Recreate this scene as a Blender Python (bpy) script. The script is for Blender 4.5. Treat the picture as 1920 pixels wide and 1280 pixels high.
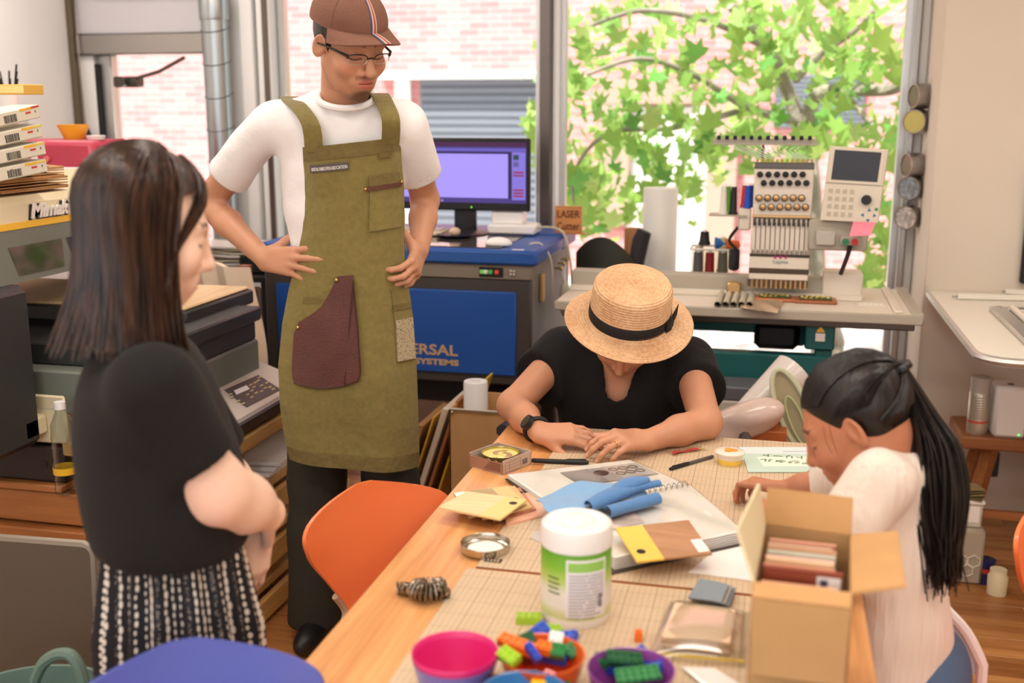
import bpy, math, random
import numpy as np
from mathutils import Matrix, Vector, Euler
PI = math.pi
random.seed(7)
for o in list(bpy.data.objects): bpy.data.objects.remove(o)
SC = bpy.context.scene
COL = SC.collection
# ------------------------------------------------------------------ camera
CAMH, PITCH, YAW, FPX = 1.55, math.radians(12.1), math.radians(13.6), 2050.0
cam_d = bpy.data.cameras.new('camera'); cam = bpy.data.objects.new('camera', cam_d); COL.objects.link(cam)
cam.location = (0, 0, CAMH); cam.rotation_euler = (PI/2 - PITCH, 0, YAW)
cam_d.sensor_width = 36; cam_d.lens = FPX/1920*36; cam_d.clip_start = .05
cam_d.dof.use_dof = True; cam_d.dof.focus_distance = 2.75; cam_d.dof.aperture_fstop = 2.5
SC.camera = cam
# ------------------------------------------------------------------ world, sun, ceiling lamps, exposure
W = bpy.data.worlds.new('sky'); SC.world = W; W.use_nodes = True
wn = W.node_tree.nodes; wl = W.node_tree.links
bg = wn['Background']; bg.inputs[0].default_value = (.86, .93, 1.0, 1); bg.inputs[1].default_value = 1.7
def light(name, kind, loc, rot, energy, color, **kw):
    d = bpy.data.lights.new(name, kind); d.energy = energy; d.color = color
    for k, v in kw.items(): setattr(d, k, v)
    o = bpy.data.objects.new(name, d); COL.objects.link(o); o.location = loc; o.rotation_euler = rot
    return o
light('sun', 'SUN', (0, -5, 12), Euler((math.radians(40), 0, math.radians(-32))), 6.5, (1, .96, .93), angle=.02)
CEIL = 2.85
LAMPS = [(-1.9, .9), (-.2, .9), (1.4, .9), (-2.6, 3.75), (-1.9, 2.6), (-.2, 2.6), (1.4, 2.6), (-.2, -1.0), (-1.9, -1.0)]  # the fourth lamp is an added one that brightens the back left corner
for i, (lx, ly) in enumerate(LAMPS):
    light('ceiling_lamp_light', 'AREA', (lx, ly, CEIL-.16), (0, 0, 0), 9.2, (1, .94, .87), shape='RECTANGLE', size=1.1, size_y=.22)
vs = SC.view_settings
vs.view_transform = 'Standard'; vs.look = 'None'; vs.exposure = .4; vs.gamma = 1; vs.use_curve_mapping = False
SC.cycles.max_bounces = 7; SC.cycles.transparent_max_bounces = 16
SC.cycles.caustics_reflective = False; SC.cycles.caustics_refractive = False
SC.cycles.sample_clamp_indirect = 4
# ------------------------------------------------------------------ pixel helpers (photo pixel -> point in the room)
def ray(px, py):
    x = (px-960)/FPX; y = -(py-640)/FPX
    c, s = math.cos(PITCH), math.sin(PITCH)
    dx, dy, dz = x, y*s+c, y*c-s
    c, s = math.cos(YAW), math.sin(YAW)
    return Vector((dx*c-dy*s, dx*s+dy*c, dz))
O3 = Vector((0, 0, CAMH))
def atz(px, py, z): d = ray(px, py); return O3+d*((z-CAMH)/d.z)
def aty(px, py, y): d = ray(px, py); return O3+d*(y/d.y)
def atx(px, py, x): d = ray(px, py); return O3+d*(x/d.x)
# ------------------------------------------------------------------ materials
def srgb(r, g, b):
    f = lambda v: (v/255/12.92) if v/255 <= .04045 else ((v/255+.055)/1.055)**2.4
    return (f(r), f(g), f(b), 1)
MATS = {}
def newmat(name):
    m = bpy.data.materials.new(name); m.use_nodes = True
    nt = m.node_tree; b = nt.nodes['Principled BSDF']
    MATS[name] = m
    return m, nt, b
def M(name, col, rough=.5, metal=0., spec=.5, vary=None, bump=None, coat=0., trans=0., alpha=1., sheen=0., emit=None, sss=0., ior=1.45, stretch=None):
    if name in MATS: return MATS[name]
    m, nt, b = newmat(name)
    col = srgb(*col)
    b.inputs['Base Color'].default_value = col; b.inputs['Roughness'].default_value = rough
    b.inputs['Metallic'].default_value = metal; b.inputs['Specular IOR Level'].default_value = spec
    b.inputs['Coat Weight'].default_value = coat; b.inputs['Transmission Weight'].default_value = trans
    b.inputs['Alpha'].default_value = alpha; b.inputs['Sheen Weight'].default_value = sheen; b.inputs['IOR'].default_value = ior
    if sss: b.inputs['Subsurface Weight'].default_value = sss; b.inputs['Subsurface Radius'].default_value = (.02, .008, .004); b.inputs['Subsurface Scale'].default_value = .5
    if emit: b.inputs['Emission Color'].default_value = srgb(*emit[0]); b.inputs['Emission Strength'].default_value = emit[1]
    N, L = nt.nodes.new, nt.links.new
    if vary or bump:
        tc = N('ShaderNodeTexCoord'); src = tc.outputs['Object']
        if stretch:
            mp = N('ShaderNodeMapping'); mp.inputs['Scale'].default_value = stretch; L(src, mp.inputs[0]); src = mp.outputs[0]
    if vary:
        sc, amt = vary
        n = N('ShaderNodeTexNoise'); n.inputs['Scale'].default_value = sc; n.inputs['Detail'].default_value = 4; L(src, n.inputs[0])
        r = N('ShaderNodeValToRGB'); L(n.outputs[0], r.inputs[0])
        r.color_ramp.elements[0].position = .3; r.color_ramp.elements[1].position = .7
        r.color_ramp.elements[0].color = tuple(c*(1-amt) for c in col[:3])+(1,); r.color_ramp.elements[1].color = tuple(min(1, c*(1+amt)) for c in col[:3])+(1,)
        L(r.outputs[0], b.inputs['Base Color'])
    if bump:
        sc, st = bump
        n = N('ShaderNodeTexNoise'); n.inputs['Scale'].default_value = sc; n.inputs['Detail'].default_value = 5; L(src, n.inputs[0])
        bp = N('ShaderNodeBump'); bp.inputs['Strength'].default_value = st; bp.inputs['Distance'].default_value = .01; L(n.outputs[0], bp.inputs['Height']); L(bp.outputs[0], b.inputs['Normal'])
    return m
def wood(name, c1, c2, axis='x', sc=9., rough=.42, coat=0., stretch=14., detail=6):
    if name in MATS: return MATS[name]
    m, nt, b = newmat(name); N, L = nt.nodes.new, nt.links.new
    tc = N('ShaderNodeTexCoord'); mp = N('ShaderNodeMapping'); L(tc.outputs['Object'], mp.inputs[0])
    oi = N('ShaderNodeObjectInfo')
    mp.inputs['Scale'].default_value = {'x': (sc/stretch, sc, sc), 'y': (sc, sc/stretch, sc), 'z': (sc, sc, sc/stretch)}[axis]
    ad = N('ShaderNodeVectorMath'); ad.operation = 'MULTIPLY_ADD'
    cm = N('ShaderNodeCombineXYZ'); L(oi.outputs['Random'], cm.inputs[0]); L(oi.outputs['Random'], cm.inputs[1]); L(oi.outputs['Random'], cm.inputs[2])
    L(cm.outputs[0], ad.inputs[0]); ad.inputs[1].default_value = (37, 21, 53); L(mp.outputs[0], ad.inputs[2])
    n = N('ShaderNodeTexNoise'); n.inputs['Scale'].default_value = 1.6; n.inputs['Detail'].default_value = detail; n.inputs['Distortion'].default_value = .8; n.inputs['Roughness'].default_value = .62
    L(ad.outputs[0], n.inputs[0])
    n2 = N('ShaderNodeTexNoise'); n2.inputs['Scale'].default_value = 9; n2.inputs['Detail'].default_value = 3; L(ad.outputs[0], n2.inputs[0])
    r = N('ShaderNodeValToRGB'); L(n.outputs[0], r.inputs[0])
    r.color_ramp.elements[0].position = .32; r.color_ramp.elements[1].position = .68
    r.color_ramp.elements[0].color = srgb(*c1); r.color_ramp.elements[1].color = srgb(*c2)
    mx = N('ShaderNodeMixRGB'); mx.blend_type = 'MULTIPLY'; mx.inputs[0].default_value = .35; L(r.outputs[0], mx.inputs[1]); L(n2.outputs[0], mx.inputs[2])
    hs = N('ShaderNodeHueSaturation'); L(mx.outputs[0], hs.inputs['Color'])
    mr = N('ShaderNodeMapRange'); mr.inputs[3].default_value = 1.05; mr.inputs[4].default_value = 1.4; L(oi.outputs['Random'], mr.inputs[0]); L(mr.outputs[0], hs.inputs['Value'])
    L(hs.outputs[0], b.inputs['Base Color'])
    b.inputs['Roughness'].default_value = rough; b.inputs['Coat Weight'].default_value = coat; b.inputs['Coat Roughness'].default_value = .25
    bp = N('ShaderNodeBump'); bp.inputs['Strength'].default_value = .08; bp.inputs['Distance'].default_value = .004; L(n2.outputs[0], bp.inputs['Height']); L(bp.outputs[0], b.inputs['Normal'])
    return m
def glassy(name, tint=(255, 255, 255), fac=.1, rough=.02):
    if name in MATS: return MATS[name]
    m, nt, b = newmat(name); N, L = nt.nodes.new, nt.links.new
    t = N('ShaderNodeBsdfTransparent'); t.inputs[0].default_value = srgb(*tint)
    g = N('ShaderNodeBsdfGlossy'); g.inputs['Roughness'].default_value = rough
    fr = N('ShaderNodeLayerWeight'); fr.inputs[0].default_value = fac
    mx = N('ShaderNodeMixShader'); L(fr.outputs['Facing'], mx.inputs[0]); L(t.outputs[0], mx.inputs[1]); L(g.outputs[0], mx.inputs[2])
    ml = N('ShaderNodeMath'); ml.operation = 'MULTIPLY'; ml.inputs[1].default_value = .35; L(fr.outputs['Facing'], ml.inputs[0]); L(ml.outputs[0], mx.inputs[0])
    L(mx.outputs[0], nt.nodes['Material Output'].inputs[0]); nt.nodes.remove(b)
    return m
# ------------------------------------------------------------------ mesh builder
def shade(me, ang=38):
    me.polygons.foreach_set('use_smooth', [True]*len(me.polygons))
    try: me.set_sharp_from_angle(angle=math.radians(ang))
    except Exception: pass
class MB:
    def __init__(s): s.v = []; s.f = []; s.T = None; s.mi = []; s.cm = 0
    def add(s, vs, fs):
        b = len(s.v)
        if s.T is not None: vs = [s.T @ Vector(v) for v in vs]
        s.v += [tuple(v) for v in vs]; s.f += [tuple(i+b for i in f) for f in fs]; s.mi += [s.cm]*len(fs)
        return s
    def box(s, x0, x1, y0, y1, z0, z1, bev=0.):
        if bev <= 0:
            return s.add([(x0,y0,z0),(x1,y0,z0),(x1,y1,z0),(x0,y1,z0),(x0,y0,z1),(x1,y0,z1),(x1,y1,z1),(x0,y1,z1)],
                         [(0,3,2,1),(4,5,6,7),(0,1,5,4),(1,2,6,5),(2,3,7,6),(3,0,4,7)])
        c = ((x0+x1)/2, (y0+y1)/2, (z0+z1)/2); h = ((x1-x0)/2, (y1-y0)/2, (z1-z0)/2)
        bev = min(bev, min(h)*.98)
        vs = []; ix = {}
        for sx in (-1,1):
            for sy in (-1,1):
                for sz in (-1,1):
                    for a in range(3):
                        d = [h[0]-bev, h[1]-bev, h[2]-bev]; d[a] = h[a]
                        ix[(sx,sy,sz,a)] = len(vs); vs.append((c[0]+sx*d[0], c[1]+sy*d[1], c[2]+sz*d[2]))
        fs = []
        for a in range(3):
            b_, c_ = (a+1) % 3, (a+2) % 3
            for sg in (-1,1):
                q = []
                for (p, r) in ((-1,-1),(1,-1),(1,1),(-1,1)):
                    k = [0,0,0]; k[a] = sg; k[b_] = p; k[c_] = r; q.append(ix[(k[0],k[1],k[2],a)])
                fs.append(tuple(q if sg > 0 else q[::-1]))
            for p in (-1,1):
                for r in (-1,1):
                    k0 = [0,0,0]; k1 = [0,0,0]; k0[a] = -1; k1[a] = 1
                    for k in (k0, k1): k[b_] = p; k[c_] = r
                    q = [ix[(*k0,b_)], ix[(*k1,b_)], ix[(*k1,c_)], ix[(*k0,c_)]]
                    fs.append(tuple(q if p*r < 0 else q[::-1]))
        for sx in (-1,1):
            for sy in (-1,1):
                for sz in (-1,1):
                    q = [ix[(sx,sy,sz,a)] for a in range(3)]
                    fs.append(tuple(q if sx*sy*sz > 0 else q[::-1]))
        return s.add(vs, fs)
    def tube(s, path, r, n=8, caps=True, flat=1.0):
        P = [Vector(p) for p in path]; m = len(P)
        R = r if isinstance(r, (list, tuple)) else [r]*m
        vs = []; up = None
        for i, p in enumerate(P):
            t = (P[min(i+1, m-1)]-P[max(i-1, 0)])
            if t.length < 1e-9: t = Vector((0,0,1))
            t.normalize()
            if up is None:
                up = Vector((0,0,1)) if abs(t.z) < .9 else Vector((1,0,0))
            u = up - t*up.dot(t)
            if u.length < 1e-6: u = t.orthogonal()
            u.normalize(); w = t.cross(u); up = u
            for k in range(n):
                a = 2*PI*k/n
                vs.append(p+u*(R[i]*math.cos(a)*flat)+w*(R[i]*math.sin(a)))
        fs = [(i*n+k, i*n+(k+1) % n, (i+1)*n+(k+1) % n, (i+1)*n+k) for i in range(m-1) for k in range(n)]
        if caps: fs += [tuple(range(n))[::-1], tuple(range((m-1)*n, m*n))]
        return s.add(vs, fs)
    def cyl(s, a, b, r, r2=None, n=20): return s.tube([a, b], [r, r if r2 is None else r2], n)
    def lathe(s, prof, n=32, c=(0,0,0), arc=2*PI):
        full = abs(arc-2*PI) < 1e-6; m = n if full else n+1
        vs = [(c[0]+r*math.cos(arc*k/n), c[1]+r*math.sin(arc*k/n), c[2]+z) for (r, z) in prof for k in range(m)]
        fs = []
        for i in range(len(prof)-1):
            for k in range(n):
                k2 = (k+1) % m
                fs.append((i*m+k, i*m+k2, (i+1)*m+k2, (i+1)*m+k))
        if full and prof[0][0] > 1e-6 and s_close(prof) is False: pass
        return s.add(vs, fs)
    def prism(s, poly, z0, z1):
        n = len(poly)
        return s.add([(x,y,z0) for x,y in poly]+[(x,y,z1) for x,y in poly],
                     [tuple(range(n))[::-1], tuple(range(n,2*n))]+[(i,(i+1)%n,n+(i+1)%n,n+i) for i in range(n)])
    def sphere(s, c, r, n=16, m=10):
        r = r if isinstance(r, (tuple, list)) else (r,r,r)
        vs = [(c[0]+r[0]*math.sin(PI*i/m)*math.cos(2*PI*k/n), c[1]+r[1]*math.sin(PI*i/m)*math.sin(2*PI*k/n), c[2]-r[2]*math.cos(PI*i/m)) for i in range(m+1) for k in range(n)]
        return s.add(vs, [(i*n+k, i*n+(k+1)%n, (i+1)*n+(k+1)%n, (i+1)*n+k) for i in range(m) for k in range(n)])
    def grid(s, fn, nu, nv, wrap=False):
        vs = [fn(i/nu, j/nv) for j in range(nv+1) for i in range(nu+1)]
        return s.add(vs, [(j*(nu+1)+i, j*(nu+1)+i+1, (j+1)*(nu+1)+i+1, (j+1)*(nu+1)+i) for j in range(nv) for i in range(nu)])
    def sheet(s, fn, nu, nv, th):
        A = [[Vector(fn(i/nu, j/nv)) for i in range(nu+1)] for j in range(nv+1)]
        top = []; bot = []
        for j in range(nv+1):
            for i in range(nu+1):
                du = A[j][min(i+1,nu)]-A[j][max(i-1,0)]; dv = A[min(j+1,nv)][i]-A[max(j-1,0)][i]
                nn = du.cross(dv)
                nn = nn.normalized() if nn.length > 1e-12 else Vector((0,0,1))
                top.append(A[j][i]+nn*th/2); bot.append(A[j][i]-nn*th/2)
        K = len(top); w = nu+1; fs = []
        for j in range(nv):
            for i in range(nu):
                a = j*w+i; fs += [(a,a+1,a+w+1,a+w), (K+a,K+a+w,K+a+w+1,K+a+1)]
        ring = [i for i in range(w)]+[j*w+nu for j in range(1,nv+1)]+[nv*w+i for i in range(nu-1,-1,-1)]+[j*w for j in range(nv-1,0,-1)]
        for a, b in zip(ring, ring[1:]+ring[:1]): fs.append((b,a,K+a,K+b))
        return s.add(top+bot, fs)
    def mesh(s, name, ang=38):
        me = bpy.data.meshes.new(name); me.from_pydata(s.v, [], s.f); me.update()
        shade(me, ang)
        return me
    def build(s, name, mat, parent=None, ang=38, loc=None):
        me = s.mesh(name, ang)
        for m in (mat if isinstance(mat, (list, tuple)) else [mat]): me.materials.append(m)
        if isinstance(mat, (list, tuple)): me.polygons.foreach_set('material_index', s.mi)
        o = bpy.data.objects.new(name, me); COL.objects.link(o)
        if parent is not None: o.parent = parent
        if loc is not None: o.location = loc
        return o
def s_close(p): return True
def obj(name, me, mat=None, parent=None, loc=(0,0,0), rot=(0,0,0)):
    o = bpy.data.objects.new(name, me); COL.objects.link(o); o.location = loc; o.rotation_euler = rot
    if mat and not me.materials: me.materials.append(mat)
    if parent is not None: o.parent = parent
    return o
def tag(o, label, cat, group=None):
    o['label'] = label; o['category'] = cat
    if group: o['group'] = group
    return o
def struct(o): o['kind'] = 'structure'; return o
def thing(name, label, cat, loc=(0,0,0), rz=0., group=None, rot=None):
    o = bpy.data.objects.new(name, None); COL.objects.link(o); o.location = loc; o.rotation_euler = rot if rot else (0,0,rz); o.empty_display_size = .05
    return tag(o, label, cat, group)
def dup(root, loc, rz, label=None, group=None):
    r = root.copy(); COL.objects.link(r); r.location = loc; r.rotation_euler = (0,0,rz)
    if label: r['label'] = label
    if group: r['group'] = group
    for ch in list(root.children):
        c = ch.copy(); COL.objects.link(c); c.parent = r
        for g in list(ch.children):
            d = g.copy(); COL.objects.link(d); d.parent = c
    return r
def text(s, size, name, mat, parent, loc, rot, ext=.0006, align='LEFT', sx=1., shear=0., bold=0.):
    cu = bpy.data.curves.new(name, 'FONT'); cu.body = s; cu.size = size; cu.extrude = ext; cu.align_x = align; cu.resolution_u = 3; cu.shear = shear; cu.offset = bold
    t = bpy.data.objects.new(name, cu); COL.objects.link(t)
    dg = bpy.context.evaluated_depsgraph_get(); me = bpy.data.meshes.new_from_object(t.evaluated_get(dg))
    bpy.data.objects.remove(t); me.materials.clear(); me.materials.append(mat); me.name = name
    o = bpy.data.objects.new(name, me); COL.objects.link(o); o.location = loc; o.rotation_euler = rot; o.scale = (sx,1,1)
    if parent is not None: o.parent = parent
    return o
def smoothstep(a, b, x):
    t = min(1, max(0, (x-a)/(b-a))); return t*t*(3-2*t)
def interp(x, xs, ys):
    return float(np.interp(x, xs, ys))
def spline(pts, n):
    P = [Vector(p) for p in pts]; out = []
    m = len(P)
    for i in range(n+1):
        t = i/n*(m-1); k = min(int(t), m-2); u = t-k
        p0, p1, p2, p3 = P[max(k-1,0)], P[k], P[k+1], P[min(k+2,m-1)]
        out.append(.5*((2*p1)+(p2-p0)*u+(2*p0-5*p1+4*p2-p3)*u*u+(3*p1-p0-3*p2+p3)*u**3))
    return out
# ------------------------------------------------------------------ room shell
XL, XR, YB, YF, YP = -3.29, 2.7, 4.75, -2.6, 4.3
m_wall = M('white_wall_paint', (250, 248, 246), .75, bump=(60, .05))
m_wallr = M('beige_wall_paint', (218, 205, 188), .7, bump=(60, .05))
m_ceil = M('ceiling_paint', (240, 236, 230), .8)
m_steel = M('brushed_steel', (168, 164, 160), .32, 1., bump=(180, .04), stretch=(.05, 1, 1))
m_alu = M('aluminium_frame', (208, 208, 206), .38, .85)
m_bronze = M('dark_metal_post', (112, 104, 98), .35, .85)
m_whitef = M('white_frame_enamel', (240, 240, 238), .45)
m_glass = glassy('window_glass', (250, 255, 252), .08)
floor = struct(MB().box(XL-.1, XR+.1, YF, YB, -.12, -.012).build('floor', M('subfloor', (60, 40, 25), .8)))
m_plank = wood('oak_floor_plank', (150, 92, 46), (206, 148, 88), 'x', 7., .38)
rnd = random.Random(3)
pl_me = {}
yy = .55; row = 0
while yy < YB:
    w = .118; x = XL-rnd.random()*.9
    while x < XR:
        Ln = rnd.choice((.9, 1.2, 1.5)); x0, x1 = max(x, XL), min(x+Ln, XR)
        if x1-x0 > .05:
            key = round(x1-x0, 3)
            if key not in pl_me: pl_me[key] = MB().box(0, x1-x0-.002, 0, w-.002, -.012, 0, .0015).mesh('plank')
            obj('plank', pl_me[key], m_plank, floor, (x0, yy, 0))
        x += Ln
    yy += w
struct(MB().box(XL-.1, XR+.1, YF, .548, -.012, 0).build('floor', m_plank))
struct(MB().box(XL-.2, XR+.2, YF, YB+.25, CEIL, CEIL+.15).build('ceiling', m_ceil))
struct(MB().box(XL-.15, XL, YF, YB+.15, 0, CEIL).build('wall_left', m_wall))
struct(MB().box(XR, XR+.15, YF, YB, 0, CEIL).build('wall_right', m_wallr))
struct(MB().box(.55, XR, YP, YB+.15, 0, CEIL, .004).build('wall_pillar', m_wallr))
# wall behind the viewer: a shop front with wide open glazing
w = MB(); w.box(XL, XR, YF-.15, YF, 2.55, CEIL); w.box(XL, XR, YF-.15, YF, 0, .35)
for x in (XL, -1.4, .6, XR-.12): w.box(x, x+.12, YF-.15, YF, .35, 2.55)
struct(w.build('wall_front', m_wall))
# rear wall: sill, lintel, pier left of the windows
ZS, ZT = .22, 2.5
w = MB(); w.box(-2.41, .55, YB, YB+.15, 0, ZS); w.box(-2.41, .55, YB, YB+.15, ZT, CEIL); w.box(-2.575, -2.41, YB, YB+.15, 0, CEIL); w.box(XL, -2.575, YB+.05, YB+.15, 2.4, CEIL)
struct(w.build('wall_back', m_wall))
def window(n, x0, x1):
    g = MB(); t = .035
    g.box(x0, x1, YB+.05, YB+.10, ZS, ZS+t, .004); g.box(x0, x1, YB+.05, YB+.10, ZT-t, ZT, .004)
    g.box(x0, x0+t, YB+.05, YB+.10, ZS, ZT, .004); g.box(x1-t, x1, YB+.05, YB+.10, ZS, ZT, .004)
    f = struct(g.build('window_%d' % n, m_alu))
    MB().box(x0+t, x1-t, YB+.073, YB+.079, ZS+t, ZT-t).build('pane', m_glass, f)
window(1, -2.27, -1.02); window(2, -.955, .5)
struct(MB().box(-2.41, -2.345, YB-.05, YB+.12, ZS, ZT, .006).build('trim_1', m_whitef))
struct(MB().box(-2.335, -2.27, YB-.03, YB+.12, ZS, ZT, .006).build('trim_2', m_whitef))
struct(MB().box(-2.3, -2.275, YB-.045, YB-.03, ZS, ZT, .003).build('trim_3', m_bronze))
struct(MB().box(-1.018, -.966, YB-.05, YB+.12, ZS, ZT, .006).build('trim_4', m_bronze))
struct(MB().box(-.966, -.945, YB-.02, YB+.12, ZS, ZT, .004).build('trim_5', m_whitef))
struct(MB().box(.49, .515, YB-.05, YB+.12, ZS, ZT, .004).build('trim_6', m_steel))
struct(MB().box(.515, .55, YB-.02, YB+.12, ZS, ZT, .004).build('trim_7', m_whitef))
# door on the left of the rear wall
struct(MB().box(XL, -2.575, YB-.02, YB+.08, 1.885, 2.45, .004).build('wall_door_panel', M('white_panel', (206, 203, 207), .5)))
struct(MB().box(XL, -2.575, YB-.045, YB+.1, 1.79, 1.885, .006).build('trim_8', m_steel))
struct(MB().box(XL, XL+.03, YB-.06, YB-.02, 0, 2.45, .004).build('trim_9', M('dark_wood_edge', (96, 84, 62), .5)))
d = MB(); d.box(XL+.1, XL+.17, YB+.02, YB+.08, .02, 1.79, .004); d.box(-2.625, -2.575, YB+.02, YB+.08, .02, 1.79, .004); d.box(XL+.17, -2.625, YB+.02, YB+.08, .02, .14, .004)
door = struct(d.build('door_1', m_alu))
MB().box(XL+.17, -2.625, YB+.045, YB+.051, .14, 1.79).build('pane', m_glass, door)
MB().box(XL+.075, XL+.118, YB-.01, YB+.03, .05, 1.75, .004).build('gasket_strip', M('black_rubber', (22, 21, 22), .6), door)
cl = MB(); cl.box(-3.06, -2.94, YB-.07, YB+.01, 1.64, 1.69, .008); cl.tube([(-2.95, YB-.05, 1.68), (-2.82, YB-.06, 1.71), (-2.7, YB-.03, 1.775)], .009, 6); cl.cyl((-3.0, YB-.07, 1.665), (-3.0, YB-.1, 1.665), .024)
cl.build('door_closer', M('closer_grey', (84, 78, 72), .4, .6), door)
MB().box(XL, XL+.1, YB-.015, YB+.06, 0, 1.79, .003).build('jamb', m_whitef, door)
# ceiling lamps that light the room, one added to brighten the back left
lp = MB().box(-.6, .6, -.14, .14, -.12, 0, .01).mesh('housing'); ld = MB().box(-.57, .57, -.12, .12, -.13, -.12).mesh('diffuser')
m_lampd = M('lamp_diffuser', (255, 240, 215), .6, emit=((255, 226, 190), 1.5))
for i, (lx, ly) in enumerate(LAMPS):
    t = thing('ceiling_lamp', 'white ceiling lamp with warm diffuser, '+('above the standing person in black', 'above the near end of the table', 'above the floor right of the table', 'added above the red toolbox to brighten the corner', 'above the flatbed printer', 'above the far end of the table', 'above the white desk', 'in the middle behind the viewer', 'at the left behind the viewer')[i], 'lamp', (lx, ly, CEIL), 0, 'ceiling lamps')
    obj('housing', lp, m_whitef, t); obj('diffuser', ld, m_lampd, t)
# ------------------------------------------------------------------ outdoors
YFA = 11.0
struct(MB().box(-30, 30, YB+.15, 40, -.25, -.15).build('ground_outside', M('pale_paving', (214, 208, 202), .8, vary=(3, .08))))
def brickmat():
    m, nt, b = newmat('pale_pink_brick'); N, L = nt.nodes.new, nt.links.new
    tc = N('ShaderNodeTexCoord'); mp = N('ShaderNodeMapping'); mp.inputs['Rotation'].default_value = (PI/2, 0, 0); L(tc.outputs['Object'], mp.inputs[0])
    br = N('ShaderNodeTexBrick'); br.inputs['Scale'].default_value = 4.2; br.inputs['Color1'].default_value = srgb(192, 118, 118); br.inputs['Color2'].default_value = srgb(206, 142, 140); br.inputs['Mortar'].default_value = srgb(212, 178, 176)
    br.inputs['Mortar Size'].default_value = .012; br.inputs['Brick Width'].default_value = .9; br.inputs['Row Height'].default_value = .28
    L(mp.outputs[0], br.inputs[0]); L(br.outputs[0], b.inputs['Base Color']); b.inputs['Roughness'].default_value = .85
    return m
fac = thing('brick_building', 'pale pink brick building with grey shutters across the street', 'building', (0, YFA, -.15))
MB().box(-14, 12, 0, .6, 0, 11).build('wall', brickmat(), fac)
m_shut = M('grey_shutter', (112, 112, 122), .5); m_conc = M('white_concrete', (232, 230, 228), .7)
def fz(px, py, dy=0): p = aty(px, py, YFA+dy); return p.x, p.z+.15
def shutter(pa, pb, n, frame=True):
    x0, z1 = fz(*pa); x1, z0 = fz(*pb)
    s = MB().box(x0, x1, -.03, .05, z0, z1).build('shutter', m_shut, fac)
    h = (z1-z0)/n
    sl = MB().box(0, x1-x0, -.03, 0, 0, h*.8, .006).mesh('slat')
    for i in range(n): obj('slat', sl, m_shut, s, (x0, -.03, z0+h*(i+.1)))
shutter((790, 148), (1040, 258+240), 24)
shutter((1455, 140), (1617, 240), 12)
x0, z1 = fz(715, 137); x1, z0 = fz(1040, 148)
MB().box(x0, x1, -.28, 0, z0, z1, .01).build('ledge', m_conc, fac)
x0, z1 = fz(742, 150); x1, z0 = fz(782, 700)
MB().box(x0, x1, -.06, .02, 0, z1, .01).build('pilaster', m_conc, fac)
for pa, pb in (((1128, 150), (1300, 196)), ((1128, 196), (1180, 420)), ((1330, 190), (1372, 560))):
    x0, z1 = fz(*pa); x1, z0 = fz(*pb); MB().box(x0, x1, -.12, .02, z0, z1, .01).build('brown_trim', M('pale_brown_trim', (170, 138, 124), .7), fac)
x0, z1 = fz(1180, 200); x1, z0 = fz(1330, 560)
MB().box(x0, x1, -.04, .03, 0, z1).build('doorway', M('pale_doorway', (206, 196, 190), .6), fac)
# the tree outside the window
tree = thing('street_tree', 'leafy green maple-like tree standing outside the workshop window', 'tree', (.35, 7.2, -.15))
TB = Vector((.35, 7.2, -.15))
m_bark = M('tree_bark', (150, 136, 124), .8, vary=(8, .3), bump=(30, .5))
def br(pts, r0, r1, depth=0):
    P = [aty(a, b, y)-TB for a, b, y in pts]; Q = spline(P, 6*(len(P)-1)); n = len(Q)
    MB().tube(Q, [r0+(r1-r0)*i/(n-1) for i in range(n)], 8).build('branch', m_bark, tree)
    return Q
limbs = []
limbs.append(br([(1530, 520, 7.0), (1520, 330, 7.0), (1500, 240, 7.0), (1480, 180, 7.0), (1440, 90, 6.8), (1370, 10, 6.6)], .062, .03))
limbs.append(br([(1515, 250, 7.0), (1530, 180, 6.9), (1600, 170, 6.7), (1680, 165, 6.5), (1730, 110, 6.3)], .05, .025))
limbs.append(br([(1490, 150, 6.9), (1540, 100, 6.8), (1600, 60, 6.6), (1640, 20, 6.5)], .03, .012))
limbs.append(br([(1500, 230, 7.0), (1400, 200, 6.7), (1300, 140, 6.4), (1200, 110, 6.2), (1100, 140, 6.0)], .03, .008))
limbs.append(br([(1440, 90, 6.8), (1330, 40, 6.4), (1200, 20, 6.2), (1080, 60, 6.0)], .025, .008))
limbs.append(br([(1380, 210, 6.7), (1260, 240, 6.3), (1140, 250, 6.1), (1075, 330, 6.0), (1090, 440, 6.0)], .02, .006))
limbs.append(br([(1580, 170, 6.8), (1650, 260, 6.6), (1690, 380, 6.5), (1660, 500, 6.5)], .02, .006))
p = aty(1530, 520, 7.0); MB().tube([p-TB, Vector((.05, .1, .2)), Vector((0, 0, 0))], [.062, .075, .1], 10).build('trunk', m_bark, tree)
def leafmesh(k):
    r = random.Random(k); lobes = []
    for a, l in ((-2.2, .35), (-1.75, .62), (-1.25, .42), (-.85, .86), (-.4, .52), (0, 1.05), (.4, .52), (.85, .86), (1.25, .42), (1.75, .62), (2.2, .35)):
        l *= r.uniform(.9, 1.1); lobes.append((math.sin(a)*l, math.cos(a)*l+.15, -.22*l*l+.06*math.cos(a*3)))
    vs = [(0, -.05, 0), (0, .25, .05)]+lobes
    fs = [(1, i+1, i) for i in range(2, len(vs)-1)]+[(0, 1, 2), (0, len(vs)-1, 1)]
    b = MB(); b.add(vs, fs); b.tube([(0, -.6, -.1), (0, -.2, 0), (0, .1, .03)], [.012, .014, .01], 4)
    return b
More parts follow.
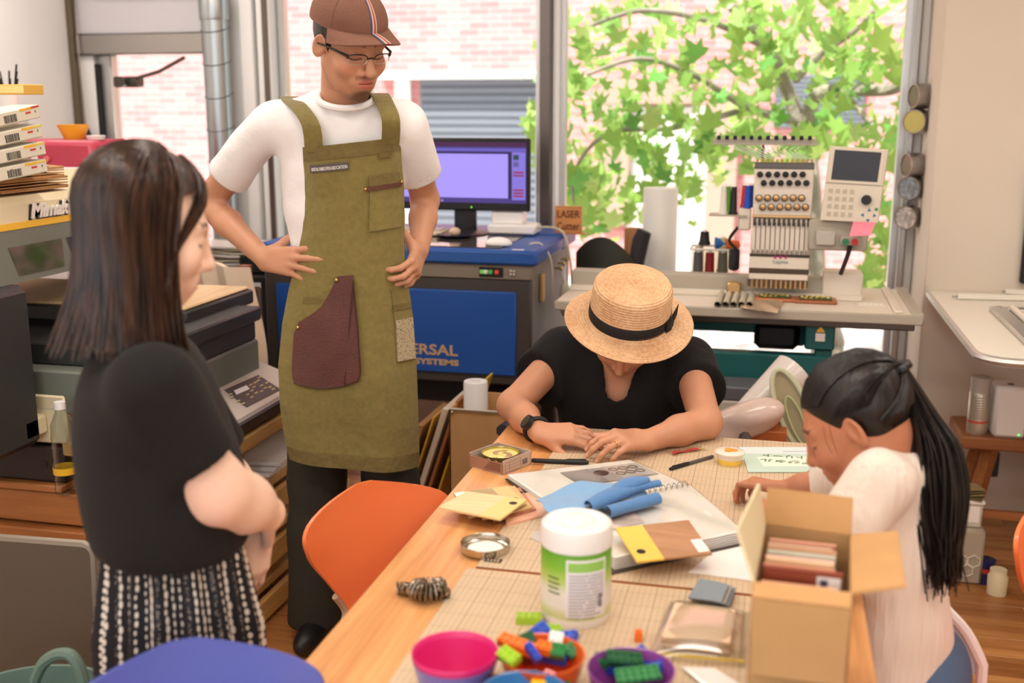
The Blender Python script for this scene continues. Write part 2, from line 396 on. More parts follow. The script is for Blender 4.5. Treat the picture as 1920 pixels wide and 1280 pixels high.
def leafmat(n, c):
    m, nt, b = newmat(n); N, L = nt.nodes.new, nt.links.new
    oi = N('ShaderNodeObjectInfo'); hs = N('ShaderNodeHueSaturation'); hs.inputs['Color'].default_value = srgb(*c)
    mr = N('ShaderNodeMapRange'); mr.inputs[3].default_value = .7; mr.inputs[4].default_value = 1.3; L(oi.outputs['Random'], mr.inputs[0]); L(mr.outputs[0], hs.inputs['Value'])
    L(hs.outputs[0], b.inputs['Base Color']); b.inputs['Roughness'].default_value = .45
    tr = N('ShaderNodeBsdfTranslucent'); L(hs.outputs[0], tr.inputs[0])
    mx = N('ShaderNodeMixShader'); mx.inputs[0].default_value = .6; L(b.outputs[0], mx.inputs[1]); L(tr.outputs[0], mx.inputs[2]); L(mx.outputs[0], nt.nodes['Material Output'].inputs[0])
    return m
m_leafs = [leafmat('leaf_green', (164, 204, 104)), leafmat('leaf_dark_green', (116, 172, 84)), leafmat('leaf_yellow_green', (198, 224, 138))]
lms = []
for k in range(3):
    for mm in m_leafs:
        me = leafmesh(k).mesh('leaf'); me.materials.append(mm); lms.append(me)
rl = random.Random(11)
def leafpos(i):
    # clumps as they hang in the window view
    cl = [(1110, 60, 90, 70), (1080, 170, 55, 60), (1160, 230, 80, 45), (1100, 330, 40, 50), (1200, 290, 70, 40), (1090, 400, 30, 60), (1330, 60, 120, 70), (1450, 50, 110, 70), (1600, 50, 110, 60),
          (1350, 180, 110, 70), (1480, 130, 90, 80), (1620, 130, 90, 70), (1660, 280, 50, 80), (1560, 260, 80, 50), (1300, 260, 70, 60), (1420, 290, 80, 50), (1250, 130, 80, 60), (1660, 440, 50, 60), (1640, 520, 60, 40), (1010, 230, 22, 30), (1150, 380, 50, 60), (1280, 350, 60, 50)]
    a, b, sa, sb = cl[i % len(cl)] if i < 170 or rl.random() < .72 else (rl.uniform(1040, 1720), rl.uniform(-60, 330), 30, 30)
    return aty(a+rl.gauss(0, sa*.6), b+rl.gauss(0, sb*.6), rl.uniform(5.7, 7.3))-TB
fol = MB()
for i in range(950):
    p = leafpos(i); s = rl.uniform(.055, .115)*(1.15 if i < 100 else 1)
    e = Euler((rl.gauss(PI*.72, .5), rl.gauss(0, .5), rl.uniform(0, 2*PI)))
    if i < 300:
        o = obj('leaf', lms[rl.randrange(9)], None, tree, p, e); o.scale = (s, s, s)
    else:
        fol.T = Matrix.Translation(p) @ e.to_matrix().to_4x4() @ Matrix.Scale(s, 4); lm = leafmesh(i % 3); fol.add(lm.v, lm.f)
fol.T = None
o = fol.build('foliage', m_leafs[0], tree); o['kind'] = 'stuff'
# low planting outside that shows under the embroidery table
sh = thing('low_shrub', 'small pale green shrub outside at the foot of the window', 'shrub', (.9, 6.6, -.15))
b = MB()
for i in range(130):
    a = rl.uniform(0, 2*PI); r = rl.uniform(0, .28); e = Euler((rl.uniform(0, 1.2), 0, a)); b.T = Matrix.Translation((r*math.cos(a), r*math.sin(a), rl.uniform(.1, .5))) @ e.to_matrix().to_4x4() @ Matrix.Scale(.06, 4); lm = leafmesh(1); b.add(lm.v, lm.f)
b.T = None; b.build('leaves', m_leafs[2], sh)
MB().tube([(0, 0, 0), (.02, 0, .3)], .015, 6).build('stem', m_bark, sh)
# ------------------------------------------------------------------ smooth-surface modelling (fields -> one continuous mesh)
def V(*a): return np.array(a, float)
def nv(v): v = np.array(v, float); return v/np.linalg.norm(v)
class Fld:
    def __init__(s, lo, hi, vox):
        s.lo = np.array(lo, float); s.vox = vox
        s.n = np.maximum(np.ceil((np.array(hi)-s.lo)/vox).astype(int)+1, 4)
        s.ax = [(s.lo[i]+vox*np.arange(s.n[i])).astype(np.float32) for i in range(3)]
    def xyz(s): return s.ax[0][:, None, None], s.ax[1][None, :, None], s.ax[2][None, None, :]
    def empty(s): return np.full(s.n, .5, np.float32)
    def sub(s, lo, hi):
        a = np.clip(np.floor((lo-s.lo)/s.vox).astype(int), 0, s.n); b = np.clip(np.ceil((hi-s.lo)/s.vox).astype(int)+1, 0, s.n)
        return a, b
def smin(a, b, k):
    if k <= 0: return np.minimum(a, b)
    h = np.maximum(k-np.abs(a-b), 0)/k
    return np.minimum(a, b)-h*h*k*.25
def smax(a, b, k): return -smin(-a, -b, k)
# ops: dict(t='cap'|'ell'|'box', ..., k=, sub=bool)
def cap(a, b, ra, rb=None, k=.02, sub=False): return dict(t='cap', a=np.array(a, float), b=np.array(b, float), ra=ra, rb=ra if rb is None else rb, k=k, sub=sub)
def ell(c, r, R=None, k=.02, sub=False): return dict(t='ell', c=np.array(c, float), r=np.array(r, float), R=np.eye(3) if R is None else np.array(R), k=k, sub=sub)
def boxo(c, h, R=None, rd=.01, k=.01, sub=False): return dict(t='box', c=np.array(c, float), r=np.array(h, float), R=np.eye(3) if R is None else np.array(R), rd=rd, k=k, sub=sub)
def field(G, ops, F=None):
    if F is None: F = G.empty()
    for o in ops:
        k = o['k']; mg = k+3*G.vox+.012
        if o['t'] == 'cap':
            r = max(o['ra'], o['rb'])+mg; lo = np.minimum(o['a'], o['b'])-r; hi = np.maximum(o['a'], o['b'])+r
        else:
            r = np.abs(o['R']) @ o['r']+mg+o.get('rd', 0); lo = o['c']-r; hi = o['c']+r
        a, b = G.sub(lo, hi)
        if np.any(b-a < 1): continue
        X = G.ax[0][a[0]:b[0], None, None]; Y = G.ax[1][None, a[1]:b[1], None]; Z = G.ax[2][None, None, a[2]:b[2]]
        if o['t'] == 'cap':
            A = o['a']; d = o['b']-A; dd = max(float(d @ d), 1e-12)
            px, py, pz = X-A[0], Y-A[1], Z-A[2]
            t = np.clip((px*d[0]+py*d[1]+pz*d[2])/dd, 0, 1)
            D = np.sqrt((px-t*d[0])**2+(py-t*d[1])**2+(pz-t*d[2])**2)-(o['ra']+(o['rb']-o['ra'])*t)
        else:
            R = o['R']; c = o['c']; px, py, pz = X-c[0], Y-c[1], Z-c[2]
            q = [R[0, i]*px+R[1, i]*py+R[2, i]*pz for i in range(3)]
            if o['t'] == 'ell':
                rr = o['r']; k0 = np.sqrt(sum((q[i]/rr[i])**2 for i in range(3)))+1e-6; k1 = np.sqrt(sum((q[i]/rr[i]**2)**2 for i in range(3)))+1e-6
                D = k0*(k0-1)/k1
            else:
                h = o['r']; e = [np.abs(q[i])-h[i] for i in range(3)]
                D = np.sqrt(sum(np.maximum(x, 0)**2 for x in e))+np.minimum(np.maximum(np.maximum(e[0], e[1]), e[2]), 0)-o['rd']
        S = F[a[0]:b[0], a[1]:b[1], a[2]:b[2]]
        F[a[0]:b[0], a[1]:b[1], a[2]:b[2]] = smax(S, -D, k) if o['sub'] else smin(S, D, k)
    return F
def cut(G, F, p, n, k=0.004):
    X, Y, Z = G.xyz(); n = nv(n)
    return smax(F, (X-p[0])*n[0]+(Y-p[1])*n[1]+(Z-p[2])*n[2]+np.zeros_like(F), k)
def shellf(F, th): return np.maximum(F, -(F+th))
def polygonise(G, F):
    F = F.copy(); F[[0, -1]] = np.maximum(F[[0, -1]], 1e-3); F[:, [0, -1]] = np.maximum(F[:, [0, -1]], 1e-3); F[:, :, [0, -1]] = np.maximum(F[:, :, [0, -1]], 1e-3)
    S = F < 0
    n = np.array(F.shape); c = n-1
    cnt = np.zeros(c, np.int8)
    offs = [(i, j, k) for i in (0, 1) for j in (0, 1) for k in (0, 1)]
    for (i, j, k) in offs: cnt += S[i:c[0]+i, j:c[1]+j, k:c[2]+k]
    act = (cnt > 0) & (cnt < 8)
    I = np.argwhere(act)
    if len(I) == 0: return np.zeros((0, 3)), np.zeros((0, 4), int)
    idx = np.full(c, -1, np.int64); idx[act] = np.arange(len(I))
    vals = {o: F[I[:, 0]+o[0], I[:, 1]+o[1], I[:, 2]+o[2]] for o in offs}
    acc = np.zeros((len(I), 3)); num = np.zeros(len(I))
    for o in offs:
        for a in range(3):
            if o[a] == 0:
                o2 = list(o); o2[a] = 1; o2 = tuple(o2); v0, v1 = vals[o], vals[o2]
                m = (v0 < 0) != (v1 < 0); t = np.where(m, v0/np.where(m, v0-v1, 1), 0)
                p = np.tile(np.array(o, float), (len(I), 1)); p[:, a] = t
                acc[m] += p[m]; num[m] += 1
    verts = G.lo+(I+acc/num[:, None])*G.vox
    faces = []
    for a in range(3):
        b, d = (a+1) % 3, (a+2) % 3
        s0 = [slice(None)]*3; s1 = [slice(None)]*3; s0[a] = slice(0, -1); s1[a] = slice(1, None)
        E0, E1 = S[tuple(s0)], S[tuple(s1)]
        for sg, mk in ((1, E0 & ~E1), (-1, ~E0 & E1)):
            e = np.argwhere(mk); e = e[(e[:, b] > 0) & (e[:, d] > 0) & (e[:, b] < n[b]-1) & (e[:, d] < n[d]-1)]
            q = []
            for (ob, od) in ((-1, -1), (0, -1), (0, 0), (-1, 0)):
                ee = e.copy(); ee[:, b] += ob; ee[:, d] += od; q.append(idx[ee[:, 0], ee[:, 1], ee[:, 2]])
            q = np.stack(q, 1)
            faces.append(q if sg > 0 else q[:, ::-1])
    return verts, np.concatenate(faces)
def relax(v, f, it=1, w=.5):
    for _ in range(it):
        s = np.zeros_like(v); c = np.zeros(len(v))
        for a, b in ((0, 1), (1, 2), (2, 3), (3, 0)):
            np.add.at(s, f[:, a], v[f[:, b]]); np.add.at(s, f[:, b], v[f[:, a]]); np.add.at(c, f[:, a], 1); np.add.at(c, f[:, b], 1)
        v = v*(1-w)+w*s/np.maximum(c, 1)[:, None]
    return v
def np_mesh(name, verts, faces, cols=None):
    me = bpy.data.meshes.new(name); nvv, nf = len(verts), len(faces)
    me.vertices.add(nvv); me.vertices.foreach_set('co', np.asarray(verts, np.float32).ravel())
    me.loops.add(nf*4); me.loops.foreach_set('vertex_index', np.asarray(faces, np.int32).ravel())
    me.polygons.add(nf); me.polygons.foreach_set('loop_start', np.arange(0, nf*4, 4, dtype=np.int32))
    me.update(calc_edges=True); me.validate()
    me.polygons.foreach_set('use_smooth', np.ones(len(me.polygons), bool))
    if cols is not None:
        at = me.color_attributes.new('Col', 'FLOAT_COLOR', 'POINT'); at.data.foreach_set('color', np.asarray(cols, np.float32).ravel())
    return me
def fobj(name, G, F, mat, parent, base, it=1, disp=None, w=.5):
    v, f = polygonise(G, F); v = relax(v, f, it, w)
    if disp is not None: v = disp(v)
    me = np_mesh(name, v-np.array(base), f); me.materials.append(mat)
    o = bpy.data.objects.new(name, me); COL.objects.link(o); o.parent = parent
    return o
def rot(axis, a):
    axis = nv(axis); K = np.array([[0, -axis[2], axis[1]], [axis[2], 0, -axis[0]], [-axis[1], axis[0], 0]])
    return np.eye(3)+math.sin(a)*K+(1-math.cos(a))*K@K
def J(px, py, y): return np.array(aty(px, py, y))
def JZ(px, py, z): return np.array(atz(px, py, z))
# ---- a head in its own frame (face towards -y, z up, metres), placed by rotation R and centre c
class Head:
    def __init__(s, c, yaw, nod, roll=0, sc=1.):
        d = math.radians
        s.R = np.array((Matrix.Rotation(d(yaw), 3, 'Z') @ Matrix.Rotation(d(roll), 3, 'Y') @ Matrix.Rotation(d(nod), 3, 'X'))); s.c = np.array(c); s.sc = sc
        s.T = Matrix.Translation(Vector(s.c)) @ Matrix(s.R.tolist()).to_4x4() @ Matrix.Scale(sc, 4)
    def p(s, *q): return s.c+s.R @ (np.array(q)*s.sc)
    def loc(s, v): return ((v-s.c) @ s.R)/s.sc
    def ell(s, c, r, R=None, **k):
        k['k'] = k.get('k', .02)*s.sc
        return ell(s.p(*c), np.array(r)*s.sc, s.R if R is None else s.R @ R, **k)
    def cap(s, a, b, ra, rb=None, **k):
        k['k'] = k.get('k', .02)*s.sc
        return cap(s.p(*a), s.p(*b), ra*s.sc, (ra if rb is None else rb)*s.sc, **k)
    def ops(s, male=False, child=False, ears=True):
        E, C = s.ell, s.cap; o = []
        o.append(E((0, .015, .035), (.076, .096, .09)))
        o.append(E((0, -.03, -.012), (.061 if male else .065, .066, .085), k=.03))
        jw = .048 if male else .049
        if child: jw = .05
        o.append(E((0, -.035, -.062), (jw, .052, .05), k=.03))
        o.append(E((0, -.074 if male else -.072, -.107 if male else -.1), (.024 if male else .018, .019, .018), k=.03))
        for sx in (-1, 1):
            o.append(E((sx*.042, -.066, -.03), (.024, .022, .022), k=.03))
            o.append(C((sx*.055, .005, -.05), (sx*.04, -.045, -.09), .014, .012, k=.03))
            o.append(C((sx*.012, -.088, .024), (sx*.048, -.074, .026), .0095 if male else .007, k=.02))
            o.append(E((sx*.032, -.101, .004), (.02, .012, .0115), k=.014, sub=True))
            o.append(E((sx*.032, -.0795, .003), (.0165, .0125, .0115), k=.006))
            o.append(E((sx*.0135, -.1, -.039), (.0095, .0095, .0085), k=.008))
            o.append(E((sx*.0075, -.106, -.047), (.004, .006, .003), k=.004, sub=True))
            eR = rot((0, 0, 1), -sx*.6) @ rot((1, 0, 0), .2)
            if not ears: continue
            o.append(E((sx*.082, .008, -.003), (.0068, .019, .031), eR, k=.008))
            o.append(E((sx*.0865, .0045, .003), (.0065, .011, .019), eR, k=.003, sub=True))
        nb = .009 if male else .004
        o.append(C((0, -.092, .018), (0, -.108-nb, -.03), .0085 if male else .0075, .0115 if male else .0105, k=.01))
        o.append(E((0, -.1105-nb, -.034), (.0125, .0125, .0115) if male else (.0115, .0115, .0105), k=.008))
        o.append(E((0, -.086, -.068), (.032, .016, .022), k=.02))
        o.append(E((0, -.0985, -.0615), (.021, .007, .0052), k=.006))
        o.append(E((0, -.0965, -.073), (.0175, .0075, .006), k=.006))
        o.append(E((0, -.1045, -.0668), (.021, .004, .0013), k=.003, sub=True))
        return o
    def paint(s, v, col, lip, brow=(30, 22, 18), beard=None, lash=True, thick=1.):
        q = s.loc(v); x, y, z = q[:, 0], q[:, 1], q[:, 2]; ax = np.abs(x)
        def mix(c, w): col[:, :3] = col[:, :3]*(1-w[:, None])+np.array(srgb(*c)[:3])[None]*w[:, None]
        front = (y < -.05)
        sm = lambda d, a, b: np.clip((b-d)/(b-a), 0, 1)
        # warm cheeks, nose, ears
        mix((214, 120, 96), .18*sm(np.sqrt(((ax-.042)/.03)**2+((z+.03)/.022)**2), .3, 1.2)*front)
        lw = np.maximum(sm(np.sqrt((x/.0235)**2+((z+.0615)/.0062)**2), .7, 1.15), sm(np.sqrt((x/.02)**2+((z+.0735)/.0072)**2), .7, 1.15))
        mix(lip, .85*lw*(y < -.085))
        mix((96, 40, 36), .8*sm(np.abs(z+.0668), .0006, .0022)*(ax < .022)*(y < -.08))
        bz = .029+.003*np.cos((ax-.034)/.022*1.5)
        mix(brow, .85*sm(np.abs(z-bz), .0015*thick, .005*thick)*(ax > .012)*(ax < .057)*(y < -.045))
        if lash:
            lz = -.0035-.0035*np.cos(np.clip((ax-.032)/.017, -1, 1)*1.57)
            mix((34, 22, 20), .92*sm(np.abs(z-lz), .001, .003)*(ax > .014)*(ax < .053)*(y < -.048))
        mix((110, 52, 44), .6*sm(np.sqrt(((ax-.0075)/.005)**2+((z+.048)/.004)**2+((y+.107)/.007)**2), .5, 1.2))
        if beard:
            cw = sm(np.sqrt((x/.034)**2+((z+.109)/.027)**2), .7, 1.05)*(y < -.02)
            noise = .75+.25*np.sin(x*900+z*300)*np.sin(z*1100+y*500)
            mix(beard, .97*cw*noise)
            mix(beard, .4*sm(np.abs(z+.051), .003, .008)*(ax < .03)*(y < -.075))
            mix(beard, .14*sm(z, -.09, -.04)*(y > -.1)*(y < .02)*(z > -.12))
# ---- a hand: W wrist, D finger direction, B back-of-hand normal, S thumb side
FL = [(.043, .026, .021), (.047, .030, .022), (.043, .028, .021), (.034, .021, .018)]
def hand(ops, W, D, B, S, s=1., curl=None, spread=(.10, .02, -.06, -.16), thumb=(.75, -.25, .35), nails=None, fr=1.):
    D = nv(D); B = nv(np.array(B)-D*np.dot(D, B)); S0 = np.cross(B, D); S = S0 if np.dot(S0, S) > 0 else -S0
    curl = curl or [(.35, .45, .3)]*4
    off = (.029, .010, -.0095, -.027); mc = (.088, .092, .086, .077)
    W = np.array(W, float)
    R = (.0092*fr, .0093*fr, .0088*fr, .0078*fr)
    for i in range(4):
        K = W+(D*mc[i]+S*off[i]-B*(.002 if i in (1, 2) else .005))*s
        ops.append(cap(W+S*off[i]*.62*s-B*.002*s, K, .0155*s, .0118*s, k=.012*s))
        sg = np.sign(np.dot(np.cross(D, S), B))
        d = rot(B, spread[i]*sg) @ D; side = np.cross(d, B)
        p = K; a = 0
        for j in range(3):
            a = curl[i][j]; d = nv(rot(side, -a) @ d)
            q = p+d*FL[i][j]*s
            ops.append(cap(p, q, R[i]*(1.08, .96, .88)[j]*s, R[i]*(.98, .9, .78)[j]*s, k=.004*s if j else .007*s))
            p = q
        if nails is not None: nails.append((p+np.cross(side, d)*R[i]*.62*s, .0062*s))
    tb = W+(D*.022+S*.022-B*.006)*s
    a, dn, bend = thumb
    td = nv(D*math.cos(a)+S*math.sin(a)+B*dn)
    t1 = tb+td*.046*s
    td2 = nv(td+bend*(D-S*.5)); t2 = t1+td2*.034*s; t3 = t2+nv(td2+bend*.5*(D-S*.4))*.026*s
    ops.append(cap(tb, t1, .0165*s, .0118*s, k=.016*s)); ops.append(cap(t1, t2, .0112*s, .0102*s, k=.005*s)); ops.append(cap(t2, t3, .0102*s, .0082*s, k=.004*s))
    if nails is not None: nails.append((t3+B*.006*s, .0065*s))
def mixcol(v, col, c, r, rgb, w=.7):
    d = np.linalg.norm(v-c, axis=1); k = np.clip((r*1.25-d)/(r*.5), 0, 1)*w
    col[:, :3] = col[:, :3]*(1-k[:, None])+np.array(srgb(*rgb)[:3])[None]*k[:, None]
def skinmat(name):
    m, nt, b = newmat(name); N, L = nt.nodes.new, nt.links.new
    a = N('ShaderNodeAttribute'); a.attribute_name = 'Col'; L(a.outputs['Color'], b.inputs['Base Color'])
    b.inputs['Roughness'].default_value = .5; b.inputs['Specular IOR Level'].default_value = .4
    b.inputs['Subsurface Weight'].default_value = .12; b.inputs['Subsurface Radius'].default_value = (.012, .005, .003); b.inputs['Subsurface Scale'].default_value = 1.
    tc = N('ShaderNodeTexCoord'); n = N('ShaderNodeTexNoise'); n.inputs['Scale'].default_value = 260; L(tc.outputs['Object'], n.inputs[0])
    bp = N('ShaderNodeBump'); bp.inputs['Strength'].default_value = .06; bp.inputs['Distance'].default_value = .003; L(n.outputs[0], bp.inputs['Height']); L(bp.outputs[0], b.inputs['Normal'])
    return m
m_skin = skinmat('skin')
def body(ops, lo, hi, parent, base, tone, patches, heads=(), nails=(), vox=.007, nailcol=None, extra=None):
    """one body mesh: coarse everywhere, fine in the patches (lo, hi, vox)"""
    VV = []; FF = []; nb = 0
    for i, (l, h, vx) in enumerate([(lo, hi, vox)]+patches):
        G = Fld(l, h, vx); F = field(G, ops); v, f = polygonise(G, F); v = relax(v, f, 1, .4)
        if len(f) == 0: continue
        ctr = v[f].mean(1); keep = np.ones(len(f), bool)
        if i == 0:
            for (pl, ph, pv) in patches: keep &= ~np.all((ctr > np.array(pl)+vox*1.2) & (ctr < np.array(ph)-vox*1.2), axis=1)
        else:
            eps = vx*1.01; keep &= np.all((ctr > np.array(l)+eps) & (ctr < np.array(h)-eps), axis=1)
        f = f[keep]; VV.append(v); FF.append(f+nb); nb += len(v)
    v = np.concatenate(VV); f = np.concatenate(FF)
    col = np.ones((len(v), 4)); col[:, :3] = np.array(srgb(*tone)[:3])
    rb = .93+.07*np.sin(v[:, 0]*31+1)*np.sin(v[:, 1]*37)*np.sin(v[:, 2]*29); col[:, :3] *= rb[:, None]
    for hd, kw in heads: hd.paint(v, col, **kw)
    for c, r in nails: mixcol(v, col, c, r, nailcol or tuple(min(255, t+18) for t in tone), .75)
    if extra: extra(v, col)
    me = np_mesh('body', v-np.array(base), f, col); me.materials.append(m_skin)
    o = bpy.data.objects.new('body', me); COL.objects.link(o); o.parent = parent
    return o
def around(pts, m):
    P = np.array(pts); return (P.min(0)-m, P.max(0)+m)
def strands(name, paths, mat, parent, base, r0=.003, n=9, sides=4, taper=.35):
    b = MB()
    for P in paths:
        Q = spline([Vector(p)-Vector(base) for p in P], n); m = len(Q)
        b.tube(Q, [r0*(1-(1-taper)*(i/(m-1))**2) for i in range(m)], sides, False)
    return b.build(name, mat, parent, 80)
def hairmat(name, c1, c2, rough=.32):
    m, nt, b = newmat(name); N, L = nt.nodes.new, nt.links.new
    tc = N('ShaderNodeTexCoord'); mp = N('ShaderNodeMapping'); mp.inputs['Scale'].default_value = (90, 90, 6); L(tc.outputs['Object'], mp.inputs[0])
    n = N('ShaderNodeTexNoise'); n.inputs['Scale'].default_value = 1.; n.inputs['Detail'].default_value = 3; L(mp.outputs[0], n.inputs[0])
    r = N('ShaderNodeValToRGB'); r.color_ramp.elements[0].color = srgb(*c1); r.color_ramp.elements[1].color = srgb(*c2); r.color_ramp.elements[0].position = .35; r.color_ramp.elements[1].position = .75
    L(n.outputs[0], r.inputs[0]); L(r.outputs[0], b.inputs['Base Color']); b.inputs['Roughness'].default_value = rough; b.inputs['Specular IOR Level'].default_value = .45
    bp = N('ShaderNodeBump'); bp.inputs['Strength'].default_value = .5; bp.inputs['Distance'].default_value = .004; L(n.outputs[0], bp.inputs['Height']); L(bp.outputs[0], b.inputs['Normal'])
    return m
def folds(seed, amp, freq=(14, 14, 5), n=4):
    r = np.random.RandomState(seed); K = r.normal(size=(n, 3))*np.array(freq); ph = r.uniform(0, 6.28, n)
    def fn(X, Y, Z): return amp*sum(np.sin(K[i, 0]*X+K[i, 1]*Y+K[i, 2]*Z+ph[i]+1.5*np.sin(K[(i+1) % n, 0]*X*.5+K[(i+1) % n, 2]*Z*.5)) for i in range(n))/n
    return fn
# ------------------------------------------------------------------ the four people
m_white_tee = M('white_cotton', (240, 239, 239), .85, sheen=.2, bump=(10, .8))
m_black_tee = M('black_cotton', (15, 15, 16), .9, sheen=.02, bump=(16, .3))
m_black_lin = M('black_linen', (14, 14, 15), .9, sheen=.02, bump=(26, .5))
m_trouser = M('dark_olive_trousers', (46, 46, 38), .85, bump=(18, .4))
m_metal = M('polished_metal', (190, 188, 184), .25, 1.)
m_brass = M('brass_rivet', (190, 160, 100), .35, 1.)
m_black = M('black_plastic', (24, 24, 26), .4)
m_hair_dk = hairmat('dark_brown_hair', (22, 14, 11), (76, 48, 33))
m_hair_bl = hairmat('black_hair', (14, 12, 12), (34, 27, 25), .36)
# ================================================= man in the apron
def build_man():
    base = (-1.16, 2.76, 0)
    t = thing('person', 'person in olive apron, white T-shirt, brown cap and glasses, hands on hips', 'person', base)
    fw = nv(V(.33, -.944, 0)); rt = np.array((-fw[1], fw[0], 0)); up = V(0, 0, 1)     # body front, image right, up
    H = Head(J(656, 84, 2.70), 22.7+27, 21, -3)
    shR, elR, wrR = J(512, 228, 2.75), J(388, 380, 2.86), J(497, 486, 2.70)
    shL, elL, wrL = J(762, 232, 2.82), J(797, 374, 3.0), J(786, 470, 2.86)
    nk = J(640, 205, 2.80); chest = J(640, 330, 2.80); waist = J(655, 480, 2.80); hip = J(655, 600, 2.81)
    bR = np.stack([rt, -fw, up], 1)
    ops = H.ops(male=True); nails = []
    ops += [cap(H.p(0, .03, -.05), nk+V(0, .01, -.02), .054, .06, k=.03), cap(nk+rt*-.04+V(0, 0, -.03), shR*.75+nk*.25+V(0, 0, -.03), .036, k=.03), cap(nk+rt*.04+V(0, 0, -.03), shL*.75+nk*.25+V(0, 0, -.03), .036, k=.03),
            ell(chest, (.155, .1, .19), bR, k=.05), ell(waist, (.135, .095, .2), bR, k=.05), ell(hip, (.15, .1, .12), bR, k=.05)]
    for s, e, w in ((shR, elR, wrR), (shL, elL, wrL)):
        mid = e*.62+w*.38
        ops += [cap(s, e, .05, .039, k=.03), cap(e, mid, .039, .038, k=.02), cap(mid, w, .037, .0265, k=.02)]
    kD = nv(J(590, 494, 2.655)-wrR)
    hand(ops, wrR, kD, -nv(J(560, 500, 2.75)-V(0, 0, CAMH)), V(0, 0, 1), 1.02, curl=[(.08, .18, .1), (.06, .16, .1), (.08, .14, .1), (.1, .15, .12)], spread=(.17, .03, -.14, -.32), thumb=(1.2, -.9, .1), nails=nails)
    dL = nv(fw*.80-rt*.12-up*.42)
    hand(ops, wrL, dL, nv(rt*.95+fw*.3+up*.1), up, .98, curl=[(.6, .8, .5), (.55, .85, .5), (.5, .85, .5), (.45, .75, .45)], spread=(.14, .03, -.08, -.2), thumb=(1.9, -.4, .1), nails=nails)
    for px, py in ((598, 660), (712, 660)):
        h = J(px, py-20, 2.8); ft = V(-1.285, 2.8, .06) if px < 650 else V(J(712, 640, 2.82)[0]+.02, 2.9, .06); ops += [cap(h, ft, .06, .04, k=.03)]
    pH = (H.p(0, 0, 0)-.16, H.p(0, 0, 0)+.16)
    body(ops, V(-1.75, 2.45, 0), V(-.75, 3.12, 1.95), t, base, (204, 150, 118), [(pH[0], pH[1], .0026), around([wrR, wrR+kD*.2], .075)+(.003,), around([wrL, wrL+dL*.13], .07)+(.003,)],
         heads=[(H, dict(lip=(190, 104, 98), beard=(40, 30, 24), brow=(34, 26, 22)))], nails=nails, nailcol=(236, 190, 165))
    # hair under the cap
    G = Fld(H.p(0, 0, 0)-.15, H.p(0, 0, 0)+.15, .004); F = field(G, [H.ell((0, .02, .034), (.083, .1, .095)), H.cap((-.079, -.028, .02), (-.07, -.035, -.045), .007, .003, k=.006), H.cap((.079, -.028, .02), (.07, -.035, -.045), .007, .003, k=.006)])
    F = cut(G, F, H.p(0, -.03, 0), H.R @ V(0, -1, -.1)); F = cut(G, F, H.p(0, 0, -.045), H.R @ V(0, -.35, -1))
    F = field(G, [H.ell((sx*.088, .0, -.012), (.02, .026, .04), k=.004, sub=True) for sx in (-1, 1)], F)
    fobj('hair', G, F, m_hair_bl, t, base, 1)
    # cap
    m_cap = M('brown_knit', (150, 104, 84), .8, bump=(420, .9), vary=(6, .06)); Ti = Matrix.Translation(-Vector(base)) @ H.T
    def dome(a, p):     # a azimuth 0 front, p polar
        r = 1+.012*math.cos(a*1.0)
        return Vector((.0925*math.sin(p)*math.sin(a), .018-.112*r*math.sin(p)*math.cos(a), .056+.092*math.cos(p)))
    def low(a): return 1.60+.0*math.cos(a)
    b = MB(); b.T = Ti; b.sheet(lambda u, v: dome(-u*2*PI+PI, .001+v*low(-u*2*PI+PI)), 56, 18, .003)
    capo = b.build('cap_crown', m_cap, t, 60)
    def brim(u, v):
        a = (u-.5)*2.25; p0 = dome(a, low(a)-.03)
        out = Vector((math.sin(a)*.55, -1.0, 0)).normalized()
        L = .064*max(0, math.cos(a*1.22))**.55
        return p0+out*L*v+Vector((0, 0, .004*v-.026*abs(math.sin(a))**2*v*1.3-.008*v*v))
    b = MB(); b.T = Ti; b.sheet(brim, 28, 8, .004); b.build('cap_brim', m_cap, t, 60)
    for k, (x0, x1, c) in enumerate(((.17, .225, (70, 74, 96)), (.225, .27, (190, 180, 165)), (.27, .335, (176, 72, 62)), (.335, .37, (190, 180, 165)), (.37, .40, (92, 84, 84)))):
        b = MB(); b.T = Ti
        b.sheet(lambda u, v: dome(-.17+(x0+(x1-x0)*u), .12+v*(low(0)-.14))*1.012, 2, 20, .001)
        def bs(u, v):
            uu = .5+(x0+(x1-x0)*u-.17)/2.25
            return brim(uu, v)+Vector((0, -.001, .0035))
        b.sheet(bs, 2, 8, .001); b.build('cap_stripe', M('stripe_%d' % k, c, .8), capo, 60)
    b = MB(); b.T = Ti
    for a in (-1.02, 1.02, 2.3, -2.3): b.tube([dome(a, .05+i/12*(low(a)-.05))*1.006 for i in range(13)], .0016, 5)
    b.build('seam', M('cap_seam', (104, 70, 56), .8), capo)
    # small pale emblem on the crown: an upright animal over a line of letters
    m_emb = M('emblem_thread', (108, 84, 62), .8); m_emb2 = M('emblem_pale_thread', (196, 172, 134), .8)
    def em(pts, mt, nm):
        b = MB(); b.T = Ti
        vs = [dome(-.34+x*.011, 1.18-z*.011)*1.014 for x, z in pts]; b.add(vs, [tuple(range(len(vs)))]); b.build(nm, mt, capo)
    em([(-.5, 0), (.2, -.1), (.5, .1), (.55, .7), (.9, 1.2), (.75, 1.75), (.5, 1.35), (.1, 1.1), (-.25, .6), (-.9, .15)], m_emb2, 'emblem')
    for i in range(6): em([(-1.35+i*.45, -.75), (-1.02+i*.45, -.75), (-1.02+i*.45, -.25), (-1.35+i*.45, -.25)], m_emb, 'emblem_letter')
    # glasses
    m_rim = M('silver_rim', (214, 206, 190), .3, .8); m_dkf = M('dark_frame', (36, 34, 36), .35)
